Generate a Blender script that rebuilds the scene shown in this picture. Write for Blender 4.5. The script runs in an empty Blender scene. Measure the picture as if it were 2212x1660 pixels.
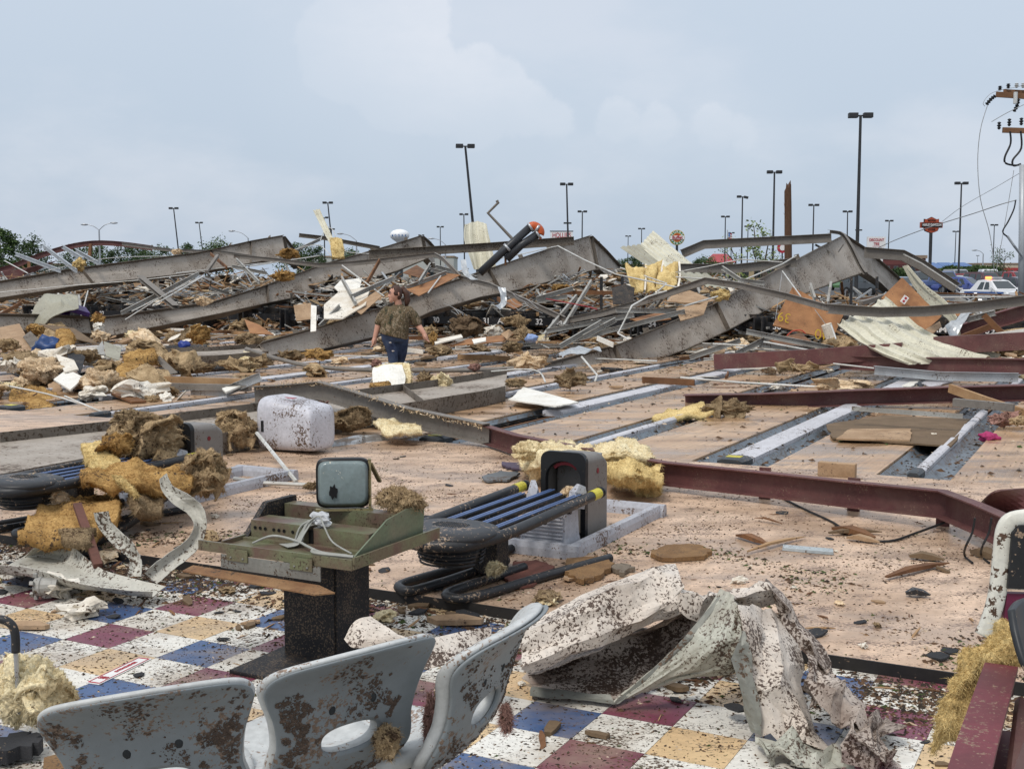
import bpy, bmesh, math, random
from mathutils import Vector, Matrix, noise

# ---------------------------------------------------------------- camera, sky, sun, exposure
FOC, CX, CY, H = 2563.0, 1106.0, 830.0, 1.72          # photo measured at 2212 x 1660
TH = math.atan(230 / FOC); CT, ST = math.cos(TH), math.sin(TH)
scene = bpy.context.scene
COL = scene.collection
cam_d = bpy.data.cameras.new('camera'); cam = bpy.data.objects.new('camera', cam_d); COL.objects.link(cam)
cam.location = (0, 0, H); cam.rotation_euler = (math.pi / 2 - TH, 0, 0)
cam_d.sensor_width = 36; cam_d.lens = 36 * FOC / 2212; cam_d.clip_start = 0.05; cam_d.clip_end = 6000
scene.camera = cam
SUN_EL, SUN_AZ = math.radians(54), math.radians(215)   # azimuth the light comes from, clockwise from +Y
world = bpy.data.worlds.new('World'); scene.world = world; world.use_nodes = True
wn, wl = world.node_tree.nodes, world.node_tree.links
wn.clear()
def N(nt, t, **kw):
    n = nt.new(t)
    for k, v in kw.items():
        if k == 'I':
            for a, b in v.items(): n.inputs[a].default_value = b
        else: setattr(n, k, v)
    return n
SKY = 0.10
out = N(wn, 'ShaderNodeOutputWorld'); bg = N(wn, 'ShaderNodeBackground', I={'Strength': SKY})
sky = N(wn, 'ShaderNodeTexSky', sky_type='NISHITA', sun_disc=False, sun_elevation=SUN_EL, sun_rotation=SUN_AZ, air_density=1.2, dust_density=2.5)
tc = N(wn, 'ShaderNodeTexCoord')
sep = N(wn, 'ShaderNodeSeparateXYZ'); wl.new(tc.outputs['Generated'], sep.inputs[0])
def wmath(op, a, b=None, c=None, clamp=False):
    n = N(wn, 'ShaderNodeMath', operation=op); n.use_clamp = clamp
    for i, v in enumerate((a, b, c)):
        if v is None: continue
        if isinstance(v, (int, float)): n.inputs[i].default_value = v
        else: wl.new(v, n.inputs[i])
    return n.outputs[0]
def wmix(f, a, b):
    n = N(wn, 'ShaderNodeMix', data_type='RGBA')
    for s, v in ((0, f), (6, a), (7, b)):
        if isinstance(v, (int, float)): n.inputs[s].default_value = v
        elif isinstance(v, tuple): n.inputs[s].default_value = (*v, 1)
        else: wl.new(v, n.inputs[s])
    return n.outputs[2]
def wnoise(scale, vec, detail=5, rough=.55):
    n = N(wn, 'ShaderNodeTexNoise', I={'Scale': scale, 'Detail': detail, 'Roughness': rough}); wl.new(vec, n.inputs['Vector']); return n.outputs[0]
def wstep(v, a, b):
    n = N(wn, 'ShaderNodeMapRange', interpolation_type='SMOOTHSTEP'); n.inputs[1].default_value = a; n.inputs[2].default_value = b
    wl.new(v, n.inputs[0]); return n.outputs[0]
mp = N(wn, 'ShaderNodeMapping'); mp.inputs['Scale'].default_value = (1, 1, 2.2); wl.new(tc.outputs['Generated'], mp.inputs[0])
n1 = wnoise(3.2, mp.outputs[0], 6, .52); n2 = wnoise(9, mp.outputs[0], 6, .6); n3 = wnoise(34, tc.outputs['Generated'], 5, .6)
cl = lambda r, g, b: (r / SKY, g / SKY, b / SKY)
el = wstep(sep.outputs[2], -.02, .32)
base = wmix(el, cl(.395, .470, .572), cl(.495, .560, .645))                       # veil of high cloud, a little paler overhead
base = wmix(wstep(sep.outputs[2], .34, 1.0), base, cl(.86, .90, .95))            # overcast: brightest overhead
soft = wstep(wmath('ADD', wmath('MULTIPLY', n1, .75), wmath('MULTIPLY', n2, .25)), .46, .66)
base = wmix(wmath('MULTIPLY', soft, .62), base, cl(.565, .60, .67))
# towering cumulus heads, each given by a direction and an angular radius
heads = [(850, 40, 120), (760, 100, 120), (880, 170, 120), (930, 120, 55), (960, 210, 80), (1030, 145, 48), (1075, 190, 68), (1130, 235, 68), (1030, 235, 80),
         (1190, 258, 48), (1340, 262, 46), (1420, 268, 44), (1540, 268, 46), (1600, 285, 36)]
dmin = None
vadd = N(wn, 'ShaderNodeVectorMath', operation='ADD')
nv = N(wn, 'ShaderNodeTexNoise', I={'Scale': 30.0, 'Detail': 6, 'Roughness': .62}); wl.new(tc.outputs['Generated'], nv.inputs['Vector'])
nvs = N(wn, 'ShaderNodeVectorMath', operation='MULTIPLY_ADD'); wl.new(nv.outputs[1], nvs.inputs[0])
nvs.inputs[1].default_value = (.028, .028, .028); nvs.inputs[2].default_value = (-.014, -.014, -.014)
wl.new(tc.outputs['Generated'], vadd.inputs[0]); wl.new(nvs.outputs[0], vadd.inputs[1])
for x, y, r in heads:
    u, v = (x - CX) / FOC, -(y - CY) / FOC
    d = Vector((u, CT + ST * v, -ST + CT * v)).normalized()
    dn = N(wn, 'ShaderNodeVectorMath', operation='DISTANCE'); wl.new(vadd.outputs[0], dn.inputs[0]); dn.inputs[1].default_value = d
    q = wmath('SUBTRACT', dn.outputs['Value'], r / FOC)
    if dmin is None: dmin = q
    else:
        dmin = wmath('MINIMUM', dmin, q)
edge = wstep(dmin, .003, -.004)
body = wstep(dmin, .07, -.03)
low = wstep(sep.outputs[2], .10, .20)
edge = wmath('MULTIPLY', edge, wmath('ADD', wmath('MULTIPLY', wstep(sep.outputs[0], -.2, -.05), .8), .2))      # wispy on its trailing side
fade = wmath('MULTIPLY', edge, wmath('ADD', wmath('MULTIPLY', low, .85), .15))
base = wmix(wmath('MULTIPLY', body, .30), base, cl(.55, .60, .675))
base = wmix(wmath('MULTIPLY', fade, wmath('ADD', wmath('MULTIPLY', n2, .9), .12, clamp=True)), base, cl(.665, .685, .735))
mixed = wmix(.9, sky.outputs[0], base)
wl.new(mixed, bg.inputs[0]); wl.new(bg.outputs[0], out.inputs[0])
sun_d = bpy.data.lights.new('sun', 'SUN'); sun_d.energy = 1.5; sun_d.angle = math.radians(14); sun_d.color = (1, .955, .89)
sun = bpy.data.objects.new('sun', sun_d); COL.objects.link(sun)
sun.rotation_euler = (math.pi / 2 - SUN_EL, 0, -SUN_AZ + math.pi)
sun.rotation_euler = Vector((-math.sin(SUN_AZ) * math.cos(SUN_EL), -math.cos(SUN_AZ) * math.cos(SUN_EL), -math.sin(SUN_EL))).to_track_quat('-Z', 'Y').to_euler()
vs_ = scene.view_settings
vs_.view_transform = 'Standard'; vs_.look = 'None'; vs_.gamma = 1; vs_.exposure = 0.36; vs_.use_curve_mapping = False
scene.cycles.use_denoising = True
scene.cycles.max_bounces = 6

# ---------------------------------------------------------------- pixel to world
R = random.Random(11)
AZ = math.radians(27.5)
def DIR(x, y):
    u, v = (x - CX) / FOC, -(y - CY) / FOC
    return Vector((u, CT + ST * v, -ST + CT * v))
def P(x, y, d):
    a = DIR(x, y); t = d / a.y
    return Vector((a.x * t, d, H + a.z * t))
def G(x, y, z=0.0):
    a = DIR(x, y); t = (z - H) / a.z
    return Vector((a.x * t, a.y * t, z))
EL = Vector((math.sin(AZ), math.cos(AZ), 0)); EP = Vector((math.cos(AZ), -math.sin(AZ), 0)); UP = Vector((0, 0, 1))
def W(s, t, z=0.0): return EP * s + EL * t + UP * z       # s across the lanes, t along them
def dpin(x, t=29.0):
    u = (x - CX) / FOC
    s = (EL.y * t * u - EL.x * t) / (EP.x - EP.y * u)
    return EP.y * s + EL.y * t
def dlin(x1, d1, x2, d2):
    return lambda x: 1 / (1 / d1 + (1 / d2 - 1 / d1) * (x - x1) / (x2 - x1))

# ---------------------------------------------------------------- objects
BASE = {}
def thing(name, label, cat, base, group=None):
    o = bpy.data.objects.new(name, None); COL.objects.link(o); o.empty_display_size = .1
    o.location = base; BASE[o.name] = Vector(base)
    o['label'] = label; o['category'] = cat
    if group: o['group'] = group
    return o
def mk(name, geo, mat, parent=None, label=None, cat=None, group=None, kind=None, smooth=False, base=None):
    vs, fs = geo
    vs = [Vector(v) for v in vs]
    if parent is not None: b = BASE[parent.name]
    elif base is not None: b = Vector(base)
    elif len(vs) < 20000:
        n = max(1, len(vs)); b = Vector((sum(v.x for v in vs) / n, sum(v.y for v in vs) / n, min(v.z for v in vs)))
    else: b = Vector((0, 0, 0))
    me = bpy.data.meshes.new(name)
    me.from_pydata([v - b for v in vs], [], fs)
    if isinstance(mat, (list, tuple)):
        for m in mat: me.materials.append(m)
    else: me.materials.append(mat)
    if smooth: me.shade_smooth()
    o = bpy.data.objects.new(name, me); COL.objects.link(o)
    if parent is not None: o.parent = parent; BASE[o.name] = BASE[parent.name]
    else: o.location = b; BASE[o.name] = b
    if label: o['label'] = label
    if cat: o['category'] = cat
    if group: o['group'] = group
    if kind: o['kind'] = kind
    return o
def put(name, me, loc, rot, scl, label=None, cat=None, group=None):
    o = bpy.data.objects.new(name, me); COL.objects.link(o); o.location = loc; o.rotation_euler = rot; o.scale = scl
    if label: o['label'] = label
    if cat: o['category'] = cat
    if group: o['group'] = group
    BASE[o.name] = Vector(loc)
    return o
def fixnormals(o):
    bm = bmesh.new(); bm.from_mesh(o.data); bmesh.ops.recalc_face_normals(bm, faces=bm.faces); bm.to_mesh(o.data); bm.free(); return o

# ---------------------------------------------------------------- geometry
def join(*gs):
    vs, fs = [], []
    for v, f in gs:
        o = len(vs); vs += list(v); fs += [tuple(i + o for i in q) for q in f]
    return vs, fs
def xf(g, m): return [m @ Vector(v) for v in g[0]], g[1]
def loc(o, yaw=0.0, pitch=0.0, roll=0.0, s=1.0):
    return Matrix.Translation(o) @ Matrix.Rotation(yaw, 4, 'Z') @ Matrix.Rotation(pitch, 4, 'X') @ Matrix.Rotation(roll, 4, 'Y') @ Matrix.Scale(s, 4)
def frame(o, x, y):                                     # local axes: x, y, z = x cross y
    x = x.normalized(); z = x.cross(y).normalized(); y = z.cross(x)
    m = Matrix((x, y, z)).transposed().to_4x4(); m.translation = o; return m
LANE = lambda o: frame(Vector(o), EP, EL)
def box(x0, x1, y0, y1, z0, z1, bev=0.0):
    if bev <= 0:
        v = [(x, y, z) for z in (z0, z1) for y in (y0, y1) for x in (x0, x1)]
        return v, [(0, 2, 3, 1), (4, 5, 7, 6), (0, 1, 5, 4), (2, 6, 7, 3), (0, 4, 6, 2), (1, 3, 7, 5)]
    bm = bmesh.new(); g = box(x0, x1, y0, y1, z0, z1)
    vv = [bm.verts.new(v) for v in g[0]]
    for f in g[1]: bm.faces.new([vv[i] for i in f])
    bmesh.ops.bevel(bm, geom=list(bm.edges), offset=bev, segments=2, affect='EDGES', profile=.6)
    bm.verts.index_update()
    r = [v.co.copy() for v in bm.verts], [tuple(v.index for v in f.verts) for f in bm.faces]; bm.free(); return r
def cbox(cx, cy, cz, sx, sy, sz, bev=0.0): return box(cx - sx / 2, cx + sx / 2, cy - sy / 2, cy + sy / 2, cz - sz / 2, cz + sz / 2, bev)
def frames(pts, up=None):
    pts = [Vector(p) for p in pts]; n = len(pts); fr = []
    hint = Vector(up) if up is not None else Vector((0, 0, 1)); prevS = None
    for i in range(n):
        a = (pts[i] - pts[i - 1]).normalized() if i > 0 else None
        b = (pts[i + 1] - pts[i]).normalized() if i < n - 1 else None
        T = (a + b) if a is not None and b is not None else (a if a is not None else b)
        T = T.normalized() if T.length > 1e-6 else (b if b is not None else a)
        h = hint
        if abs(T.dot(h)) > .97: h = Vector((0, 1, 0)) if prevS is None else prevS.cross(T) * -1
        S = T.cross(h).normalized()
        if prevS is not None and S.dot(prevS) < 0 and abs(T.dot(hint)) > .8: S = -S
        prevS = S
        U = S.cross(T).normalized()
        k = 1.0
        if a is not None and b is not None: k = min(2.0, 1 / max(.3, math.cos(a.angle(b) / 2)))
        fr.append((pts[i], T, S, U, k))
    return fr
def sweep(pts, prof, up=None, twist=None, scale=None, cap=True):
    fr = frames(pts, up); n = len(prof); vs, fs = [], []
    for i, (p, T, S, U, k) in enumerate(fr):
        tw = twist[i] if twist else 0.0; sc = scale[i] if scale else 1.0
        c, s = math.cos(tw), math.sin(tw)
        for a, b in prof:
            a2, b2 = (a * c - b * s) * sc, (a * s + b * c) * sc
            vs.append(p + S * a2 + U * b2)
    for i in range(len(fr) - 1):
        for j in range(n):
            q = (j + 1) % n
            fs.append((i * n + j, i * n + q, (i + 1) * n + q, (i + 1) * n + j))
    if cap:
        fs.append(tuple(range(n - 1, -1, -1))); fs.append(tuple((len(fr) - 1) * n + j for j in range(n)))
    return vs, fs
def circ(r, n=8): return [(r * math.cos(2 * math.pi * i / n), r * math.sin(2 * math.pi * i / n)) for i in range(n)]
def rect(w, h): return [(-w / 2, -h / 2), (w / 2, -h / 2), (w / 2, h / 2), (-w / 2, h / 2)]
def cprof(w, h, t=.006):                                # channel, open to +a
    return [(-w / 2, -h / 2), (w / 2, -h / 2), (w / 2, -h / 2 + t), (-w / 2 + t, -h / 2 + t), (-w / 2 + t, h / 2 - t), (w / 2, h / 2 - t), (w / 2, h / 2), (-w / 2, h / 2)]
def zprof(w, h, t=.006):
    return [(-w, -h / 2), (t / 2, -h / 2), (t / 2, h / 2 - t), (w, h / 2 - t), (w, h / 2), (-t / 2, h / 2), (-t / 2, -h / 2 + t), (-w, -h / 2 + t)]
def iprof(w, h, t=.012):
    return [(-w / 2, -h / 2), (w / 2, -h / 2), (w / 2, -h / 2 + t), (t / 2, -h / 2 + t), (t / 2, h / 2 - t), (w / 2, h / 2 - t), (w / 2, h / 2), (-w / 2, h / 2), (-w / 2, h / 2 - t), (-t / 2, h / 2 - t), (-t / 2, -h / 2 + t), (-w / 2, -h / 2 + t)]
def lprof(w, h, t=.006): return [(0, 0), (w, 0), (w, t), (t, t), (t, h), (0, h)]
def spline(pts, k=4):
    pts = [Vector(p) for p in pts]
    if len(pts) < 3 or k < 2: return pts
    o = []
    for i in range(len(pts) - 1):
        a, b, c, d = pts[max(0, i - 1)], pts[i], pts[i + 1], pts[min(len(pts) - 1, i + 2)]
        for j in range(k):
            t = j / k
            o.append(.5 * ((2 * b) + (c - a) * t + (2 * a - 5 * b + 4 * c - d) * t * t + (3 * b - a - 3 * c + d) * t ** 3))
    return o + [pts[-1]]
def tube(pts, r, n=8, k=1, up=None, scale=None): return sweep(spline(pts, k), circ(r, n), up=up, scale=scale)
def nz(p, s, oct=3): return noise.fractal(Vector(p) * s, 1.0, 2.0, oct)
def patch(rows, res=(8, 8), thick=.01, amp=0.0, sc=3.0, ribs=None, smooth=True, seed=0.0, fine=0.0, ragged=0.0):
    """rows: grid of control points; returns a thick sheet. ribs=(count, height, axis, sharp)"""
    rows = [[Vector(p) for p in r] for r in rows]
    rows = [spline(r, res[0]) if smooth else lin(r, res[0]) for r in rows]
    cols = [[r[i] for r in rows] for i in range(len(rows[0]))]
    cols = [spline(c, res[1]) if smooth and len(c) > 2 else lin(c, res[1]) for c in cols]
    n, m = len(cols), len(cols[0])
    nor = [[None] * m for _ in range(n)]
    for i in range(n):
        for j in range(m):
            a = cols[min(n - 1, i + 1)][j] - cols[max(0, i - 1)][j]; b = cols[i][min(m - 1, j + 1)] - cols[i][max(0, j - 1)]
            c = a.cross(b); nor[i][j] = c.normalized() if c.length > 1e-9 else Vector((0, 0, 1))
    sd = Vector((seed, seed * 1.7, seed * .3))
    top, bot = [], []
    for i in range(n):
        for j in range(m):
            p = cols[i][j]; h = amp * nz(p + sd, sc) + (fine * nz(p + sd, sc * 6) if fine else 0)
            if ribs:
                u = (i / (n - 1) if ribs[2] == 0 else j / (m - 1)) * ribs[0]
                h += ribs[1] * (1 if (u % 1) < ribs[3] else 0)
            q = p + nor[i][j] * h
            if ragged and (i in (0, n - 1) or j in (0, m - 1)):
                q = q + (cols[min(n - 1, i + 1)][j] - cols[max(0, i - 1)][j]) * ragged * nz(p + sd, 30, 2) + (cols[i][min(m - 1, j + 1)] - cols[i][max(0, j - 1)]) * ragged * nz(p - sd, 30, 2)
            top.append(q); bot.append(q + nor[i][j] * thick)
    vs = top + bot; N_ = n * m; fs = []
    for i in range(n - 1):
        for j in range(m - 1):
            a, b, c, d = i * m + j, (i + 1) * m + j, (i + 1) * m + j + 1, i * m + j + 1
            fs.append((a, b, c, d)); fs.append((a + N_, d + N_, c + N_, b + N_))
    for i in range(n - 1):
        for j in (0, m - 1):
            a, b = i * m + j, (i + 1) * m + j
            fs.append((a, a + N_, b + N_, b) if j == 0 else (a, b, b + N_, a + N_))
    for j in range(m - 1):
        for i in (0, n - 1):
            a, b = i * m + j, i * m + j + 1
            fs.append((a, b, b + N_, a + N_) if i == 0 else (a, a + N_, b + N_, b))
    return vs, fs
def lin(r, k):
    o = []
    for i in range(len(r) - 1):
        for j in range(k): o.append(r[i].lerp(r[i + 1], j / k))
    return o + [r[-1]]
def PX(rows): return [[P(*p) for p in r] for r in rows]
def slab(poly, thick, n=None):                           # planar polygon (3-D points) given a thickness
    poly = [Vector(p) for p in poly]
    if n is None:
        n = Vector((0, 0, 0))
        for i in range(len(poly)): n += poly[i].cross(poly[(i + 1) % len(poly)])
    n = Vector(n).normalized() * thick; k = len(poly)
    return poly + [p - n for p in poly], [tuple(range(k)), tuple(range(2 * k - 1, k - 1, -1))] + [(i, i + k, (i + 1) % k + k, (i + 1) % k) for i in range(k)]
_ico = {}
def ico(sub):
    if sub not in _ico:
        bm = bmesh.new(); bmesh.ops.create_icosphere(bm, subdivisions=sub, radius=1.0); bm.verts.index_update()
        _ico[sub] = ([v.co.copy() for v in bm.verts], [tuple(v.index for v in f.verts) for f in bm.faces]); bm.free()
    return _ico[sub]
def blob(c, s, sub=3, amp=.35, sc=1.6, seed=None, rot=None):
    v, f = ico(sub); seed = R.uniform(0, 90) if seed is None else seed
    m = rot.to_matrix() if hasattr(rot, 'to_matrix') else (Matrix.Rotation(rot or 0, 3, 'Z'))
    o = []
    for p in v:
        k = 1 + amp * nz(p + Vector((seed, seed, seed)), sc, 3) + amp * .5 * nz(p - Vector((seed, 0, seed)), sc * 3.3, 2) + (amp * .28 * nz(p, sc * 9, 2) if sub > 3 else 0)
        o.append(Vector(c) + m @ Vector((p.x * s[0] * k, p.y * s[1] * k, p.z * s[2] * k)))
    return o, f
def fuzz(g, n, ln, w=.0035, seed=0, droop=.3, lay=.55):
    """fibres standing off a surface, three thin faces each"""
    rr = random.Random(seed + 5); vs, fs = [], []
    V, F = g
    ar = []
    t = 0
    for q in F:
        a = (Vector(V[q[1]]) - Vector(V[q[0]])).cross(Vector(V[q[2]]) - Vector(V[q[0]])).length; t += a; ar.append(t)
    import bisect
    for _ in range(n):
        q = F[min(len(F) - 1, bisect.bisect(ar, rr.random() * t))]
        A, B, C = Vector(V[q[0]]), Vector(V[q[1]]), Vector(V[q[2]])
        if len(q) > 3 and rr.random() < .5: B = Vector(V[q[3]])
        a, b = rr.random(), rr.random()
        if a + b > 1: a, b = 1 - a, 1 - b
        p = A + (B - A) * a + (C - A) * b
        nn = (B - A).cross(C - A); nn = nn.normalized() if nn.length > 1e-10 else Vector((0, 0, 1))
        d = (nn * (1 - lay) + Vector((rr.gauss(0, 1), rr.gauss(0, 1), rr.gauss(0, 1))).normalized() * lay * 1.3)
        L = ln * rr.uniform(.4, 1.3); d.normalize()
        sd = d.cross(Vector((rr.gauss(0, 1), rr.gauss(0, 1), rr.gauss(0, 1)))).normalized() * w * rr.uniform(.5, 1.2)
        m1 = p + d * L * .55 + Vector((0, 0, -droop * L * .12)); e = p + d * L * .85 + Vector((rr.gauss(0, .25) * L, rr.gauss(0, .25) * L, -droop * L * .5))
        o = len(vs); vs += [p - d * L * .2 - sd, p - d * L * .2 + sd, m1 + sd * .8, m1 - sd * .8, e]
        fs += [(o, o + 1, o + 2, o + 3), (o + 3, o + 2, o + 4)]
    return vs, fs

def bits(g, n, size, seed=0, cluster=6.0, thr=.05, toward=(0, -1, .2)):
    """mud and leaf scraps stuck on a surface in drifts"""
    rr = random.Random(seed); V, F = g; vs, fs = [], []; k = 0
    for _ in range(n * 12):
        if k >= n: break
        q = rr.choice(F); A, B, C = Vector(V[q[0]]), Vector(V[q[1]]), Vector(V[q[2]]); a, b = rr.random(), rr.random()
        p = A + (B - A) * a + (Vector(V[q[-1]]) - A) * b
        if noise.noise(p * cluster + Vector((seed, 0, 0))) + .6 * noise.noise(p * cluster * 4) < thr: continue
        nn = (B - A).cross(C - A)
        if nn.length < 1e-10: continue
        nn.normalize(); nn = -nn if nn.dot(Vector(toward)) < 0 else nn; p = p + nn * .0009; u = nn.cross(Vector((rr.gauss(0, 1), rr.gauss(0, 1), rr.gauss(0, 1)))).normalized(); v = nn.cross(u); L = size * (.3 + 1.4 * rr.random() ** 2.5); wd = L * rr.uniform(.25, .8)
        for sg in (1,):
            o = len(vs); vs += [p - u * L, p - v * wd, p + u * L * rr.uniform(.5, 1.2), p + v * wd, p + nn * L * .45 * sg]
            fs += [(o, o + 1, o + 4), (o + 1, o + 2, o + 4), (o + 2, o + 3, o + 4), (o + 3, o, o + 4)]
        k += 1
    return vs, fs

# ---------------------------------------------------------------- materials
MATS = {}
DIRT = (.052, .034, .022)
def mat(name, col, col2=None, rough=.75, spec=.3, metal=0.0, vs=2.0, speck=0.0, ss=55.0, dirt=DIRT, bump=0.0, bs=40.0, stretch=None, srot=0.0, fine=.12, wet=0.0, patchy=.5, coat=0.0, sheen=0.0, stain=None, grain=None):
    if name in MATS: return MATS[name]
    m = bpy.data.materials.new(name); m.use_nodes = True; MATS[name] = m
    nt, lk = m.node_tree.nodes, m.node_tree.links
    b = nt['Principled BSDF']
    b.inputs['Roughness'].default_value = rough; b.inputs['Metallic'].default_value = metal; b.inputs['Specular IOR Level'].default_value = spec
    if coat: b.inputs['Coat Weight'].default_value = coat
    if sheen: b.inputs['Sheen Weight'].default_value = sheen
    geo = N(nt, 'ShaderNodeNewGeometry'); pos = geo.outputs['Position']
    mpn = pos
    if stretch:
        mm = N(nt, 'ShaderNodeMapping'); mm.inputs['Scale'].default_value = stretch; mm.inputs['Rotation'].default_value = (0, 0, srot); lk.new(pos, mm.inputs[0]); mpn = mm.outputs[0]
    def nse(s, d=4, r=.6, v=None):
        n = N(nt, 'ShaderNodeTexNoise', I={'Scale': s, 'Detail': d, 'Roughness': r}); lk.new(mpn if v is None else v, n.inputs['Vector']); return n.outputs[0]
    def mr(v, a, c, o0=0.0, o1=1.0):
        n = N(nt, 'ShaderNodeMapRange'); 
        for i, q in enumerate((a, c, o0, o1)): n.inputs[1 + i].default_value = q
        lk.new(v, n.inputs[0]); return n.outputs[0]
    def mth(op, a, c):
        n = N(nt, 'ShaderNodeMath', operation=op)
        for i, q in enumerate((a, c)):
            if isinstance(q, (int, float)): n.inputs[i].default_value = q
            else: lk.new(q, n.inputs[i])
        return n.outputs[0]
    def mix(f, a, c, mode='MIX'):
        n = N(nt, 'ShaderNodeMix', data_type='RGBA', blend_type=mode)
        for s, q in ((0, f), (6, a), (7, c)):
            if isinstance(q, (int, float)): n.inputs[s].default_value = q
            elif isinstance(q, tuple): n.inputs[s].default_value = (*q, 1)
            else: lk.new(q, n.inputs[s])
        return n.outputs[2]
    col2 = col2 or tuple(c * .72 for c in col)
    v1 = nse(vs, 5); c = mix(mr(v1, .36, .64), col, col2)
    if fine:
        f = mr(nse(vs * 14 + 6, 3), .3, .7, 1 - fine, 1 + fine)
        cc = N(nt, 'ShaderNodeCombineColor'); [lk.new(f, cc.inputs[i]) for i in range(3)]
        c = mix(1.0, c, cc.outputs[0], 'MULTIPLY')
    if grain:                                             # boards running along the lanes
        g1 = N(nt, 'ShaderNodeMapping'); g1.inputs['Rotation'].default_value = (0, 0, AZ); lk.new(pos, g1.inputs[0])
        g2 = N(nt, 'ShaderNodeMapping'); g2.inputs['Scale'].default_value = (grain[0], grain[1], 1); lk.new(g1.outputs[0], g2.inputs[0])
        gv = mr(nse(1.0, 2, .5, g2.outputs[0]), .3, .7, 1 - grain[2], 1 + grain[2])
        gc = N(nt, 'ShaderNodeCombineColor'); [lk.new(gv, gc.inputs[i]) for i in range(3)]
        c = mix(1.0, c, gc.outputs[0], 'MULTIPLY')
    if stain:
        c = mix(mth('MULTIPLY', mr(nse(stain[1], 6, .62), .46, .68), stain[2]), c, stain[0])
    rough_src = None
    if wet:
        wv = mr(nse(1.1, 3), .47, .6); rough_src = mr(wv, 0, 1, rough, max(.08, rough - wet)); 
        c = mix(mth('MULTIPLY', wv, .45), c, tuple(x * .45 for x in col2))
        lk.new(rough_src, b.inputs['Roughness'])
    if speck > 0:
        s1 = nse(ss, 3, .65); s2 = nse(ss / 13, 3, .5); s3 = nse(ss * 2.3, 2, .6)
        tot = mth('ADD', mth('ADD', mth('MULTIPLY', s1, .62), mth('MULTIPLY', s2, .38 * patchy * 2)), mth('MULTIPLY', s3, .2))
        ctr = .5 * (.62 + .76 * patchy + .2)
        th = ctr + .155 - .20 * speck
        k = mr(tot, th, th + .022)
        dcol = mix(mr(s3, .35, .65), dirt, tuple(x * 2.2 for x in dirt))
        c = mix(k, c, dcol)
        hb = mth('MULTIPLY', k, 1.0)
    lk.new(c, b.inputs['Base Color'])
    if bump:
        bn = N(nt, 'ShaderNodeBump', I={'Strength': bump, 'Distance': .02}); lk.new(nse(bs, 4), bn.inputs['Height']); lk.new(bn.outputs[0], b.inputs['Normal'])
    return m
def glass(name, col=(.02, .025, .03), rough=.06):
    m = mat(name, col, col, rough=rough, spec=.6, fine=0); return m
def emis(name, col, s):
    m = mat(name, col, col, fine=0); b = m.node_tree.nodes['Principled BSDF']; b.inputs['Emission Color'].default_value = (*col, 1); b.inputs['Emission Strength'].default_value = s; return m
GIRD = mat('girder_paint', (.385, .338, .288), (.325, .283, .238), rough=.62, vs=1.1, speck=.42, ss=17, bump=.05, stain=((.17, .128, .09), 1.3, .6))
GIRDF = mat('girder_paint_grimy', (.175, .15, .124), (.12, .10, .08), rough=.75, vs=1.6, speck=.5, ss=24, dirt=(.035, .024, .016), bump=.1)
PURL = mat('purlin_paint', (.21, .19, .168), (.16, .142, .122), rough=.6, vs=1.5, speck=.3, ss=30)
MAROON = mat('maroon_primer', (.14, .054, .052), (.10, .042, .040), rough=.55, vs=1.8, stain=((.17, .105, .085), 3.0, .55), speck=.3, ss=60, dirt=(.12, .075, .055))
STUD = mat('galvanised_stud', (.36, .355, .33), (.24, .225, .20), rough=.5, spec=.4, vs=2.2, speck=.32, ss=30)
GALV = mat('bright_galvanised', (.50, .52, .53), (.38, .39, .40), rough=.38, metal=.55, vs=3, speck=.25, ss=40)
CONDUIT = mat('pale_conduit', (.62, .62, .60), (.45, .44, .40), rough=.45, speck=.25, ss=40)
WIRE = mat('grey_wire', (.36, .36, .36), (.22, .22, .21), rough=.5)
BLACKP = mat('black_plastic', (.018, .019, .021), (.03, .03, .032), rough=.42, speck=.32, ss=45, dirt=(.16, .115, .08))
BLACKM = mat('black_muddy_panel', (.012, .012, .014), (.02, .019, .019), rough=.6, speck=.62, ss=105, dirt=(.062, .045, .031), patchy=.3)
TIMBER = mat('fresh_timber', (.42, .27, .145), (.30, .175, .085), rough=.8, vs=3, speck=.2, ss=30, stretch=(1, 1, 1), bump=.1)
TIMBERD = mat('wet_brown_timber', (.20, .095, .042), (.115, .052, .024), rough=.75, vs=4, speck=.2, ss=30, bump=.15)
PLY = mat('plywood', (.34, .165, .07), (.22, .10, .043), rough=.75, vs=2.3, speck=.18, ss=22, bump=.05)
OSB = mat('particle_board', (.40, .27, .165), (.29, .185, .105), rough=.85, vs=4, speck=.3, ss=30, bump=.15)
HARDB = mat('hardboard', (.17, .115, .068), (.125, .083, .047), rough=.85, vs=4, speck=.3, ss=36)
DRYW = mat('plaster_paper', (.74, .70, .62), (.60, .53, .43), rough=.85, vs=2.5, speck=.28, ss=26, bump=.1)
WHITE = mat('white_vinyl', (.80, .78, .72), (.70, .66, .58), rough=.6, vs=2, speck=.16, ss=26)
CREAM = mat('cream_steel_panel', (.62, .59, .47), (.52, .49, .38), rough=.45, vs=.9, speck=.3, ss=30)
OLIVEP = mat('panel_grey_back', (.34, .325, .25), (.27, .25, .19), rough=.5, vs=1.2, speck=.28, ss=30)
INS_Y = mat('insulation_yellow', (0.72, 0.56, 0.27), (0.52, 0.375, 0.16), rough=1, spec=.02, fine=.3, vs=5, speck=.22, ss=36, bump=.28, bs=110)
INS_P = mat('insulation_pale', (0.78, 0.68, 0.45), (0.6, 0.475, 0.27), rough=1, spec=.02, fine=.3, vs=5, speck=.16, ss=36, bump=.28, bs=110)
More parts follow.
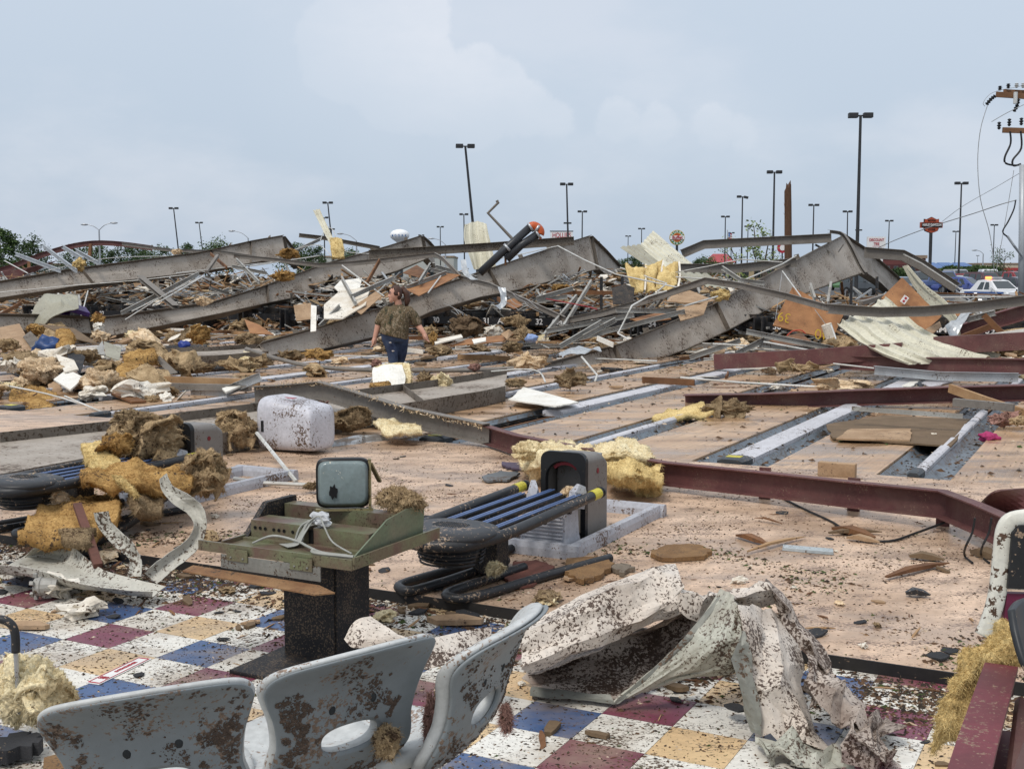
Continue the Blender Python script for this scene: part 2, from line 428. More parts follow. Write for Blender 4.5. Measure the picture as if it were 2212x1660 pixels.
INS_O = mat('insulation_ochre', (0.47, 0.295, 0.115), (0.29, 0.165, 0.06), rough=1, spec=.02, fine=.3, vs=5, speck=.4, ss=32, bump=.28, bs=110)
INS_T = mat('insulation_tan', (0.47, 0.345, 0.205), (0.27, 0.19, 0.105), rough=1, spec=.02, fine=.3, vs=6, speck=.42, ss=36, bump=.28, bs=110)
INS_D = mat('insulation_muddy', (0.32, 0.235, 0.14), (0.17, 0.118, 0.068), rough=1, spec=.02, fine=.3, vs=6, speck=.45, ss=36, bump=.28, bs=110)
INS_C = mat('insulation_cream', (0.74, 0.59, 0.41), (0.54, 0.39, 0.235), rough=1, spec=.02, fine=.3, vs=5, speck=.22, ss=30, bump=.28, bs=110)
INS_K = mat('insulation_pink', (0.36, 0.205, 0.17), (0.22, 0.125, 0.1), rough=1, spec=.02, fine=.3, vs=6, speck=.45, ss=40, bump=.28, bs=110)
SHING = mat('asphalt_shingle', (.028, .029, .032), (.045, .045, .048), rough=.95, vs=5, speck=.25, ss=60, dirt=(.12, .09, .06), bump=.4, bs=150)
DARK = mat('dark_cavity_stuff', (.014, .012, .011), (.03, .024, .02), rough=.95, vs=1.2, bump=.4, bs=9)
# ================================================================ SETTING
def gz(y):
    k = [(-1e5, -.35), (46, -.35), (84, .3), (112, .42), (130, .6), (200, .95), (300, 1.15), (1e5, 1.15)]
    for (a, za), (b, zb) in zip(k, k[1:]):
        if a <= y <= b: return za + (zb - za) * (y - a) / (b - a)
ASPH = mat('parking_asphalt', (.085, .085, .086), (.062, .062, .064), rough=.85, vs=.25, speck=.12, ss=1.5)
ys = [-60, -10, 46, 55, 65, 75, 84, 95, 112, 121, 130, 150, 175, 200, 300, 600, 1500, 5000]
vs, fs = [], []
for y in ys:
    w = 60 + abs(y) * 1.2
    for i in range(9): vs.append((-w + 2 * w * i / 8, y, gz(y)))
for j in range(len(ys) - 1):
    for i in range(8): fs.append((j * 9 + i, j * 9 + i + 1, (j + 1) * 9 + i + 1, (j + 1) * 9 + i))
mk('ground', (vs, fs), ASPH, kind='structure', base=(0, 0, 0))
GRASS = mat('verge_grass', (.075, .11, .035), (.11, .12, .05), rough=.95, vs=.4, bump=.4, bs=6)
def strip(name, x0, x1, y0, y1, m, dz=.01):
    mk(name, ([(x0, y0, gz(y0) + dz), (x1, y0, gz(y0) + dz), (x1, y1, gz(y1) + dz), (x0, y1, gz(y1) + dz)], [(0, 1, 2, 3)]), m, kind='structure')
strip('grass_verge', -140, 400, 205, 299, GRASS, .06)
strip('grass_verge', -150, -14, 100, 112, GRASS, .06)
for i in range(16):                                                            # parking bay lines
    x = 18 + i * 2.75
    strip('bay_line', x, x + .1, 86, 91, WHITE, .03)

S0, SP = -3.255, 1.64                                                            # first cap, lane spacing
T_EDGE, T_FOUL, T_PIN = 5.37, 10.62, 29.2
LM = lambda a, b, c, d, e, f, bev=0: xf(box(a, b, c, d, e, f, bev), LANE((0, 0, 0)))
CONC = mat('concrete_slab', (.22, .20, .175), (.15, .13, .11), rough=.9, vs=1.2, speck=.5, ss=20)
mk('building_slab', LM(-46, 9, -6, 48, -.34, -.135), CONC, kind='structure')
APPR = mat('approach_floor', (.645, .468, .338), (.52, .355, .235), rough=.5, spec=.4, vs=.8, speck=.56, ss=62, stretch=(.75, 1.4, 1), dirt=(.115, .074, .052), wet=.16, patchy=.62, stain=((.28, .175, .105), 1.7, .72), grain=(14, .5, .12))
LANEM = mat('lane_wood', (.53, .36, .222), (.40, .245, .135), rough=.4, spec=.45, vs=.9, speck=.3, ss=22, stretch=(.7, 1.5, 1), dirt=(.09, .055, .035), wet=.26, patchy=.7, stain=((.25, .145, .075), 1.4, .65), grain=(36, .35, .2))
GUTT = mat('gutter_blue_grey', (.15, .18, .21), (.10, .12, .14), rough=.35, spec=.5, vs=1.4, speck=.62, ss=22, patchy=.55, dirt=(.045, .033, .024))
CAP = mat('cap_lilac_grey', (.57, .56, .585), (.46, .445, .455), rough=.45, vs=1.3, speck=.34, ss=26, patchy=.6)
CAPEND = mat('cap_end_black', (.035, .04, .047), (.05, .055, .06), rough=.5, speck=.3, ss=40, dirt=(.14, .1, .07))
YEL = mat('yellow_sticker', (.62, .55, .06), (.5, .43, .05), rough=.5, speck=.3, ss=50)
ap = mk('approach', LM(-46, 9, T_EDGE, T_FOUL, -.13, 0), APPR, kind='structure')
mk('edge_trim', LM(-46, 9, T_EDGE - .012, T_EDGE - .002, -.05, .006), mat('rubber_trim', (.014, .014, .016), (.03, .026, .022), rough=.6, speck=.3, ss=30, dirt=(.1, .07, .05)), ap)
# lanes, gutters, capping
bed = mk('lane_bed', LM(-46, 9, T_FOUL + .004, T_PIN + 3, -.134, -.125), mat('lane_bed_dark', (.05, .04, .032), rough=.9), kind='structure')
for k in range(-20, 6):
    s = S0 + SP * k; wide = (k % 2 == 0)
    cw = .27 if wide else .10                                                    # capping width
    l0, l1 = s + .05 + .26, s + SP - .05 - .26
    if k % 2 == 0: l0 += .06
    else: l1 -= .06
    mk('lane', LM(l0, l1, T_FOUL + .004, T_PIN, -.12, 0), LANEM, bed)
    c0, c1 = s - cw / 2, s + cw / 2
    gl = S0 + SP * (k - 1) + SP - .05 - .26 - (.06 if (k - 1) % 2 else 0)
    for a, b in ((gl, c0), (c1, l0)):                                            # half-round gutters
        v, f = [], []
        n = 9
        for i in range(n):
            u = i / (n - 1); x = a + .006 + (b - a - .012) * u; z = -.022 - .082 * math.sin(math.pi * u) ** .7
            for t in (T_FOUL + .01, T_PIN): v.append(W(x, t, z))
        for i in range(n - 1): f.append((2 * i, 2 * i + 2, 2 * i + 3, 2 * i + 1))
        o = mk('gutter', (v, f), GUTT, bed, smooth=True)
    # capping broken into lengths, some of it torn away
    rr = random.Random(k * 3 + 50); t = T_FOUL + .28
    gone = {0: [(17.2, 18.4)], 1: [(14.6, 15.6), (16.2, 17.4)], -2: [(10.9, 13.2), (16.4, 17.2)], -1: [(14.1, 14.9), (15.4, 30)], 2: [(14, 16)]}.get(k, None)
    while t < T_PIN - .3:
        ln = rr.uniform(1.4, 3.0); e = min(t + ln, T_PIN)
        miss = any(a < (t + e) / 2 < b for a, b in gone) if gone is not None else rr.random() < .3
        if gone is not None:
            for a, b in gone:
                if t < a < e: e = a
        if not miss:
            j = rr.uniform(-.006, .006); h = .035 if wide else .03
            prof = [(-cw / 2, -.05), (-cw / 2, h * .4), (-cw * .36, h * .85), (0, h), (cw * .36, h * .85), (cw / 2, h * .4), (cw / 2, -.05)]
            mk('gutter_cap', sweep([W(s + j, t, 0), W(s - j, e - .008, rr.uniform(0, .006))], prof), CAP, bed)
        elif rr.random() < .6:
            mk('cap_rail', LM(s - .03, s + .0, t, e, -.12, -.05), TIMBERD, bed)
        t = e
    if -7 <= k <= 3:
        h = .045
        prof = [(-cw / 2 - .012, -.05), (-cw / 2 - .012, h * .5), (-cw * .36, h), (cw * .36, h), (cw / 2 + .012, h * .5), (cw / 2 + .012, -.05)]
        e = mk('cap_end', sweep([W(s, T_FOUL + .02, 0), W(s, T_FOUL + .10, 0), W(s, T_FOUL + .28, 0)], prof, scale=[.8, 1, 1]), CAPEND, bed)
        if wide: mk('sticker', LM(s - .07, s + .07, T_FOUL + .12, T_FOUL + .23, h + .0005, h + .003), YEL, bed)
# tile floor: every tile that shows
tf = mk('tile_floor', LM(-46, 9, -6, T_EDGE - .014, -.13, -.0545), mat('tile_mastic', (.42, .40, .36), (.30, .27, .23), rough=.8, speck=.5, ss=30), kind='structure')
TS = .3048
tw = dict(rough=.42, spec=.45, vs=1.5, stain=((.30, .23, .165), 2.6, .68), ss=66, stretch=(.8, 1.25, 1), patchy=.45)
TM = {'w': mat('tile_white', (.76, .735, .67), (.65, .61, .53), speck=.5, **tw), 'b': mat('tile_blue', (.06, .11, .235), (.048, .085, .18), speck=.36, **tw),
      'm': mat('tile_maroon', (.20, .045, .078), (.15, .036, .06), speck=.32, **tw), 'c': mat('tile_cream', (.66, .475, .26), (.56, .38, .20), speck=.45, **tw)}
tg = box(-TS / 2 + .0012, TS / 2 - .0012, -TS / 2 + .0012, TS / 2 - .0012, -.0042, 0)
tme = {}
for c, m in TM.items():
    me = bpy.data.meshes.new('tile'); me.from_pydata(xf(tg, LANE((0, 0, 0)))[0], [], tg[1]); me.materials.append(m); tme[c] = me
p0 = G(440, 1410, -.05); s0, t0 = p0.dot(EP), p0.dot(EL)
lab = {'w': None}
for i in range(-20, 16):
    for j in range(-16, 5):
        s, t = s0 + i * TS, t0 + j * TS
        if t + TS / 2 > T_EDGE - .02: 
            if t - TS / 2 > T_EDGE - .1: continue
        w = W(s, t, -.05)
        if w.y < 3.3: continue
        q = w.y * CT - (w.z - H) * ST; px = CX + w.x / q * FOC; py = CY - (w.y * ST + (w.z - H) * CT) / q * FOC
        if not (-170 < px < 2380 and 900 < py < 1790): continue
        c = 'w' if (i + j) % 2 else 'bmc'[i % 3]
        o = bpy.data.objects.new('tile', tme[c]); COL.objects.link(o); o.parent = tf
        wz = w - BASE[tf.name]; o.location = wz + Vector((0, 0, R.uniform(-.0006, .0006)))
        if t + TS / 2 > T_EDGE - .016:                                            # tile cut along the step
            d = t + TS / 2 - (T_EDGE - .017); o.scale = (1, 1, 1)
            me = bpy.data.meshes.new('tile'); g = box(-TS / 2 + .0012, TS / 2 - .0012, -TS / 2 + .0012, TS / 2 - d, -.0042, 0)
            me.from_pydata(xf(g, LANE((0, 0, 0)))[0], [], g[1]); me.materials.append(TM[c]); o.data = me
# ================================================================ BACKGROUND
POLE = mat('pole_dark_bronze', (.028, .029, .031), (.04, .04, .042), rough=.5)
def lamp_post(x, y, h, lean=(0, 0), label='', yaw=0.0, broken=False, group='twin-head lamp posts in the parking lot'):
    d = (h - 1.0) * FOC / (600 - y) if y < 592 else 300
    for _ in range(4): d = (h + gz(d) - H) * FOC / (600 - y)
    top = P(x, y, d); b = Vector((top.x - lean[0] * h, d, gz(d)))
    t = thing('lamp_post', label, 'lamp post', b, group)
    mk('pole', sweep([b, top], circ(.11, 8), scale=[1.15, .75]), POLE, t)
    mk('foot', tube([b, b + Vector((0, 0, .5))], .28, 10), CONC, t)
    ax = Vector((math.cos(yaw), math.sin(yaw), 0)); ay = Vector((-ax.y, ax.x, 0))
    for sgn in (-1, 1):
        tilt = .22 if broken and sgn > 0 else 0
        m = frame(top + ax * sgn * .44 + Vector((0, 0, -tilt * .4)), (ax + Vector((0, 0, -sgn * tilt))), ay)
        hd = mk('lamp_head', xf(cbox(0, 0, .02, .56, .42, .30, .04), m), POLE, t)
        mk('arm', tube([top, top + ax * sgn * .2], .05, 6), POLE, hd)
    return d
lp = [(1005, 316, 11.5, (-.095, 0), 'leaning dark lamp post rising behind the cream panel', .1, False),
      (1859, 250, 11.5, (0, 0), 'tallest straight lamp post beside the broken girder peak', -.05, False),
      (1673, 372, 11.5, (0, 0), 'lamp post close beside the snapped wooden pole', 0, False),
      (1604, 425, 11.5, (0, 0), 'lamp post with one head hanging crooked behind sparse sapling', 0, True),
      (1224, 398, 11.5, (-.03, 0), 'lamp post standing in front of the red lettered restaurant sign', .1, False),
      (2077, 396, 11.5, (0, 0), 'lamp post between the orange shield sign and the steel pole', 0, False),
      (375, 450, 11.5, (-.09, 0), 'lamp post leaning above the bent maroon arch', 0, False),
      (430, 481, 11.5, (-.10, 0), 'short-looking lamp post leaning just beside another above the trees', 0, False),
      (708, 438, 11.5, (-.09, 0), 'lamp post behind the narrow upright cream panel', 0, False)]
far = [(1002, 463), (951, 490), (700, 470), (716, 495), (910, 508), (1258, 457), (1226, 482), (1386, 494), (1357, 510), (1567, 468), (1616, 489), (1580, 503), (1758, 443), (1831, 457), (1855, 497), (1921, 477), (2065, 500), (2148, 486), (1640, 552), (2112, 552)]
for x, y, h, ln, lb, yw, br in lp: lamp_post(x, y, h, ln, lb, yw, br)
for x, y in far: lamp_post(x, y, 11.0, (R.uniform(-.01, .01), 0), 'small distant twin-head lamp post on the skyline', R.uniform(-.2, .2), group='distant lamp posts on the skyline')
SILV = mat('silver_pole', (.40, .42, .44), (.34, .35, .37), rough=.4, metal=.3)
def street_light(x, y, d, arms, label):
    b = Vector((P(x, y, d).x, d, gz(d))); top = P(x, y, d)
    t = thing('street_light', label, 'street light', b, 'silver street lights on the skyline')
    mk('pole', sweep([b, top], circ(.13, 8), scale=[1.2, .7]), SILV, t)
    for sx, rise, ln in arms:
        e = top + Vector((sx * ln, 0, rise))
        mk('arm', tube([top, top + Vector((sx * ln * .45, 0, rise * .7)), e], .05, 6, 3), SILV, t)
        mk('lamp_head', blob(e + Vector((sx * .3, 0, 0)), (.5, .22, .13), 2, .05), SILV, t)
street_light(214, 497, 150, [(1, .9, 1.6), (-1, .7, 1.5)], 'silver street light with two curved arms above the maroon arch')
street_light(536, 514, 170, [(-1, 1.0, 2.0)], 'silver street light with one arm beside the first gable peak')
street_light(770, 520, 170, [(-1, 1.0, 2.0)], 'silver street light with one arm beside yellow hanging insulation')
street_light(962, 528, 180, [(-1, .9, 1.8)], 'silver street light with one arm behind dark purlin')
street_light(2124, 548, 200, [(-1, .6, 1.2)], 'small silver street light behind the tall lamp post by the shield sign')

# -------- trees
LEAF = [mat('leaf_mid', (.055, .095, .030), (.085, .125, .042), rough=.9, vs=.9, fine=.2), mat('leaf_dark', (.036, .066, .024), (.058, .09, .032), rough=.9, vs=.9, fine=.2), mat('leaf_pale', (.16, .22, .06), (.22, .27, .09), rough=.8, vs=1.2, fine=.2)]
BARK = mat('bark', (.10, .08, .06), (.07, .055, .04), rough=.95, vs=3, bump=.3)
def tree_parts(h, w, n, leaf, seed, sparse=False, trunk=.3):
    rr = random.Random(seed); vs, fs = [], []
    segs = []
    th = h * trunk
    tg = [sweep([(0, 0, 0), (rr.uniform(-.1, .1), 0, th), (rr.uniform(-.2, .2), rr.uniform(-.2, .2), h * .8)], circ(h * .018, 6), scale=[1.3, .9, .25])]
    cents = []
    for i in range(9 if sparse else 14):
        z = th + (h - th) * (i + .7) / (10 if sparse else 15); a = rr.uniform(0, 6.28); k = (z - th) / (h - th)
        r = w * .5 * (1.1 - .75 * k) * rr.uniform(.45, 1)
        e = Vector((math.cos(a) * r, math.sin(a) * r, z + rr.uniform(0, .08) * h))
        tg.append(sweep([(0, 0, z - h * .12), (e.x * .5, e.y * .5, z - h * .02), e], circ(h * .008, 5), scale=[1, .7, .3]))
        cents.append((e, w * rr.uniform(.10, .22)))
        cents.append((e * .6 + Vector((0, 0, z * .4)), w * rr.uniform(.1, .18)))
    if not sparse:
        for _ in range(16):
            a = rr.uniform(0, 6.28); z = rr.uniform(th * .8, h * .95); k = (z - th) / (h - th); r = w * .5 * math.sqrt(max(.05, 1 - (k * 1.0) ** 2)) * rr.uniform(.4, .95)
            cents.append((Vector((math.cos(a) * r, math.sin(a) * r, z)), w * rr.uniform(.10, .2)))
    ls = h * (.016 if sparse else .022)
    for i in range(n):
        c, r = rr.choice(cents)
        v = Vector((rr.gauss(0, 1), rr.gauss(0, 1), rr.gauss(0, .8))); v = v.normalized() * r * rr.uniform(.3, 1.05)
        p = c + v; a = Vector((rr.gauss(0, 1), rr.gauss(0, 1), rr.gauss(0, .6))).normalized(); b = a.cross(Vector((rr.gauss(0, 1), rr.gauss(0, 1), rr.gauss(0, 1)))).normalized()
        L = ls * rr.uniform(.7, 1.6)
        o = len(vs); vs += [p - a * L, p + b * L * .5, p + a * L, p - b * L * .5]; fs.append((o, o + 1, o + 2, o + 3))
    return join(*tg), (vs, fs)
TREE = {}
def tree(x, ytop, d, h, w, leaf, seed, label, n=2600, sparse=False, name='tree', group=None, trunk=.25):
    b = P(x, ytop, d); b.z = gz(d)
    hh = P(x, ytop, d).z - b.z
    t = thing(name, label, 'tree', b, group)
    key = (leaf, seed, sparse)
    if key not in TREE: TREE[key] = tree_parts(1.0, w / h, n, leaf, seed, sparse, trunk)
    tr, cr = TREE[key]
    m = Matrix.Translation(b) @ Matrix.Rotation(R.uniform(0, 6), 4, 'Z') @ Matrix.Scale(hh, 4)
    mk('trunk', xf(tr, m), BARK, t); mk('crown', xf(cr, m), LEAF[leaf], t)
TL = [(5, 497, 120, 8, 5.5, 0, 1, 'tall green tree at the end of the tree row'), (68, 516, 130, 7, 6.0, 1, 2, 'rounded dark green tree beside the maroon arch foot'),
      (40, 545, 130, 5, 5.0, 0, 3, 'low bushy green tree beneath the rounded dark one'), (165, 534, 160, 6, 6.5, 1, 4, 'green tree seen under the rising part of the maroon arch'),
      (205, 530, 160, 6, 6.0, 0, 5, 'green tree just behind the two-armed silver street light'), (248, 536, 160, 6, 7.0, 1, 2, 'wide dark green tree under the crown of the arch'), (290, 532, 160, 6, 6.5, 1, 4, 'dark green tree under the tail end of the maroon arch'),
      (318, 541, 170, 5, 5.0, 0, 3, 'pale green tree beside the arch trees'), (355, 533, 190, 6, 6.0, 0, 5, 'small green tree between the arch and the two leaning lamp posts'), (412, 528, 190, 6, 5.5, 1, 1, 'green treetop behind the short leaning lamp post'), (466, 520, 190, 7, 8.0, 0, 2, 'broad green tree beside the first gable peak'),
      (642, 528, 170, 6, 6.0, 0, 3, 'green tree just beside the first gable peak'), (678, 532, 170, 6, 6.0, 1, 5, 'green tree behind the narrow upright cream panel'), (752, 540, 180, 5.5, 6.5, 0, 4, 'low green tree beside hanging yellow insulation'),
      (1372, 552, 220, 5, 6.5, 1, 2, 'distant green tree beside the tilted grey ribbed panels'), (1345, 560, 230, 5, 5.5, 0, 3, 'distant low tree beside the falling slope of a gable'),
      (1528, 556, 120, 4.5, 5.0, 0, 4, 'bushy green tree below the round buffet sign'), (1500, 562, 120, 4, 5.0, 1, 1, 'dark low tree beside the bushy one by the buffet sign')]
for a in TL: tree(*a[:7], a[7], group='trees along the far road')
tree(1632, 472, 62, 4.5, 2.9, 2, 7, 'sparse pale green sapling behind the gable beam', 620, True, trunk=.12)
tree(1585, 512, 64, 3.6, 2.6, 2, 8, 'smaller sparse pale sapling beside the lone one', 420, True, trunk=.15)
tree(1672, 528, 63, 3.2, 1.9, 2, 9, 'low sparse sapling at the foot of the snapped wooden pole', 380, True, trunk=.15)
tree(2168, 536, 118, 4.2, 4.2, 0, 10, 'young green tree behind the police car', 1100, True, trunk=.2)
BUSH = LEAF[1]
for i, (x, yt, d, w) in enumerate([(2030, 584, 170, 5), (2052, 577, 190, 3), (2068, 580, 170, 5), (2090, 580, 170, 7), (2122, 578, 180, 7), (1950, 588, 130, 4)]):
    c = P(x, yt, d); h = c.z - gz(d)
    mk('hedge_bush', fuzz(blob((c.x, d, gz(d) + h * .5), (w * .5, 1.2, h * .5), 3, .4, 2), 2600, .5, .16, i, 0), LEAF[i % 2], label='clipped green bush in the planting strip behind the parked cars', cat='bush', group='bushes behind the parked cars')

# -------- buildings
def bm_box(c, sx, sy, z0, z1): return box(c.x - sx / 2, c.x + sx / 2, c.y - sy / 2, c.y + sy / 2, z0, z1)
TAN = mat('tan_stucco', (.42, .34, .24), (.36, .29, .20), rough=.9, vs=.3); BRICKM = mat('maroon_brick', (.17, .06, .055), (.13, .048, .045), rough=.9, vs=.5)
REDR = mat('red_metal_roof', (.40, .045, .05), (.33, .04, .045), rough=.5, vs=.5); BLUER = mat('blue_metal_roof', (.085, .16, .34), (.07, .14, .30), rough=.5, vs=.4); WINM = glass('shop_glass')
def building(x0, x1, ytop, d, depth, wall, label, roof=None, rh=0.0, name='building', nwin=4, band=None):
    a, b = P(x0, ytop, d), P(x1, ytop, d); z1 = a.z; z0 = gz(d) - .3
    t = thing(name, label, 'building', Vector(((a.x + b.x) / 2, d, z0)))
    mk('wall', box(a.x, b.x, d, d + depth, z0, z1 - rh), wall, t)
    if roof:
        w = b.x - a.x; e = .5
        v = [(a.x - e, d - e, z1 - rh), (b.x + e, d - e, z1 - rh), (b.x + e, d + depth + e, z1 - rh), (a.x - e, d + depth + e, z1 - rh), (a.x + w * .12, d + depth * .5, z1), (b.x - w * .12, d + depth * .5, z1)]
        mk('roof', (v, [(0, 1, 5, 4), (1, 2, 5), (2, 3, 4, 5), (3, 0, 4), (0, 3, 2, 1)]), roof, t)
    else: mk('parapet', box(a.x - .15, b.x + .15, d - .15, d + depth + .15, z1 + .002, z1 + .4), mat('parapet_trim', (.30, .22, .16), rough=.8), t)
    if band: mk('wall_band', box(a.x - .02, b.x + .02, d - .06, d - .002, z0 + (z1 - z0) * .55, z0 + (z1 - z0) * .8), band, t)
    for i in range(nwin):
        wx = a.x + (b.x - a.x) * (i + .5) / nwin; ww = (b.x - a.x) / nwin * .55
        f = mk('window', box(wx - ww / 2, wx + ww / 2, d - .08, d - .003, z0 + 1.0, z0 + min(2.9, (z1 - rh - z0) * .75)), mat('window_frame', (.12, .12, .12)), t)
        mk('pane', box(wx - ww / 2 + .08, wx + ww / 2 - .08, d - .10, d - .084, z0 + 1.08, z0 + min(2.82, (z1 - rh - z0) * .73)), WINM, f)
building(1890, 2000, 558, 150, 20, BRICKM, 'low maroon brick building behind the parked trucks', band=mat('brick_band', (.09, .03, .03)), nwin=6)
building(1545, 1584, 547, 200, 9, TAN, 'small tan building with red hipped roof behind lamp posts', REDR, 1.5, nwin=3)
for x0, x1, lb in ((2012, 2042, 'blue-roofed low building close behind the orange shield sign post'), (2043, 2076, 'middle one of three low blue-roofed buildings'), (2077, 2110, 'low blue-roofed building behind the tall lamp post by the shield sign')): building(x0, x1, 566, 260, 12, TAN, lb, BLUER, 1.3, nwin=3)
building(2112, 2206, 571, 320, 20, mat('cream_stucco', (.55, .47, .36), (.48, .40, .30), rough=.9, vs=.3), 'long cream store building beyond the young tree', nwin=7, band=REDR)
building(1470, 1700, 574, 240, 20, mat('beige_stucco', (.47, .36, .23), (.42, .32, .2), rough=.9, vs=.3), 'wide beige store building behind the saplings', nwin=9)
building(1345, 1420, 574, 260, 15, mat('grey_stucco', (.30, .29, .29), rough=.9), 'flat grey store building beside the tilted ribbed panels', nwin=4)
building(640, 980, 556, 280, 20, mat('pale_warehouse', (.45, .45, .44), (.40, .40, .40), rough=.9, vs=.2), 'long pale warehouse far behind the collapsed frames', nwin=10)
building(0, 70, 572, 200, 14, mat('white_warehouse', (.55, .55, .55), rough=.9, vs=.2), 'white low building under the tall end trees', nwin=3)

# -------- text
def text(body, size, m, parent, name='lettering', depth=.01, align='CENTER', wide=1.0, bold=0.0, mirror=False):
    cu = bpy.data.curves.new('t', 'FONT'); cu.body = body; cu.size = size; cu.align_x = align; cu.align_y = 'CENTER'; cu.extrude = depth; cu.offset = bold * size
    o = bpy.data.objects.new('t', cu); COL.objects.link(o)
    dg = bpy.context.evaluated_depsgraph_get(); me = bpy.data.meshes.new_from_object(o.evaluated_get(dg))
    bpy.data.objects.remove(o); bpy.data.curves.remove(cu)
    return me
def sign_text(body, c, size, m, parent, right=Vector((1, 0, 0)), up=UP, depth=.01, wide=1.0, bold=.012, name='lettering'):
    me = text(body, size, m, parent, depth=depth, bold=bold); me.materials.clear(); me.materials.append(m)
    mt = frame(Vector(c) - BASE[parent.name], right, up)
    for v in me.vertices: v.co = mt @ Vector((v.co.x * wide, v.co.y, v.co.z))
    o = bpy.data.objects.new(name, me); COL.objects.link(o); o.parent = parent; BASE[o.name] = BASE[parent.name]; return o
SW = mat('sign_white', (.78, .76, .74), rough=.5, vs=.5, col2=(.72, .70, .68)); SR = mat('sign_red', (.42, .03, .05), (.38, .03, .045), rough=.5)
def disc(c, r, th, n=40):
    return sweep([c + Vector((0, th / 2, 0)), c - Vector((0, th / 2, 0))], circ(r, n))
# red lettered sign
d = 190; a, b = P(1189, 500, d), P(1237, 526, d); c = (a + b) / 2
t = thing('restaurant_sign', 'white board sign reading HOLLIES in red capital letters', 'sign', Vector((c.x, d, gz(d))))
mk('panel', box(a.x, b.x, d - .15, d + .15, b.z, a.z), SW, t); mk('top_rail', box(a.x - .1, b.x + .1, d - .2, d + .2, a.z + .003, a.z + .12), POLE, t)
for s in (-1, 1): mk('post', tube([Vector((c.x + s * 1.2, d, gz(d))), Vector((c.x + s * 1.2, d, b.z + .2))], .15), POLE, t)
sign_text("HOLLIE'S", (c.x, d - .17, a.z - .62), 1.05, SR, t, wide=.72)
# round buffet sign
d = 150; c = P(1462.5, 513, d); r = 16.2 * d / FOC
t = thing('buffet_sign', 'round green and gold sign reading FURRS FRESH BUFFET', 'sign', Vector((c.x, d, gz(d))))
GOLD = mat('sign_gold', (.62, .40, .07), rough=.5); SG = mat('sign_green', (.03, .22, .09), (.03, .19, .08), rough=.5); SO = mat('sign_orange_red', (.55, .10, .03), rough=.5)
mk('rim', disc(c, r, .3), GOLD, t); mk('face', disc(c, r * .91, .36), SG, t); mk('inner_ring', disc(c, r * .62, .42), GOLD, t); mk('centre', disc(c, r * .54, .46), SO, t)
mk('banner', box(c.x - r * .93, c.x + r * .93, d - .27, d + .27, c.z - r * .25, c.z + r * .25), SW, t)
mk('post', tube([Vector((c.x, d, gz(d))), Vector((c.x, d, c.z - r))], .16), POLE, t)
sign_text('Buffet', (c.x, d - .3, c.z), .58, SR, t, wide=.95, bold=.02)
for word, rad, ang0, flip in (('FURRS', r * .76, 90, 1), ('FRESH', r * .76, -90, -1)):
    for i, ch in enumerate(word):
        an = math.radians(ang0 - flip * (i - (len(word) - 1) / 2) * 28)
        dr = Vector((math.cos(an), 0, math.sin(an))); up = dr * flip
        sign_text(ch, c + dr * rad + Vector((0, -.2, 0)), .42, SW, t, right=Vector((math.sin(an), 0, -math.cos(an))) * flip, up=up, bold=.02)
# shield sign
d = 120; c = P(2011.5, 486, d); k = d / FOC
t = thing('dealer_shield_sign', 'orange shield and bar sign reading HARLEY-DAVIDSON on dark pole', 'sign', Vector((c.x, d, gz(d))))
OR = mat('shield_orange', (.38, .075, .035), (.34, .066, .03), rough=.5); BK = mat('sign_black', (.015, .015, .016), rough=.5)
def outline(pts, th, off=0.0): return slab([Vector((c.x + x * k, d - th + off, c.z + y * k)) for x, y in pts], th * 2, (0, -1, 0))
sh = [(-15, 6), (-15, 12.5), (-10, 11.5), (-6, 13.5), (0, 16.5), (6, 13.5), (10, 11.5), (15, 12.5), (15, 6), (15, -7), (13, -12), (7, -14.5), (0, -16.8), (-7, -14.5), (-13, -12), (-15, -7)]
mk('shield_rim', outline([(x * 1.05, y * 1.05) for x, y in sh], .12), BK, t); mk('shield', outline(sh, .16), OR, t)
mk('bar_rim', outline([(-23.4, -6), (23.4, -6), (23.4, 6), (-23.4, 6)], .18), OR, t); mk('bar', outline([(-22, -4.8), (22, -4.8), (22, 4.8), (-22, 4.8)], .21), BK, t)
mk('post', tube([Vector((c.x, d, gz(d))), Vector((c.x, d, c.z - 16 * k))], .17), POLE, t); mk('post_sleeve', tube([Vector((c.x, d, gz(d))), Vector((c.x, d, gz(d) + 2.4))], .26), POLE, t)
sign_text('HARLEY-DAVIDSON', (c.x, d - .24, c.z), 7.2 * k, SW, t, wide=.62, bold=.02); sign_text('MOTOR', (c.x, d - .19, c.z + 9.2 * k), 5.2 * k, BK, t, wide=.9, bold=.02); sign_text('CYCLES', (c.x, d - .19, c.z - 9.8 * k), 5.2 * k, BK, t, wide=.85, bold=.02)
# tyre shop sign
d = 140; c = P(1892.5, 523, d); k = d / FOC
t = thing('tyre_shop_sign', 'white board sign reading DISCOUNT TIRE on two white posts', 'sign', Vector((c.x, d, gz(d))))
mk('panel', box(c.x - 19.5 * k, c.x + 19.5 * k, d - .15, d + .15, c.z - 11.5 * k, c.z + 11.5 * k), SW, t)
for s in (-1, 1): mk('post', tube([Vector((c.x + s * 13 * k, d, gz(d))), Vector((c.x + s * 13 * k, d, c.z - 11.4 * k))], .15), SW, t)
sign_text('DISCOUNT', (c.x, d - .17, c.z + 4.5 * k), 8 * k, SR, t, wide=.78, bold=.02); sign_text('TIRE', (c.x, d - .17, c.z - 3.8 * k), 8 * k, SR, t, wide=.8, bold=.02)
mk('underline', box(c.x - 8 * k, c.x + 8 * k, d - .17, d - .152, c.z - 9.2 * k, c.z - 8.4 * k), SR, t)
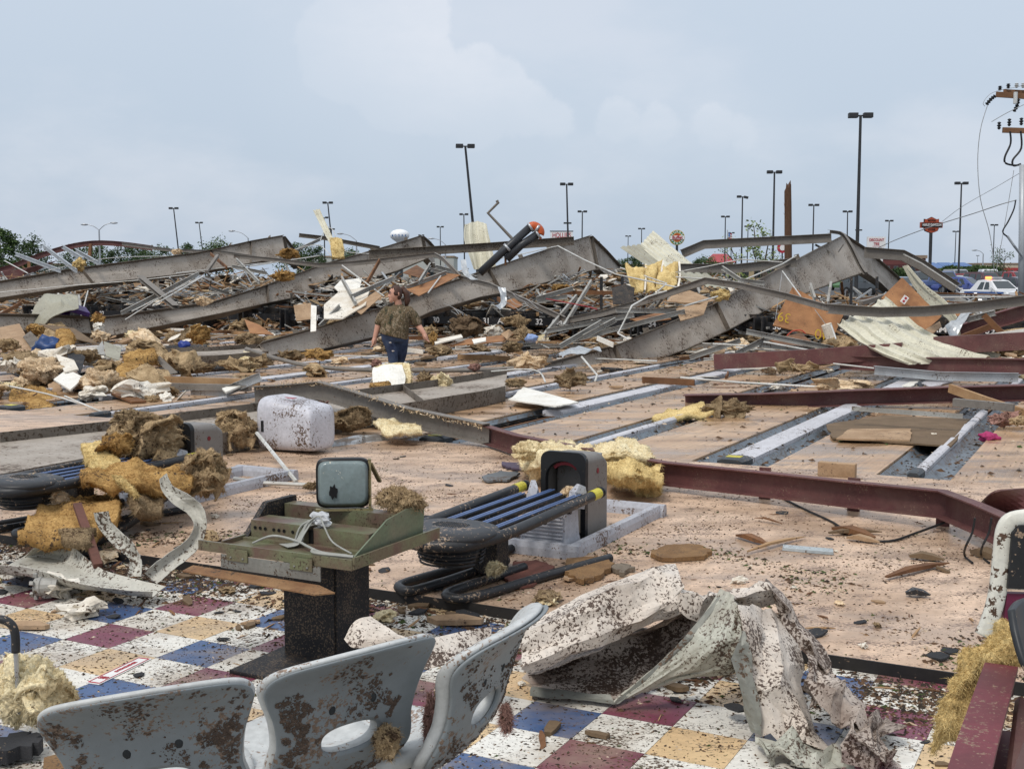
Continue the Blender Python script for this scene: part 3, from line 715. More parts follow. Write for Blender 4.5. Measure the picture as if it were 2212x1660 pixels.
# small far round red sign and board behind the gable
d = 170
c = P(1690, 535, d); t = thing('round_store_sign', 'small white and red round sign behind the gable beam', 'sign', Vector((c.x, d, gz(d))))
mk('face', disc(c, .75, .2), SR, t); mk('centre', disc(c, .4, .26), SW, t); mk('post', tube([Vector((c.x, d, gz(d))), c - Vector((0, 0, .7))], .1), POLE, t)
c = P(1768, 585, d); a = P(1780, 545, d); t = thing('store_board_sign', 'white board with red round emblem behind the gable slope', 'sign', Vector((a.x, d, gz(d))))
mk('panel', box(a.x - .9, a.x + .9, d - .1, d + .1, a.z - .5, a.z + .5), SW, t); mk('emblem', disc(a + Vector((0, -.05, 0)), .4, .2), SR, t); mk('post', tube([Vector((a.x, d, gz(d))), a - Vector((0, 0, .5))], .1), POLE, t)
# golden arch sign far away: plain twin arches on a pole
c = P(1634, 585, 230); c = P(1636, 582, 230)
# water tower
d = 700; c = P(863.5, 509, d); k = d / FOC
t = thing('water_tower', 'white bulb-shaped water tower lettered MOORE above the roofline', 'water tower', Vector((c.x, d, gz(d))))
prof = [(-24, 0), (-20, 3.2), (-15.5, 5.5), (-12, 9.5), (-8, 15.5), (-4, 19.6), (0, 20.8), (4, 20.4), (8, 18), (11, 13.6), (13.2, 7), (14, .4)]
zz = [c + Vector((0, 0, p[0] * k)) for p in prof]
mk('bulb', sweep(zz, circ(1, 48), scale=[max(.02, p[1] * k) for p in prof]), mat('tower_white', (.80, .80, .80), (.76, .76, .77), rough=.4, vs=.05, fine=.03), t, smooth=True)
mk('stem', sweep([Vector((c.x, d, gz(d))), c - Vector((0, 0, 20 * k))], circ(4.5 * k, 24), scale=[1.6, 1]), MATS['tower_white'], t, smooth=True)
TB = mat('tower_blue', (.09, .2, .42), rough=.5)
for i, ch in enumerate('MOORE'):
    an = math.radians(-62 + i * 21) + .35; rr_ = 20.9 * k
    p = c + Vector((math.sin(an) * rr_, -math.cos(an) * rr_, -.3 * k))
    sign_text(ch, p, 6.4 * k, TB, t, right=Vector((math.cos(an), math.sin(an), 0)), depth=.06, bold=.02)
# snapped wooden pole
WPOLE = mat('creosote_pole', (.125, .068, .040), (.085, .045, .027), rough=.9, vs=5, stretch=(6, 6, .6), bump=.4, bs=30)
d = 58; top = P(1702, 392, d); b = Vector((P(1704, 558, d).x + .04, d, gz(d)))
n = 14; cs = circ(.17, n); vs, fs = [], []
lv = [b, b.lerp(top, .5), b.lerp(top, .82), top]
for q, p in enumerate(lv):
    for j, (x, y) in enumerate(cs):
        sc = 1.15 - .2 * q / 3; z = p.z
        if q == 3: z += R.uniform(-.32, .12) - (.5 if x < -.06 else 0)
        vs.append((p.x + x * sc, p.y + y * sc, z))
for q in range(3):
    for j in range(n): fs.append((q * n + j, q * n + (j + 1) % n, (q + 1) * n + (j + 1) % n, (q + 1) * n + j))
vs.append((top.x, top.y, top.z - .15)); fs += [(3 * n + j, 3 * n + (j + 1) % n, 4 * n) for j in range(n)]
t = thing('broken_utility_pole', 'snapped brown wooden utility pole with splintered top', 'utility pole', b)
mk('shaft', (vs, fs), WPOLE, t)
for j in range(3): mk('splinter', sweep([top + Vector((-.14 + .02 * j, -.1, -1.2 - .25 * j)), top + Vector((-.19 - .01 * j, -.12, -.5 - .5 * j))], rect(.03, .02), scale=[1, .2]), TIMBERD, t)
# utility pole at the right edge
d = 60; px = lambda x, y, dd=0: P(x, y, d + dd)
t = thing('utility_pole', 'wooden utility pole with two timber crossarms and dangling insulators', 'utility pole', Vector((px(2232, 300).x, d, gz(d))))
mk('shaft', sweep([Vector((px(2232, 300).x, d, gz(d))), px(2232, 150)], circ(.17, 12), scale=[1.1, .85]), WPOLE, t)
XA = mat('crossarm_timber', (.22, .115, .06), (.16, .08, .04), rough=.85, vs=3)
ARM = []
for (x0, y0, x1, y1, dd) in ((2152, 204, 2300, 214, -.18), (2168, 199, 2300, 205, .2), (2166, 281, 2300, 285, -.18)):
    ARM.append(mk('crossarm', sweep([px(x0, y0, dd), px(x1, y1, dd)], rect(.13, .26)), XA, t))
INSU = mat('insulator_dark', (.035, .037, .04), rough=.35); INSW = mat('insulator_pale', (.6, .6, .58), rough=.35)
def insulator(x, y, h, arm, m, dd=0):
    a = px(x, y, dd); prof = [(0, .03), (.05, .10), (.08, .05), (.13, .12), (.16, .05), (.21, .10), (.24, .03)]
    mk('insulator', sweep([a + Vector((0, 0, q * h)) for q, _ in prof], circ(1, 10), scale=[r_ for _, r_ in prof]), m, arm)
for x, y, m in ((2160, 196, INSU), (2178, 191, INSU), (2196, 190, INSW), (2210, 190, INSW)): insulator(x, y, 1.0, ARM[0], m)
for x, y in ((2158, 283), (2180, 276), (2206, 274)): insulator(x, y - 3, 1.6, ARM[2], INSU, -.1)
mk('cutout', tube([px(2194, 199, -.4), px(2193, 224, -.4)], .1, 10), INSW, ARM[0])
for pts in ([(2150, 207), (2140, 215), (2131, 226)], [(2200, 214), (2197, 228), (2190, 241)]):
    g = spline([px(x, y, -.3) for x, y in pts], 5); mk('strain_insulator', sweep(g, circ(.1, 8), scale=[.5 + .6 * (i % 2) for i in range(len(g))]), INSU, ARM[0])
CABLE = mat('black_cable', (.02, .02, .021), rough=.5)
for pts, r in (([(2182, 284), (2183, 310), (2171, 338), (2172, 352), (2190, 357), (2204, 356)], .05), ([(2205, 283), (2206, 320), (2188, 345), (2190, 358), (2205, 354)], .05), ([(2128, 230), (2124, 222), (2138, 204), (2160, 195), (2182, 191), (2205, 186)], .012),
               ([(2133, 228), (2118, 280), (2112, 350), (2118, 430), (2137, 500), (2146, 560), (2147, 590)], .018), ([(2190, 368), (2178, 440), (2164, 520), (2152, 585)], .015), ([(2142, 263), (2175, 244), (2212, 226)], .018)):
    mk('cable', tube([px(x, y, -.5) for x, y in pts], r, 6, 5), CABLE if r > .02 else WIRE, t)
t2 = thing('steel_pole', 'plain galvanised steel pole carrying slack cables', 'steel pole', Vector((px(2208, 600, -4).x, d - 4, gz(56))))
b2 = Vector((px(2209, 600, -4).x, d - 4, gz(56)))
mk('shaft', sweep([b2, P(2209, 356, d - 4)], circ(.145, 14)), mat('galv_pole', (.42, .44, .46), (.37, .39, .41), rough=.4, metal=.2), t2, smooth=True)
mk('conduit_arm', tube([P(2176, 510, 55.5), P(2190, 530, 55.5), P(2207, 552, 55.8)], .06, 8), MATS['galv_pole'], t2)
mk('cable', tube([P(2194, 432, 55.5), P(2190, 452, 55.4), P(2178, 478, 55.3), P(2166, 500, 55.3), P(2176, 511, 55.5)], .035, 6, 5), CABLE, t2)
mk('service_wire', tube([P(2196, 432, 55.6), P(2160, 442, 56), P(2100, 462, 58), P(2010, 490, 62), P(1930, 520, 66), P(1888, 540, 68)], .022, 6, 4), WIRE, t2)
mk('guy_wire', tube([P(2206, 372, 56), P(2150, 405, 58), P(2080, 445, 60), P(2036, 478, 62)], .012, 5, 3), WIRE, t2)
# flag
d = 160; a, b = P(1573, 503, d), P(1581, 520, d)
t = thing('flagpole', 'small striped flag hanging slack on a pole on the skyline', 'flag', Vector((a.x - .1, d, gz(d))))
mk('pole', tube([Vector((a.x - .1, d, gz(d))), a + Vector((-.1, 0, .4))], .05), SILV, t)
for i in range(7):
    z0 = a.z + (b.z - a.z) * i / 7; z1 = a.z + (b.z - a.z) * (i + 1) / 7
    mk('stripe', patch([[(a.x, d, z0), (a.x + .25, d - .1, z0 - .05), (b.x, d, z0 - .12)], [(a.x, d, z1), (a.x + .25, d - .1, z1 - .05), (b.x, d, z1 - .12)]], (2, 1), .01), SR if i % 2 == 0 else SW, t)
mk('canton', patch([[(a.x, d - .12, a.z + .02), (a.x + .2, d - .2, a.z)], [(a.x, d - .12, a.z - .5), (a.x + .2, d - .2, a.z - .52)]], (2, 2), .01), TB, t)

# -------- vehicles
TYRE = mat('tyre', (.018, .018, .018), rough=.85); RIM = mat('rim', (.35, .35, .36), rough=.35, metal=.6); CGL = glass('car_glass', (.03, .04, .045), .05)
CHR = mat('chrome_trim', (.4, .4, .41), rough=.25, metal=.8); HLM = mat('headlamp', (.7, .72, .72), rough=.15, spec=.6); TRIM = mat('car_trim_black', (.02, .02, .021), rough=.5)
def car(x, yroof, d, yaw, kind, col, label, name='parked_car', cat='car', grp='vehicles parked beyond the wreckage', ground=None):
    L, Wd, Ht = {'sedan': (4.8, 1.8, 1.45), 'suv': (4.8, 1.95, 1.85), 'van': (5.2, 2.0, 2.05), 'truck': (5.6, 2.0, 1.9), 'mini': (4.4, 1.8, 1.65)}[kind]
    g = P(x, yroof, d); z = g.z - Ht if ground is None else ground
    z = gz(d) + .012
    base = Vector((g.x, d, z)); t = thing(name, label, cat, base, grp)
    m = loc(base, yaw)                                       # local +Y is the nose
    paint = mat('paint_' + '_'.join(f'{int(c * 1000)}' for c in col), col, tuple(c * .9 for c in col), rough=.3, spec=.5, vs=.8, coat=.4, fine=.03)
    hl = L / 2; bl = .52 * Ht if kind in ('sedan',) else .55 * Ht
    st = {'sedan': [(-hl, .38, bl - .02, 0), (-hl + .15, .3, bl + .03, 0), (-hl + .9, .26, bl + .05, 0), (-hl + 1.5, .26, Ht - .06, 1), (-.2, .26, Ht, 1), (.35, .26, Ht - .08, 1), (1.1, .26, bl + .08, 0), (hl - .35, .28, bl - .08, 0), (hl, .36, bl - .28, 0)],
          'mini': [(-hl, .38, bl, 0), (-hl + .1, .3, Ht - .35, 1), (-hl + .4, .26, Ht - .05, 1), (-.2, .26, Ht, 1), (.5, .26, Ht - .12, 1), (1.25, .26, bl + .06, 0), (hl - .3, .28, bl - .15, 0), (hl, .36, bl - .4, 0)],
          'suv': [(-hl, .42, bl, 0), (-hl + .1, .36, Ht - .3, 1), (-hl + .35, .34, Ht - .02, 1), (0, .34, Ht, 1), (.45, .34, Ht - .06, 1), (1.05, .34, bl + .1, 0), (hl - .2, .36, bl - .02, 0), (hl, .42, bl - .25, 0)],
          'van': [(-hl, .38, bl, 0), (-hl + .08, .34, Ht - .2, 1), (-hl + .3, .32, Ht, 1), (.6, .32, Ht, 1), (1.0, .32, Ht - .1, 1), (1.7, .32, bl + .12, 0), (hl - .2, .34, bl - .1, 0), (hl, .4, bl - .3, 0)],
          'truck': [(-hl, .5, bl + .05, 0), (-hl + .1, .42, bl + .1, 0), (-.9, .4, bl + .1, 0), (-.75, .4, Ht - .06, 1), (-.3, .4, Ht, 1), (.35, .4, Ht - .04, 1), (.95, .4, bl + .14, 0), (hl - .15, .42, bl + .02, 0), (hl, .48, bl - .2, 0)]}[kind]
    vs, fs = [], []
    ring = lambda y, z0, z1, up: [(-Wd / 2 * .92, y, z0), (-Wd / 2, y, (z0 + bl) / 2), (-Wd / 2 * .97, y, min(bl, z1)), (-Wd / 2 * (.74 if up else .9), y, z1), (Wd / 2 * (.74 if up else .9), y, z1), (Wd / 2 * .97, y, min(bl, z1)), (Wd / 2, y, (z0 + bl) / 2), (Wd / 2 * .92, y, z0)]
    for s in st: vs += ring(*s)
    for i in range(len(st) - 1):
        for j in range(8): fs.append((i * 8 + j, (i + 1) * 8 + j, (i + 1) * 8 + (j + 1) % 8, i * 8 + (j + 1) % 8))
    fs.append(tuple(range(8))); fs.append(tuple((len(st) - 1) * 8 + j for j in range(7, -1, -1)))
    body = fixnormals(mk('body', xf((vs, fs), m), paint, t, smooth=False))
    bv = body.modifiers.new('b', 'BEVEL'); bv.width = .05; bv.segments = 2; bv.limit_method = 'ANGLE'; bv.angle_limit = .5
    ups = [i for i, s in enumerate(st) if s[3]]; i0, i1 = ups[0], ups[-1]
    def quadpane(a, b, c, e, nm='window', off=.015):         # inset pane pushed out of the body surface
        q = [Vector(p) for p in (a, b, c, e)]; ce = sum(q, Vector()) / 4; nn = (q[1] - q[0]).cross(q[2] - q[0]).normalized()
        if nn.dot(ce - Vector((0, 0, Ht * .5))) < 0: nn = -nn
        q = [ce + (p - ce) * .86 + nn * off for p in q]
        mk(nm, xf(slab(q, off * 1.4, nn), m), CGL, t)
    A = ring(*st[i1]); B = ring(*st[i1 + 1]); quadpane(A[3], A[4], B[4], B[3], 'windscreen')
    A = ring(*st[i0]); B = ring(*st[i0 - 1]); quadpane(A[3], A[4], B[5] if kind != 'sedan' else B[4], B[2] if kind != 'sedan' else B[3], 'rear_window')
    for sg in (0, 1):
        ii = (2, 3) if sg == 0 else (5, 4)
        n = 2 if kind in ('sedan', 'truck') else 3
        y0, y1 = st[i0][0] + .1, st[i1][0] + .25
        for q in range(n):
            ya, yb = y0 + (y1 - y0) * q / n + .04, y0 + (y1 - y0) * (q + 1) / n - .04
            za = bl + .03; zb = Ht - .14; xa = Wd / 2 * .97; xb = Wd / 2 * (.97 - .23 * (zb - bl) / (Ht - bl)); s_ = -1 if sg == 0 else 1
            yb2 = yb - (.3 if q == n - 1 else 0); ya2 = ya + (.25 if q == 0 and kind == 'sedan' else 0)
            quadpane((s_ * xa, ya, za), (s_ * xa, yb, za), (s_ * xb, yb2, zb), (s_ * xb, ya2, zb), 'window', .02)
    wr = .33 if kind in ('sedan', 'mini') else .38
    for sx in (-1, 1):
        for y in (-hl + .95, hl - .92):
            w = mk('wheel', xf(sweep([(sx * (Wd / 2 - .2), y, wr), (sx * (Wd / 2 + .02), y, wr)], circ(wr, 18), up=(0, 1, 0)), m), TYRE, t)
            mk('rim', xf(sweep([(sx * (Wd / 2 - .05), y, wr), (sx * (Wd / 2 + .032), y, wr)], circ(wr * .6, 12), up=(0, 1, 0)), m), RIM, w)
    fz = st[-1][2]
    for sx in (-1, 1):
        mk('headlight', xf(cbox(sx * Wd * .36, hl - .06, fz - .04, .36, .2, .17, .03), m), HLM, t)
        mk('taillight', xf(cbox(sx * Wd * .4, -hl + .04, bl - .12, .22, .14, .2, .02), m), SR, t)
        mk('mirror', xf(cbox(sx * (Wd / 2 + .1), st[i1][0] + .45, bl + .12, .2, .12, .15, .03), m), paint if kind != 'truck' else TRIM, t)
    mk('grille', xf(cbox(0, hl + .0, fz - .08, Wd * .46, .08, .2, .02), m), TRIM if kind != 'truck' else CHR, t)
    mk('bumper', xf(cbox(0, hl + .02, .44, Wd * .94, .18, .24, .05), m), paint if kind != 'truck' else CHR, t)
    mk('number_plate', xf(cbox(0, hl + .13, .46, .32, .02, .14), m), SW, t)
    return t, m, (L, Wd, Ht, bl, hl, st)
W_, BL = (.70, .70, .70), (.03, .065, .22)
# heading pi is nose toward the camera
pol, pm, (L, Wd, Ht, bl, hl, st) = car(2152, 599, 76, math.pi + .27, 'sedan', W_, 'white police car with red flashing lights and yellow front plate', 'police_car', 'police car', 'emergency vehicles')
mk('light_bar', xf(cbox(0, -.2, Ht + .09, 1.1, .26, .12, .03), pm), mat('light_bar_lens', (.45, .45, .47), rough=.3), pol)
mk('flasher', xf(cbox(.42, -.2, Ht + .1, .28, .3, .15, .03), pm), emis('red_flasher', (1, .12, .03), 6), pol)
mk('spotlight', xf(blob((-.7, .6, bl + .28), (.1, .1, .1), 2, 0), pm), HLM, pol)
mk('push_bar', xf(join(cbox(0, hl + .12, .62, 1.0, .06, .06), cbox(-.42, hl + .12, .6, .07, .06, .5), cbox(.42, hl + .12, .6, .07, .06, .5), cbox(0, hl + .12, .42, 1.0, .06, .06)), pm), TRIM, pol)
mk('plate_cover', xf(cbox(0, hl + .2, .62, .42, .02, .46), pm), YEL, pol)
for sx in (-1, 1): mk('side_stripe', xf(cbox(sx * (Wd / 2 + .012), 0, .62, .02, L * .8, .1), pm), mat('police_blue', (.05, .12, .35)), pol)
mk('lamp_glow', xf(cbox(-.62, hl - .02, .56, .24, .2, .14, .03), pm), emis('headlamp_on', (1, .9, .7), 2.2), pol)
car(2136, 582, 128, math.pi - .25, 'van', W_, 'white high-roofed van parked behind the police car')
car(2130, 589, 108, math.pi + .25, 'suv', (.075, .018, .024), 'dark maroon sport utility vehicle just behind the police car')
car(2095, 586, 124, math.pi + .3, 'mini', (.25, .03, .03), 'red compact car beside the white van')
car(2068, 584, 135, math.pi, 'van', (.25, .26, .28), 'grey van half hidden behind the red compact car')
car(2083, 599, 98, math.pi + .75, 'sedan', (.05, .075, .26), 'blue sedan beside the police car')
car(2072, 591, 120, math.pi + .3, 'sedan', (.38, .42, .40), 'pale green-grey sedan behind the blue truck')
car(2038, 586, 100, math.pi + .15, 'truck', BL, 'blue pickup truck with chrome grille beneath the leaning channel beam')
car(1996, 589, 104, math.pi + .1, 'truck', (.03, .036, .045), 'dark slate pickup truck beside the blue pickup')
car(1945, 596, 100, math.pi + .2, 'sedan', (.09, .13, .18), 'slate blue sedan behind the plywood corner')
car(2193, 580, 112, math.pi + .5, 'truck', (.22, .02, .025), 'dark red pickup truck near the steel pole')
car(2177, 584, 125, math.pi + .1, 'suv', (.04, .04, .045), 'black sport utility vehicle behind the young tree')
ob, om, (L, Wd, Ht, bl, hl, st) = car(2200, 594, 94, math.pi + .5, 'sedan', (.05, .05, .065), 'dark grey car close beside the police car with amber lamp lit')
mk('lit_lamp', xf(cbox(Wd * .36, hl - .02, bl - .2, .3, .2, .2, .03), om), emis('amber_lamp', (1, .2, .05), 5), ob)
car(1243, 616, 96, math.pi + .5, 'sedan', W_, 'white sedan glimpsed under the middle gable beam')
car(1283, 610, 100, math.pi + .2, 'truck', (.05, .07, .10), 'dark pickup truck glimpsed under the middle gable beam')
car(1828, 612, 118, math.pi + .15, 'sedan', (.12, .28, .09), 'bright green sedan seen under the tallest gable peak')
c_, cm_, (L, Wd, Ht, bl, hl, st) = car(1880, 606, 85, math.pi + .3, 'suv', (.04, .045, .05), 'black sport utility vehicle with amber lamp under the gable peak')
mk('lit_lamp', xf(cbox(-Wd * .3, hl, bl - .1, .3, .15, .25, .03), cm_), emis('amber_lamp2', (1, .3, .05), 4), c_)
for x, y, d, k_, col, lb in ((1160, 612, 100, 'sedan', (.25, .26, .28), 'silver sedan behind the orange-elbowed pipes'), (760, 612, 110, 'suv', (.05, .05, .06), 'black vehicle behind the timber heap by the woman')):
    car(x, y, d, math.pi, k_, col, lb)
# ================================================================ COLLAPSED FRAMES
def girder(label, top, bot, fw=.24, ft=.018, stiff=(), name='steel_girder', mats=(GIRD, GIRDF), group=None, lean=.75):
    """top / bot: edge lines of the web (3-D points, same count)"""
    top = [Vector(p) for p in top]; bot = [Vector(p) for p in bot]
    eye = Vector((0, 0, H))
    top = [eye + (p - eye) * (1 + lean * (p - q).length / p.y) for p, q in zip(top, bot)]       # the web leans back from the viewer
    base = (bot[0] + bot[-1]) / 2
    t = thing(name, label, 'girder', base, group)
    n = len(top); vs, fs = [], []; W2 = .007; nors = []
    for i in range(n):
        T = (top[min(n - 1, i + 1)] - top[max(0, i - 1)]).normalized(); nn = T.cross(bot[i] - top[i]).normalized(); nors.append(nn)
        for sg in (1, -1): vs += [top[i] + nn * W2 * sg, top[i].lerp(bot[i], .5) + nn * W2 * sg, bot[i] + nn * W2 * sg]
    for i in range(n - 1):
        a, b = i * 6, (i + 1) * 6
        for q in (0, 1): fs += [(a + q, a + q + 1, b + q + 1, b + q), (a + 3 + q, b + 3 + q, b + 4 + q, a + 4 + q)]
    fs += [(0, 3, 4, 1), (1, 4, 5, 2)]; e = (n - 1) * 6; fs += [(e, e + 1, e + 4, e + 3), (e + 1, e + 2, e + 5, e + 4)]
    mk('web', (vs, fs), mats[0], t)
    for line, oth, sg in ((top, bot, 1), (bot, top, -1)):
        v, f = [], []
        for i in range(n):
            u = (line[i] - oth[i]).normalized(); nn = nors[i]; c = line[i] + u * .001
            v += [c - nn * fw / 2, c + nn * fw / 2, c + nn * fw / 2 + u * ft, c - nn * fw / 2 + u * ft]
        for i in range(n - 1):
            for j in range(4): f.append((i * 4 + j, (i + 1) * 4 + j, (i + 1) * 4 + (j + 1) % 4, i * 4 + (j + 1) % 4))
        f += [(3, 2, 1, 0), tuple((n - 1) * 4 + j for j in range(4))]
        mk('flange', (v, f), mats[1], t)
    run = 0.0
    for i in range(n - 1):                                                        # purlin clips left standing on the upper flange
        seg = (top[i + 1] - top[i]).length; T = (top[i + 1] - top[i]).normalized(); u = (top[i] - bot[i]).normalized()
        for q in range(int(seg / 1.7)):
            c = top[i].lerp(top[i + 1], (q + .6) / max(1, int(seg / 1.7))) + u * (ft + .002)
            if R.random() < .7: mk('purlin_clip', slab([c - nors[i] * .08, c + nors[i] * .08, c + nors[i] * .07 + u * .14, c - nors[i] * .075 + u * R.uniform(.08, .15)], .008, T), mats[1], t)
    for x in stiff:
        i = min(n - 2, int(x)); q = x - i
        a, b = top[i].lerp(top[i + 1], q), bot[i].lerp(bot[i + 1], q); nn = nors[i]; T = (top[i + 1] - top[i]).normalized()
        for sg in (1, -1):
            c = [a + nn * W2 * sg, a + nn * fw * .46 * sg, b + nn * fw * .46 * sg, b + nn * W2 * sg]
            mk('stiffener', slab([p + T * .006 for p in c], .012, T), mats[1], t)
    return t
def pts(lst, dfn): return [P(x, y, dfn(x)) for x, y in lst]
# frame with the tallest peak, right
f1 = dlin(1110, 21.2, 1819, 36); f2 = dlin(1819, 36, 1943, 46)
top = pts([(1122, 803), (1230, 777), (1331, 748), (1440, 702), (1533, 662), (1614, 618), (1680, 583), (1750, 546), (1819, 510)], f1)
bot = pts([(1135, 846), (1268, 821), (1352, 802), (1473, 758), (1560, 718), (1640, 676), (1700, 647), (1782, 617), (1862, 589)], f1)
girder('long grey tapered girder climbing from the lanes to the tallest peak', top, bot, .27, stiff=(1.9, 4.1))
top = pts([(1819, 510), (1869, 541), (1943, 606)], f2); bot = [P(1862, 590, 40.5), P(1895, 612, 43), P(1936, 650, 46)]
top[0] = P(1821, 511, 36.4)
girder('short grey girder falling away behind the tallest peak', top, bot, .27, stiff=(.04,))
# its rafter lying on its side across the approach and lanes
far_ = [(0, 957), (235, 931), (480, 899), (650, 876), (807, 853), (930, 837), (1023, 822), (1095, 808)]
near = [(0, 1052), (260, 1000), (520, 950), (704, 919), (850, 893), (979, 871), (1040, 861), (1092, 849)]
girder('grey girder lying on its side across the approach and the lanes', [G(x, y, .13) for x, y in far_], [G(x, y, .11) for x, y in near], .21, stiff=(4.5,), lean=0)
# middle frame behind the woman
f1 = dlin(683, 27, 1271, 40); f2 = dlin(1271, 40, 1336, 48)
top = pts([(560, 745), (693, 708), (820, 668), (888, 641), (996, 604), (1088, 572), (1210, 530), (1271, 511)], f1)
bot = pts([(575, 772), (690, 757), (810, 729), (925, 678), (1030, 646), (1113, 628), (1210, 602), (1286, 582)], f1)
girder('grey tapered girder rising behind the woman in camouflage to the middle peak', top, bot, .27, stiff=(2.2, 4.6))
top = [P(1273, 511.5, 40.4)] + pts([(1305, 542), (1338, 578)], f2); bot = [P(1287, 582, 42), P(1312, 602, 45), P(1340, 622, 48)]
girder('short grey girder falling away behind the middle peak', top, bot, .27, stiff=(.04,))
girder('grey girder lying flat and muddy across the outer lanes', [G(x, y, .12) for x, y in ((330, 762), (450, 759), (560, 752))], [G(x, y, .12) for x, y in ((352, 782), (470, 778), (580, 768))], .2, lean=0)
# third frame
f1 = dlin(240, 31.7, 908, 45); f2 = dlin(908, 45, 931, 50)
top = pts([(-40, 683), (90, 685), (187, 689), (232, 688), (455, 658), (559, 624), (696, 574), (832, 535), (908, 511)], f1)
bot = pts([(-40, 716), (90, 719), (195, 724), (240, 728), (480, 680), (559, 660), (724, 626), (850, 588), (918, 560)], f1)
girder('long grey tapered girder rising from the outer lanes to the third peak', top, bot, .27, stiff=(2.1, 5.1))
girder('short grey girder falling away behind the third peak', [P(909, 511.5, 45.3), P(921, 521, 47.5), P(935, 536, 50)], [P(919, 560, 47), P(930, 572, 48.5), P(942, 584, 50)], .27, stiff=(.05,))
# fourth frame, far left
f1 = dlin(0, 37.4, 609, 49.5)
top = pts([(-60, 622), (0, 611), (149, 586), (303, 565), (430, 548), (540, 523), (609, 511)], f1)
bot = pts([(-60, 656), (0, 646), (182, 619), (303, 604), (430, 590), (540, 570), (618, 556)], f1)
girder('long grey girder rising behind the insulation pile to the first peak', top, bot, .27, stiff=(2.15, 5.0))
girder('short grey girder falling away behind the first peak', [P(610, 511.5, 50), P(620, 524, 53), P(634, 542, 57)], [P(619, 556, 52), P(630, 568, 54), P(640, 580, 57)], .27, stiff=(.05,))

# -------- purlins and other bent members
def member(name, label, cat, p, prof, m, up=None, twist=None, k=1, group=None, bolts=0):
    o = mk(name, sweep(spline(p, k) if k > 1 else p, prof, up=up, twist=twist), m, label=label, cat=cat, group=group); return o
def PP(l): return [P(*q) for q in l]
ZP, CP = zprof(.045, .13, .008), cprof(.08, .22, .01)
member('purlin', 'grey bent purlin draped over the third girder and kinked downward', 'purlin', PP([(505, 553, 38), (590, 561, 37), (690, 573, 36), (760, 569, 35), (832, 562, 34), (940, 550, 32.5), (958, 560, 32), (997, 600, 31), (1060, 616, 29), (1144, 654, 27), (1222, 690, 26)]), ZP, PURL)
member('purlin', 'grey bent purlin rising from a kink and crossing the tallest frame', 'purlin', PP([(1226, 692, 25.9), (1300, 677, 25.5), (1394, 650, 25), (1460, 628, 24.6), (1526, 606, 24), (1600, 617, 23.2), (1700, 640, 22.4), (1786, 664, 21.8), (1840, 668, 21.4)]), ZP, PURL)
member('channel_beam', 'deep grey channel passing in front of the two plywood sheets', 'channel beam', PP([(1788, 666, 21.6), (1900, 674, 21), (2000, 672, 20.6), (2110, 662, 20.2), (2260, 642, 19.8)]), cprof(.1, .18, .012), PURL)
member('roof_beam', 'dark grey beam with insulation scraps along its top by the orange elbow', 'roof beam', PP([(797, 549, 37), (900, 543, 37), (1058, 533, 37), (1150, 526, 37), (1240, 520, 37)]), iprof(.2, .26, .014), GIRDF)
member('roof_beam', 'grey beam resting on the tallest peak and sloping off it', 'roof beam', PP([(1473, 548, 37), (1521, 528, 37), (1617, 523, 36.6), (1796, 514, 36)]), iprof(.2, .27, .014), PURL)
member('roof_beam', 'lower grey beam behind the tallest frame above torn panels', 'roof beam', PP([(1465, 579, 33), (1587, 580, 33), (1720, 566, 33)]), iprof(.18, .25, .014), PURL)
member('bent_strip', 'narrow grey strip bent over the tallest peak', 'metal strip', PP([(1790, 500, 35.5), (1808, 502, 35.3), (1822, 508, 35.2), (1840, 535, 35), (1857, 570, 34.8), (1870, 590, 34.6)]), cprof(.13, .10, .008), PURL, k=2)
member('channel_beam', 'grey channel with a pale lower edge leaning in front of the parked trucks', 'channel beam', PP([(1868, 545, 33), (1949, 551, 33), (1990, 572, 33), (2067, 622, 33)]), cprof(.1, .3, .012), PURL)
member('angle_edge', 'thin white metal edge strip lying along the leaning channel', 'metal strip', PP([(1952, 549, 32.7), (1990, 568, 32.7), (2072, 622, 32.7)]), rect(.03, .03), CONDUIT)
member('arched_beam', 'maroon beam bowed into a long arch above the long fourth girder', 'arched beam', PP([(-30, 594, 52), (30, 575, 52), (71, 558, 52), (142, 535, 52), (202, 525, 52), (262, 527, 52), (330, 536, 52)]), iprof(.15, .22, .014), MAROON, k=3)
member('purlin', 'grey purlin trailing on from the maroon arch', 'purlin', PP([(264, 527, 51.7), (374, 541, 48), (475, 544, 46), (560, 557, 44)]), ZP, PURL)
member('post_stub', 'short rusty post standing under the rising side of the arch', 'post', PP([(62, 600, 51.5), (63, 560, 51.8)]), rect(.12, .12), TIMBERD)
member('post_stub', 'short rusty post standing under the crown of the arch', 'post', PP([(193, 560, 51.6), (196, 527, 51.8)]), rect(.12, .12), TIMBERD)
mk('wall_panel', slab(PP([(-40, 592, 50), (60, 578, 50), (125, 562, 51), (40, 605, 50), (-40, 618, 50)]), .04), MAROON, label='fallen maroon wall panel under the foot of the arch', cat='wall panel')
member('roof_beam', 'dark beam sticking out discarded behind the narrow upright panel', 'roof beam', PP([(646, 508, 46), (700, 514, 46), (820, 536, 46)]), iprof(.14, .16, .012), GIRDF)
member('bracket_arm', 'grey angle brace leaning against the long fourth girder', 'brace', PP([(302, 598, 33), (380, 663, 30.5)]), cprof(.18, .1, .01), PURL)
member('bracket_arm', 'short grey brace pointing up between two roof beams', 'brace', PP([(1760, 530, 36.2), (1793, 548, 36)]), lprof(.06, .06), PURL)
member('bracket_arm', 'thin grey brace leaning the other way on the tallest girder', 'brace', PP([(1823, 529, 36.2), (1812, 545, 36)]), lprof(.05, .05), PURL)
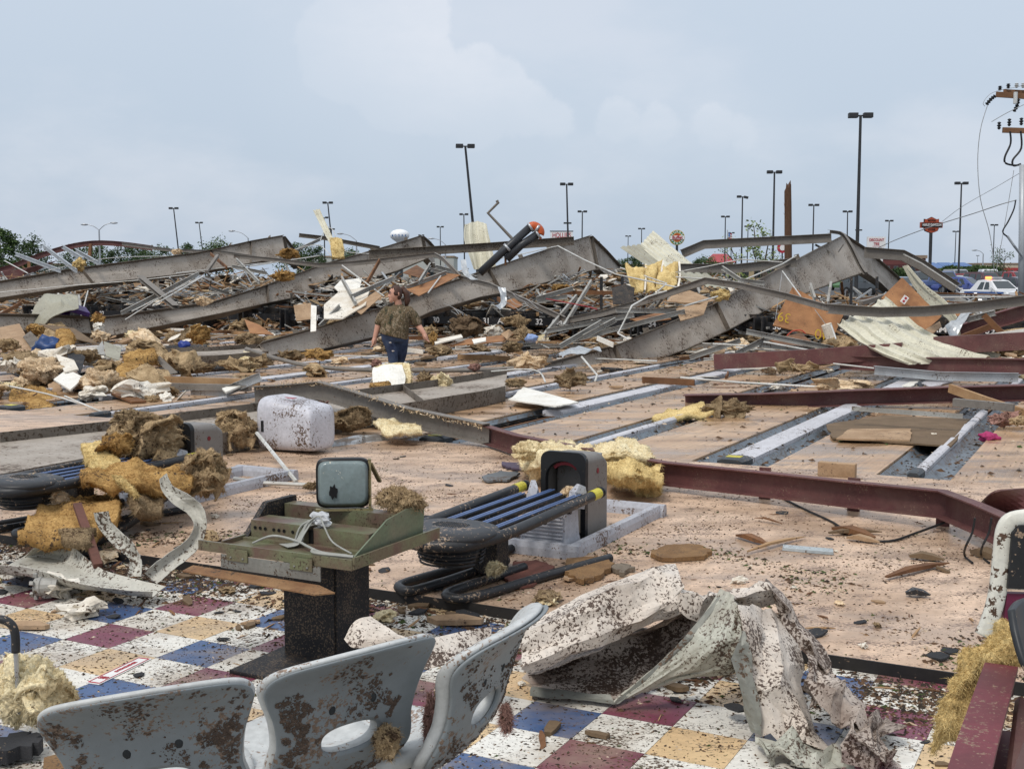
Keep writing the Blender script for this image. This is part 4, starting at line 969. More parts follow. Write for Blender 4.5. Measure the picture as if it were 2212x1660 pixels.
# bent conduit arm against the sky
member('bent_pipe', 'thin dark pipe with an elbow sticking up against the sky', 'pipe', PP([(1107, 516, 34), (1054, 460, 34), (1076, 438, 34), (1073, 433, 34)]), circ(.045, 8), PURL)
# ball-lift pipes with orange elbow
t = thing('ball_lift_pipe', 'pair of black plastic pipes joined by a bright orange elbow', 'pipe', P(1035, 590, 31))
PVC = mat('black_pvc', (.028, .030, .034), (.04, .042, .046), rough=.35, speck=.12, ss=40); ORG = mat('orange_elbow', (.55, .115, .03), (.47, .09, .025), rough=.4)
mk('pipe', tube(PP([(1036, 590, 31), (1090, 540, 31), (1146, 490, 31)]), .105, 14), PVC, t, smooth=True)
mk('pipe', tube(PP([(1094, 560, 31), (1125, 530, 31), (1160, 507, 31)]), .105, 14), PVC, t, smooth=True)
el_ = mk('elbow', tube(PP([(1145, 491, 31), (1152, 488, 31), (1160, 491, 31), (1166, 498, 31), (1166, 505, 31), (1161, 509, 31)]), .118, 16, 3), ORG, t, smooth=True)
for a, b in (((1144, 492), (1148, 489.5)), ((1160, 507.5), (1164, 505)), ((1158, 492.5), (1163, 495.5)), ((1094, 537), (1098, 533.5))):
    mk('clamp', tube([P(*a, 31), P(*b, 31)], .135, 16), GALV, t, smooth=True)
mk('hanger', tube(PP([(1092, 550, 31), (1092, 573, 31)]), .03, 6), TIMBERD, t)
# steel ribbed panels at the skyline
def ribbed(label, rows, ribs, m, res=(6, 30), name='ribbed_panel', thick=.006, amp=.02, cat='metal panel', axis=1, sharp=.3, smooth=True, sc=1.2):
    return mk(name, patch(PX(rows), res, thick, amp, sc, (ribs[0], ribs[1], axis, sharp), smooth), m, label=label, cat=cat)
ribbed('rounded cream ribbed panel standing upright before the leaning lamp post', [[(1003, 486, 39), (1002, 520, 38.5), (1022, 582, 38)], [(1030, 478, 39.4), (1032, 520, 38.9), (1040, 582, 38.4)], [(1052, 484, 39), (1060, 520, 38.5), (1074, 582, 38)]], (4, .03), CREAM, (6, 14))
ribbed('narrow cream panel standing nearly upright beside yellow insulation', [[(676, 455, 41), (700, 505, 40), (724, 552, 39)], [(690, 452, 41.1), (714, 505, 40.1), (738, 552, 39.1)]], (2, .03), CREAM, (6, 14))
ribbed('grey-green ribbed panel tilted against the sky beside the buffet sign', [[(1382, 528, 36), (1412, 497, 37)], [(1440, 575, 34), (1505, 575, 35)]], (5, .05), CREAM, (24, 6), axis=0, smooth=False)
ribbed('darker ribbed panel overlapping beneath the tilted grey-green one', [[(1340, 532, 35.5), (1384, 526, 36.2)], [(1400, 572, 34), (1462, 578, 34.4)]], (4, .04), OLIVEP, (20, 6), axis=0, smooth=False)
ribbed('dark ribbed panel torn open under the lower grey beam', [[(1462, 585, 32), (1530, 590, 32.5)], [(1510, 615, 30), (1575, 622, 30.5)]], (4, .04), OLIVEP, (20, 6), axis=0, smooth=False)
ribbed('large cream ribbed wall panel draped over the maroon beam', [[(1808, 704, 21.2), (1852, 678, 21.9), (1912, 646, 22.6)], [(1836, 728, 20.6), (1890, 700, 21), (1948, 676, 21.7)], [(1866, 748, 20.2), (1920, 726, 20.4), (1990, 712, 21)], [(1920, 772, 19.3), (1985, 758, 19.6), (2050, 738, 20.4)], [(1958, 787, 19.2), (2050, 784, 19.5), (2160, 771, 20)]], (6, -.05), CREAM, (24, 6), axis=0, amp=.04, sharp=.22)
ribbed('curled grey-backed strip of ribbed panel rearing up over the plywood', [[(1948, 577, 22.5), (1975, 625, 22), (2008, 662, 21.6), (2050, 694, 21.2), (2054, 730, 21)], [(1958, 574, 22.6), (2000, 620, 22.2), (2040, 655, 21.8), (2066, 690, 21.4), (2074, 728, 21.2)]], (3, .02), OLIVEP, (6, 14), sharp=.3)
member('panel_edge', 'bright torn edge of ribbed strip rearing beside the plywood', 'metal strip', PP([(1960, 575, 22.4), (1998, 618, 22), (2042, 653, 21.6), (2066, 688, 21.3)]), rect(.015, .05), CREAM, k=4)

# -------- maroon steel
IM = iprof(.2, .26, .016)
def beamI(label, a, prof, m=MAROON, up=None, **kw): return member('steel_beam', label, 'steel beam', a, prof, m, up=up, **kw)
beamI('maroon box-like beam lying across the lanes under the cream panel', PP([(1547, 781, 21.6), (1750, 771, 20.6), (1950, 757, 19.9)]), rect(.2, .27))
beamI('maroon beam passing behind the draped cream panel at chest height', PP([(2020, 745, 20.4), (2120, 741, 20), (2270, 733, 19.6)]), rect(.22, .29))
beamI('maroon beam lying beneath the cream panel and running out past it', PP([(1815, 782, 20.4), (2000, 787, 19.4), (2270, 792, 18.2)]), iprof(.16, .24, .016))
beamI('maroon tapered beam slanting up out of the rubble', PP([(2062, 722, 22), (2140, 695, 22), (2260, 660, 22)]), cprof(.14, .28, .014))
beamI('long maroon channel lying across the lanes with insulation at its end', PP([(1478, 868, 16.3), (1640, 866, 16.0), (1850, 858, 15.8), (2034, 852, 15.6), (2270, 846, 15.4)]), cprof(.2, .21, .012))
o = beamI('maroon purlin stretched along the foul line past the ball return', [G(1050, 938, .12), G(1118, 960, .12), G(1260, 988, .13), G(1436, 1022, .14), G(1660, 1046, .15), G(1850, 1068, .16), G(2035, 1088, .18), G(2110, 1118, .18), G(2200, 1160, .17)], cprof(.09, .19, .01))
for x, y in ((1657, 1042), (1848, 1066), (2040, 1096)):
    c = G(x, y, .12); q = mk('purlin_clip', xf(cbox(0, -.06, 0, .09, .012, .26), LANE(c)), MAROON, o)
    mk('bolt', xf(tube([(0, -.065, .05), (0, -.09, .05)], .014, 8), LANE(c)), GALV, q)
beamI('grey purlin with a sharp bend lying over the flattened girder', PP([(545, 852, 14.6), (600, 850, 14.4), (690, 842, 14.2), (760, 862, 13.7), (880, 900, 12.9), (1050, 936, 12)]), cprof(.1, .21, .01), PURL)
mk('insulation_dust', fuzz(patch([[P(548, 834, 14.7), P(690, 822, 14.3), P(860, 872, 13.1), P(1040, 918, 12.1)], [P(556, 838, 14.5), P(690, 827, 14.1), P(860, 877, 12.9), P(1040, 923, 11.9)]], (8, 2), .02, .03, 4), 700, .035, .005, 3), INS_C, label='cream insulation crumbs along the bent grey purlin top', cat='insulation')
# torn maroon flange piece at the right
mk('torn_flange', patch([[G(2112, 1090, .16), G(2150, 1062, .32), P(2230, 1052, 8.0)], [G(2118, 1112, .14), G(2165, 1112, .1), P(2235, 1120, 7.8)], [G(2160, 1150, .06), G(2195, 1155, .03), P(2240, 1170, 7.6)]], (6, 6), .012, .012, 3), MAROON, label='torn twisted maroon steel flange behind the white monitor frame', cat='steel plate')

# -------- pinsetters along the lane ends
def pinsetter(k, label, num=None, brand=False):
    s = S0 + SP * k; t_ = T_PIN
    b = W(s + SP / 2, t_, 0); t = thing('pinsetter', label, 'pinsetter', b, 'black pinsetters at the lane ends')
    L_ = lambda *a: xf(box(*a), LANE(b))
    mk('kickback', L_(-.74, -.70, -.3, 1.6, -.1, .75), BLACKP, t); mk('kickback', L_(.70, .74, -.3, 1.6, -.1, .75), BLACKP, t)
    fr = mk('front_bar', L_(-.72, .72, -.10, -.02, .42, .62), mat('sweep_black', (.012, .013, .015), (.02, .02, .022), rough=.4, speck=.25, ss=30, dirt=(.12, .09, .07)), t)
    mk('table', L_(-.6, .6, .3, 1.3, .55, .8), BLACKM, t)
    for x in (-.3, .3):
        c = mk('column', L_(x - .03, x + .03, .1, .16, .6, 1.75 if k in (-9, -6, -2, 1) else .85), BLACKP, t); mk('bracket', L_(x - .09, x + .09, .06, .2, .7, .8), BLACKP, c)
    mk('pit_curtain', L_(-.7, .7, 1.3, 1.36, -.1, .55), BLACKM, t)
    if num: sign_text(str(num), W(s + SP * .26, t_ - .11, .52), .22, SW, fr, right=EP, depth=.004, bold=.012, name='lane_number')
    if brand: sign_text('AMF', W(s + SP * .62, t_ - .11, .52), .2, SW, fr, right=EP, depth=.004, wide=1.25, bold=.012, name='maker_lettering')
labs = {}
for k in range(-19, 4):
    n = 27 + k + 12
    pinsetter(k, f'black pinsetter under the white lane number {n}' if 20 <= n <= 41 else 'black pinsetter without a number in the rubble', n if 20 <= n <= 41 else None, n in (27, 29, 32, 31, 36, 38, 40))
# ================================================================ RUBBLE HEAP BEHIND THE LANES
def sstep(a, b, x):
    x = max(0, min(1, (x - a) / (b - a))); return x * x * (3 - 2 * x)
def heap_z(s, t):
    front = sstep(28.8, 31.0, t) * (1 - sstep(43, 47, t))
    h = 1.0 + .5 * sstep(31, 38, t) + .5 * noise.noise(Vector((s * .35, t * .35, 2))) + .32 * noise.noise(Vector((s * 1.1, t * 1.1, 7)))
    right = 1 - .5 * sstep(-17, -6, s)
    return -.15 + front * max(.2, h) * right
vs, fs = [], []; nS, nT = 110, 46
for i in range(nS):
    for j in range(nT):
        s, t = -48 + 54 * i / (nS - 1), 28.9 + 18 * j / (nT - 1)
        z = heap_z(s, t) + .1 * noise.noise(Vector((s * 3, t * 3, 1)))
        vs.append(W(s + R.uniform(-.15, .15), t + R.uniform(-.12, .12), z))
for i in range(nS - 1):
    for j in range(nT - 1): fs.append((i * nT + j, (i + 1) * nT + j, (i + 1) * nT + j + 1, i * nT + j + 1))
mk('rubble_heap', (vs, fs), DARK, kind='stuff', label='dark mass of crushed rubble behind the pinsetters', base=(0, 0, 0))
# loose small rubble on the heap, too many pieces to count
SM = [TIMBERD, STUD, OSB, DRYW, BLACKP, TIMBER, INS_T, HARDB, GALV]
def stick_geo(a, b, w, h): return sweep([a, b], rect(w, h))
groups = {i: [] for i in range(len(SM))}
for q in range(14000):
    s = R.uniform(-47, 5); t = 29 + abs(R.gauss(0, 4.2)) if q % 3 else R.uniform(29, 44)
    if t > 45: continue
    z = heap_z(s, t); i = R.choices(range(len(SM)), (2.5, 7, 5, 5, 2.5, 4, 3, 2, 4))[0]
    c = W(s, t, z + R.uniform(-.05, .4)); a = R.uniform(0, 6.28); e = R.gauss(0, .3)
    dv = Vector((math.cos(a) * math.cos(e), math.sin(a) * math.cos(e), math.sin(e)))
    if i in (0, 1, 5, 8): L, w, h = R.uniform(.3, 1.9), R.uniform(.02, .09), R.uniform(.01, .05)
    else: L, w, h = R.uniform(.12, .6), R.uniform(.08, .4), R.uniform(.006, .03)
    groups[i].append(stick_geo(c - dv * L / 2, c + dv * L / 2, w, h))
for i, gl in groups.items():
    mk(['splinter_litter', 'stud_litter', 'board_litter', 'plaster_litter', 'plastic_litter', 'timber_litter', 'insulation_litter', 'hardboard_litter', 'foil_litter'][i], join(*gl), SM[i], kind='stuff', base=(0, 0, 0))

# ================================================================ HAND-PLACED LONG DEBRIS
PROF = {'stud': (cprof(.05, .10, .006), STUD), 'studw': (cprof(.06, .13, .006), GALV), 'rod': (circ(.018, 6), CONDUIT), 'pipe': (circ(.04, 8), PURL), 'bpipe': (circ(.06, 10), BLACKP), 'wire': (circ(.006, 5), WIRE), 'fwire': (circ(.013, 5), CONDUIT), 'lum': (rect(.04, .10), TIMBERD),
        'lumf': (rect(.05, .11), TIMBER), 'plank': (rect(.2, .03), TIMBERD), 'white': (rect(.02, .10), WHITE), 'angle': (lprof(.05, .05), STUD), 'dark': (rect(.09, .09), PURL)}
CATS = {'stud': ('metal_stud', 'metal stud'), 'studw': ('metal_stud', 'metal stud'), 'rod': ('conduit', 'conduit'), 'pipe': ('pipe', 'pipe'), 'bpipe': ('pipe', 'pipe'), 'wire': ('wire', 'wire'), 'fwire': ('wire', 'wire'), 'lum': ('timber', 'timber'), 'lumf': ('timber', 'timber'), 'plank': ('plank', 'plank'), 'white': ('trim_strip', 'trim strip'), 'angle': ('angle_iron', 'angle iron'), 'dark': ('steel_bar', 'steel bar')}
def S(kind, p, label, group=None, k=1, sc=1.0, twist=None):
    pr, m = PROF[kind]; nm, ct = CATS[kind]
    q = [P(*a) if not isinstance(a, Vector) else a for a in p]
    return mk(nm, sweep(spline(q, k), [(a * sc, b * sc) for a, b in pr], twist=twist), m, label=label, cat=ct, group=group)
L1 = [('studw', [(92, 530, 44), (165, 585, 38)], 'punched silver stud leaning on the long fourth girder'), ('studw', [(134, 532, 44), (180, 560, 41)], 'silver stud leaning beside the shorter one below the arch'), ('studw', [(162, 540, 43), (212, 568, 40)], 'silver stud touching the ochre batt at the fourth girder'),
 ('studw', [(32, 548, 43), (130, 585, 39)], 'long silver stud leaning across the fourth girder'), ('rod', [(10, 563, 42), (60, 590, 39)], 'thin white rod beneath the arch'), ('fwire', [(-10, 632, 36), (150, 617, 36), (300, 605, 36), (430, 590, 36)], 'pale conduit line running along the long fourth girder'),
 ('fwire', [(100, 585, 38), (200, 562, 40), (270, 555, 41), (360, 553, 42)], 'thin curved white wire arching above the fourth girder', 3), ('lum', [(455, 548, 40), (490, 578, 37)], 'rusty brown timber wedged under the grey purlin beside the first peak'), ('dark', [(470, 552, 38), (446, 587, 36)], 'black bar leaning between two girders'),
 ('stud', [(262, 676, 31), (430, 590, 33)], 'bundle stud sloping up under the third girder'), ('rod', [(285, 672, 30.5), (430, 600, 33)], 'white rod sloping up over the third girder'), ('rod', [(330, 660, 30.4), (440, 596, 33)], 'white rod sloping alongside another over the third girder'), ('fwire', [(270, 690, 30.3), (350, 640, 31), (420, 600, 33)], 'thin pale wire beside the sloping rods'),
 ('rod', [(190, 628, 33), (175, 686, 32)], 'thin upright rod by the purple box'), ('stud', [(170, 640, 33), (176, 680, 32)], 'grey stud standing next to the crumpled white sheet'), ('lum', [(0, 680, 33), (45, 655, 34)], 'red-brown timber low at far lying under the girder'),
 ('stud', [(510, 560, 37), (560, 610, 35)], 'white stud pointing down below the first peak'), ('stud', [(500, 575, 36.5), (575, 590, 36)], 'grey stud below the first peak lying level'), ('rod', [(380, 590, 36), (640, 560, 39)], 'long thin rod level below the first peak'), ('rod', [(540, 575, 36), (690, 552, 38)], 'long thin rod crossing beside the upright cream panel'),
 ('stud', [(605, 557, 39), (695, 515, 42)], 'bent pale stud reaching up toward the upright cream panel'), ('fwire', [(692, 520, 41), (704, 492, 42), (720, 498, 42), (740, 540, 40), (800, 548, 38)], 'looped white conduit arching beside yellow insulation', 4), ('fwire', [(600, 558, 39), (650, 535, 40), (690, 530, 40), (715, 553, 39)], 'white conduit bent in a low loop beside the first peak', 4),
 ('lum', [(820, 562, 31), (790, 615, 30)], 'orange-brown timber leaning behind the woman'), ('stud', [(738, 600, 30.5), (768, 655, 28)], 'pale stud leaning behind the woman’s shoulder'), ('rod', [(739, 573, 31), (830, 640, 29)], 'white rod slanting down behind the timber by the woman'), ('rod', [(780, 665, 28), (835, 612, 30)], 'white rod slanting up behind the woman'),
 ('stud', [(690, 705, 27.5), (735, 660, 28)], 'pale stud propped on the girder beside the woman'), ('stud', [(760, 640, 28.5), (850, 600, 30)], 'grey stud behind the woman reaching past her ponytail'), ('stud', [(880, 620, 30), (965, 588, 31.5)], 'pale stud sloping beside the woman'), ('rod', [(925, 632, 29), (952, 596, 31)], 'white rod crossing the brown panel beside the woman'),
 ('stud', [(905, 610, 30), (930, 570, 33)], 'bent grey duct piece beside the woman'), ('stud', [(940, 575, 33), (1030, 600, 31)], 'white slat sloping below the dark beam'), ('stud', [(930, 582, 33), (1010, 602, 31.5)], 'pale slat lying next to another below the dark beam'), ('lum', [(1115, 665, 27), (1075, 645, 28)], 'orange timber low beside the hanging duct'),
 ('rod', [(1205, 531, 34), (1260, 560, 32), (1330, 592, 30), (1470, 622, 28)], 'white conduit strung from the middle girder down to the yellow batts'), ('fwire', [(1205, 531, 34), (1130, 548, 34), (1060, 562, 34)], 'white wire slung over the middle girder'), ('rod', [(1340, 578, 31), (1440, 612, 29), (1420, 630, 28.5)], 'bent conduit under yellow batts'),
 ('stud', [(1277, 608, 28), (1218, 705, 25.5)], 'tall pale stud leaning beside the black pinsetter column'), ('stud', [(1245, 640, 27.5), (1175, 725, 25)], 'pale stud leaning beside the tall one'), ('stud', [(1160, 650, 28), (1225, 640, 28)], 'pale slat bundle lying beside the duct'), ('stud', [(1160, 645, 27), (1240, 622, 29)], 'pale slats lying under the white sedan'),
 ('stud', [(1330, 670, 25), (1470, 672, 25)], 'long pale stud lying level before the plywood scraps'), ('lum', [(1180, 632, 29), (1330, 632, 29)], 'long brown board lying level under the middle peak'), ('stud', [(1180, 715, 25), (1370, 680, 25)], 'long grey stud resting over the lane end rubble'), ('stud', [(1240, 733, 24.5), (1480, 672, 24.6)], 'long punched stud sloping over the lane ends'),
 ('stud', [(1210, 748, 24), (1300, 695, 24.5)], 'short pale stud propped low at the lane ends'), ('stud', [(1260, 728, 24.2), (1330, 690, 24.8)], 'second short pale stud propped at the lane ends'), ('rod', [(1365, 660, 24), (1335, 720, 23.6), (1358, 733, 23.4)], 'bright white conduit bent like a hook above the big girder', 1), ('rod', [(1365, 660, 24), (1400, 640, 24.2), (1440, 628, 24.3)], 'bright conduit continuing up from the hook'),
 ('fwire', [(1180, 645, 27), (1270, 662, 26), (1290, 668, 25.5)], 'thin red cord across the studs'), ('rod', [(1480, 660, 24), (1550, 640, 25)], 'white rod behind the big girder'), ('white', [(1290, 730, 24), (1325, 745, 23.6)], 'white bent strip lying against the big girder'),
 ('fwire', [(1460, 588, 30), (1530, 575, 29), (1600, 560, 29), (1690, 566, 29)], 'white cable with junction box along the lower grey beam'), ('rod', [(1570, 620, 28), (1690, 570, 30), (1720, 552, 31)], 'white rod leaning on the tallest girder'), ('stud', [(1560, 578, 29), (1600, 605, 28), (1650, 612, 27.5)], 'bright curled flashing below the lower grey beam'),
 ('rod', [(1460, 598, 28), (1570, 605, 28)], 'white slat under the lower grey beam'), ('wire', [(1690, 585, 28), (1675, 690, 24)], 'thin upright wire beside the lettered plywood'), ('fwire', [(1690, 585, 28), (1730, 640, 25)], 'thin pale wire across the top of the lettered plywood'), ('stud', [(1750, 615, 25.5), (1760, 646, 25)], 'short bright stud standing above the lettered plywood'), ('stud', [(1795, 612, 25.5), (1788, 655, 24.5)], 'short bright stud standing beside its twin above the plywood'),
 ('wire', [(1760, 668, 24), (1785, 702, 23.8)], 'wire dangling over the lettered plywood'), ('fwire', [(1795, 702, 23.6), (1806, 732, 23.2)], 'thin rod below the hanging can on plywood'), ('stud', [(1612, 716, 22), (1800, 753, 21.4)], 'long pale stud lying below the lettered plywood'), ('rod', [(1650, 738, 21.8), (1790, 764, 21)], 'white rod lying below the long stud'), ('stud', [(1590, 764, 22), (1675, 722, 22)], 'pale stud with bent tip before the lettered plywood'),
 ('stud', [(1640, 745, 22), (1760, 755, 21.6)], 'pale flat stud discarded behind the maroon beam'), ('rod', [(1590, 750, 22.5), (1700, 760, 21.8)], 'white rod just behind the maroon beam'), ('stud', [(1490, 772, 23), (1600, 735, 23)], 'grey stud behind the big girder at the lane ends'), ('rod', [(1540, 742, 23), (1640, 748, 22.6)], 'pale rod low beside the big girder'),
 ('plank', [(2010, 632, 30), (2140, 636, 30), (2250, 642, 30)], 'long brown plank lying before the police car'), ('plank', [(2020, 650, 28), (2110, 655, 28)], 'shorter brown plank below the long one'), ('rod', [(2030, 642, 27), (2240, 640, 27)], 'white rod lying before the police car'), ('stud', [(1925, 665, 25), (1990, 632, 28)], 'pale bent duct beside the curled panel'),
 ('dark', [(1860, 655, 25), (1990, 615, 28)], 'black bar rising toward the curled panel'), ('lum', [(2060, 735, 21.5), (2150, 700, 21.8)], 'orange-brown timber under the slanting maroon beam'), ('lum', [(2125, 680, 21), (2170, 725, 20.8)], 'narrow timber propped against the slanting maroon beam'), ('stud', [(2090, 690, 21), (2150, 675, 21)], 'silver slat near the slanting maroon beam'), ('white', [(2060, 738, 20.4), (2240, 712, 20)], 'white board lying on top of the higher maroon beam'),
 ('lumf', [(2052, 838, 15.4), (2130, 866, 14.8), (2250, 905, 14)], 'pale fresh timber lying across the maroon channel by the hardboard'), ('studw', [(1888, 799, 18), (2030, 812, 17.4), (2200, 815, 17)], 'punched galvanised stud lying below the maroon beams'), ('fwire', [(1800, 785, 18.5), (1888, 795, 18.2)], 'thin pale rail beside the punched galvanised stud'),
 ('rod', [(1470, 815, 18), (1600, 826, 17.5), (1780, 836, 17)], 'long pale conduit lying over two lanes behind the maroon channel'), ('lum', [(1388, 820, 19), (1500, 826, 18.6)], 'rusty strip lying beside the pale conduit'), ('angle', [(1840, 886, 13.6), (2080, 903, 13)], 'thin silver channel lying over a lane and gutter'), ('dark', [(2060, 868, 14), (2190, 880, 13.6)], 'dark thin bar near the fresh timber'),
 ('fwire', [(0, 830, 17), (100, 850, 16.5), (200, 880, 15.8), (300, 912, 15), (430, 918, 14.6)], 'long thin wire snaking over the outer lanes', 3), ('fwire', [(140, 855, 16), (250, 900, 15), (330, 910, 14.5), (560, 870, 15)], 'second long thin wire on the outer lanes', 3),
 ('bpipe', [(275, 749, 26), (360, 752, 26), (447, 751, 26)], 'black plastic pipe lying in front of the third girder'), ('bpipe', [(330, 803, 20.5), (410, 800, 20.5), (540, 790, 20.8)], 'dark ribbed tube lying in insulation fluff'), ('pipe', [(532, 753, 24), (640, 785, 21.5), (770, 798, 20.6), (960, 800, 20.4), (1110, 796, 20.4)], 'long thin dark pipe curving across the lanes by the woman', 3),
 ('studw', [(410, 852, 17.4), (480, 848, 17.2), (560, 815, 16.8)], 'bent bright metal trim rising near the bent purlin'), ('lumf', [(308, 818, 18), (560, 828, 17.2)], 'long pale board crusted with fluff on the outer lanes'), ('dark', [(306, 832, 17.8), (540, 838, 17)], 'dark bar beneath the crusted board'), ('plank', [(255, 850, 17), (300, 868, 16.2)], 'short dark plank over an outer gutter'),
 ('fwire', [(0, 990, 11), (110, 1013, 10.6), (300, 1008, 10.4)], 'white bent conduit lying on the flattened girder'), ('rod', [(555, 935, 11), (640, 1040, 9.8)], 'thin grey rod propped against the overturned hood'), ('rod', [(505, 1033, 9.8), (560, 1042, 9.7), (665, 1047, 9.6)], 'pale conduit lying on the approach behind the monitor'), ('fwire', [(590, 880, 12.4), (600, 920, 12.2), (590, 935, 12)], 'short bent white wire by the overturned hood'),
 ('rod', [(1256, 770, 20), (1290, 810, 19.4), (1285, 824, 19.2)], 'short white rod leaning in the big girder'), ('fwire', [(1060, 802, 19), (1130, 797, 19), (1165, 803, 18.6), (1178, 825, 18)], 'silver conduit bent over the big girder end', 3)]
for a in L1: S(a[0], a[1], a[2], k=a[3] if len(a) > 3 else 1)
ob_ = [o for o in bpy.data.objects if o.get('label') == 'thin red cord across the studs'][0]; ob_.data.materials[0] = mat('red_cord', (.35, .05, .06))
for i, (x, y) in enumerate(((1108, 634), (1120, 640), (1100, 642), (1132, 650), (1090, 650), (958, 655), (970, 660), (985, 668), (975, 672))):   # tangle of wires
    S('wire', [(x, y, 26.5), (x + R.uniform(10, 25), y + R.uniform(5, 15), 26.3), (x + R.uniform(20, 45), y + R.uniform(15, 35), 26)], 'thin loose wire tangled on the girder by the woman', 'tangled wires on the middle girder', 3)
# random mid-size pieces on the heap: each a thing of its own
kinds = [('stud', 'pale metal stud jumbled in the rubble behind the lanes'), ('rod', 'thin white conduit jumbled in the rubble behind the lanes'), ('lum', 'brown timber jumbled in the rubble behind the lanes'), ('lumf', 'pale timber jumbled in the rubble behind the lanes'), ('white', 'white trim strip jumbled in the rubble behind the lanes'), ('angle', 'angle iron jumbled in the rubble behind the lanes')]
rk = random.Random(77)
for q in range(290):
    k_, lb = rk.choices(kinds, (5, 5, 4, 2, 2, 2))[0]
    s = rk.uniform(-46, 3); t = 29.5 + abs(rk.gauss(0, 3.2)); z = heap_z(s, t)
    c = W(s, t, z + rk.uniform(.02, .28)); a = rk.choice((rk.gauss(.15, .5), rk.uniform(0, 3.14))); e = rk.gauss(.05, .2); L = rk.uniform(.9, 3.2)
    dv = Vector((math.cos(a) * math.cos(e), math.sin(a) * math.cos(e), math.sin(e))) * L / 2
    md = c + Vector((0, 0, rk.uniform(-.1, .15)))
    S(k_, [c - dv, md, c + dv], lb, 'long pieces jumbled in the rubble', sc=rk.uniform(.7, 1.1))

RB = [(OSB, 'tan board jumbled in the rubble behind the lanes'), (PLY, 'brown plywood piece jumbled in the rubble behind the lanes'), (BLACKM, 'black panel jumbled in the rubble behind the lanes'), (DRYW, 'torn plasterboard jumbled in the rubble behind the lanes'), (GIRDF, 'dark steel plate jumbled in the rubble behind the lanes'), (CREAM, 'cream metal sheet jumbled in the rubble behind the lanes')]
for q in range(150):
    m_, lb = rk.choices(RB, (4, 4, 5, 3, 2, 2))[0]; s = rk.uniform(-46, 3); t = 29.2 + abs(rk.gauss(0, 3.5)); z = heap_z(s, t) + rk.uniform(0, .25)
    w, l = rk.uniform(.3, .9), rk.uniform(.4, 1.5); pl_ = []
    for cx_, cy_ in ((-1, -1), (0, -1), (1, -1), (1, 0), (1, 1), (0, 1), (-1, 1), (-1, 0)): pl_.append(Vector((cx_ * l / 2 + rk.uniform(-.12, .12) * l, cy_ * w / 2 + rk.uniform(-.15, .15) * w, 0)))
    mk('rubble_board', xf(slab(pl_, rk.uniform(.01, .03), (0, 0, 1)), loc(W(s, t, z), rk.uniform(0, 6.3), rk.gauss(.5, .4), rk.gauss(0, .3))), m_, label=lb, cat='board', group='boards jumbled in the rubble')
# -------- sheets and boards, placed by hand
def sheet(label, px, m, th=.012, name='board_scrap', cat='board', n=None, sub=None):
    return mk(name, slab(PP(px), th), m, label=label, cat=cat)
pl = thing('plywood_sheet', 'brown plywood sheet painted with yellow numbers 39 and 40 upside down', 'plywood', P(1750, 733, 26))
mk('sheet', slab(PP([(1711, 622, 26.6), (1732, 632, 26.4), (1822, 680, 25.9), (1797, 735, 25.4), (1669, 704, 25.6)]), .03), PLY, pl)
YP = mat('yellow_paint', (.62, .42, .04), (.5, .33, .03), rough=.7, speck=.2)
def plytext(s_, x, y, d, sz, rot):
    c = P(x, y, d); r = Vector((math.cos(rot), .12, math.sin(rot))).normalized(); u = Vector((-math.sin(rot), .18, math.cos(rot)))
    sign_text(s_, c, sz, YP, pl, right=-r, up=-u, depth=.004, bold=-.012, name='painted_number')
plytext('39', 1694, 684, 25.62, .30, -.22); plytext('40', 1775, 721, 25.32, .32, -.1)
o = mk('hanging_can', xf(tube([(0, 0, 0), (.1, 0, -.28)], .11, 14), loc(P(1785, 700, 25), 0, 0, 0)), DRYW, label='white can hanging on a cord against the lettered plywood', cat='can')
mk('red_cable', tube(PP([(1700, 725, 25), (1712, 715, 25), (1730, 713, 25), (1740, 720, 25)]), .015, 6, 4), mat('red_cord2', (.5, .08, .05)), label='short red cable lying across the lettered plywood', cat='cable')
p2_ = thing('plywood_sheet', 'orange plywood sheet with a red electrical socket beside the curled panel', 'plywood', P(1970, 716, 24))
mk('sheet', slab(PP([(1948, 601, 25), (1974, 628, 24.8), (2000, 656, 24.6), (2032, 686, 24.3), (1998, 716, 23.9), (1950, 690, 24.1), (1903, 645, 24.6)]), .03), PLY, p2_)
so = mk('socket_plate', xf(cbox(0, 0, 0, .11, .02, .16), loc(P(1954, 647, 24.3), 0, 0, .6)), SW, p2_); 
for dz in (-.035, .035): mk('socket', xf(cbox(0, -.012, dz, .045, .012, .045, .006), loc(P(1954, 647, 24.3), 0, 0, .6)), SR, so)
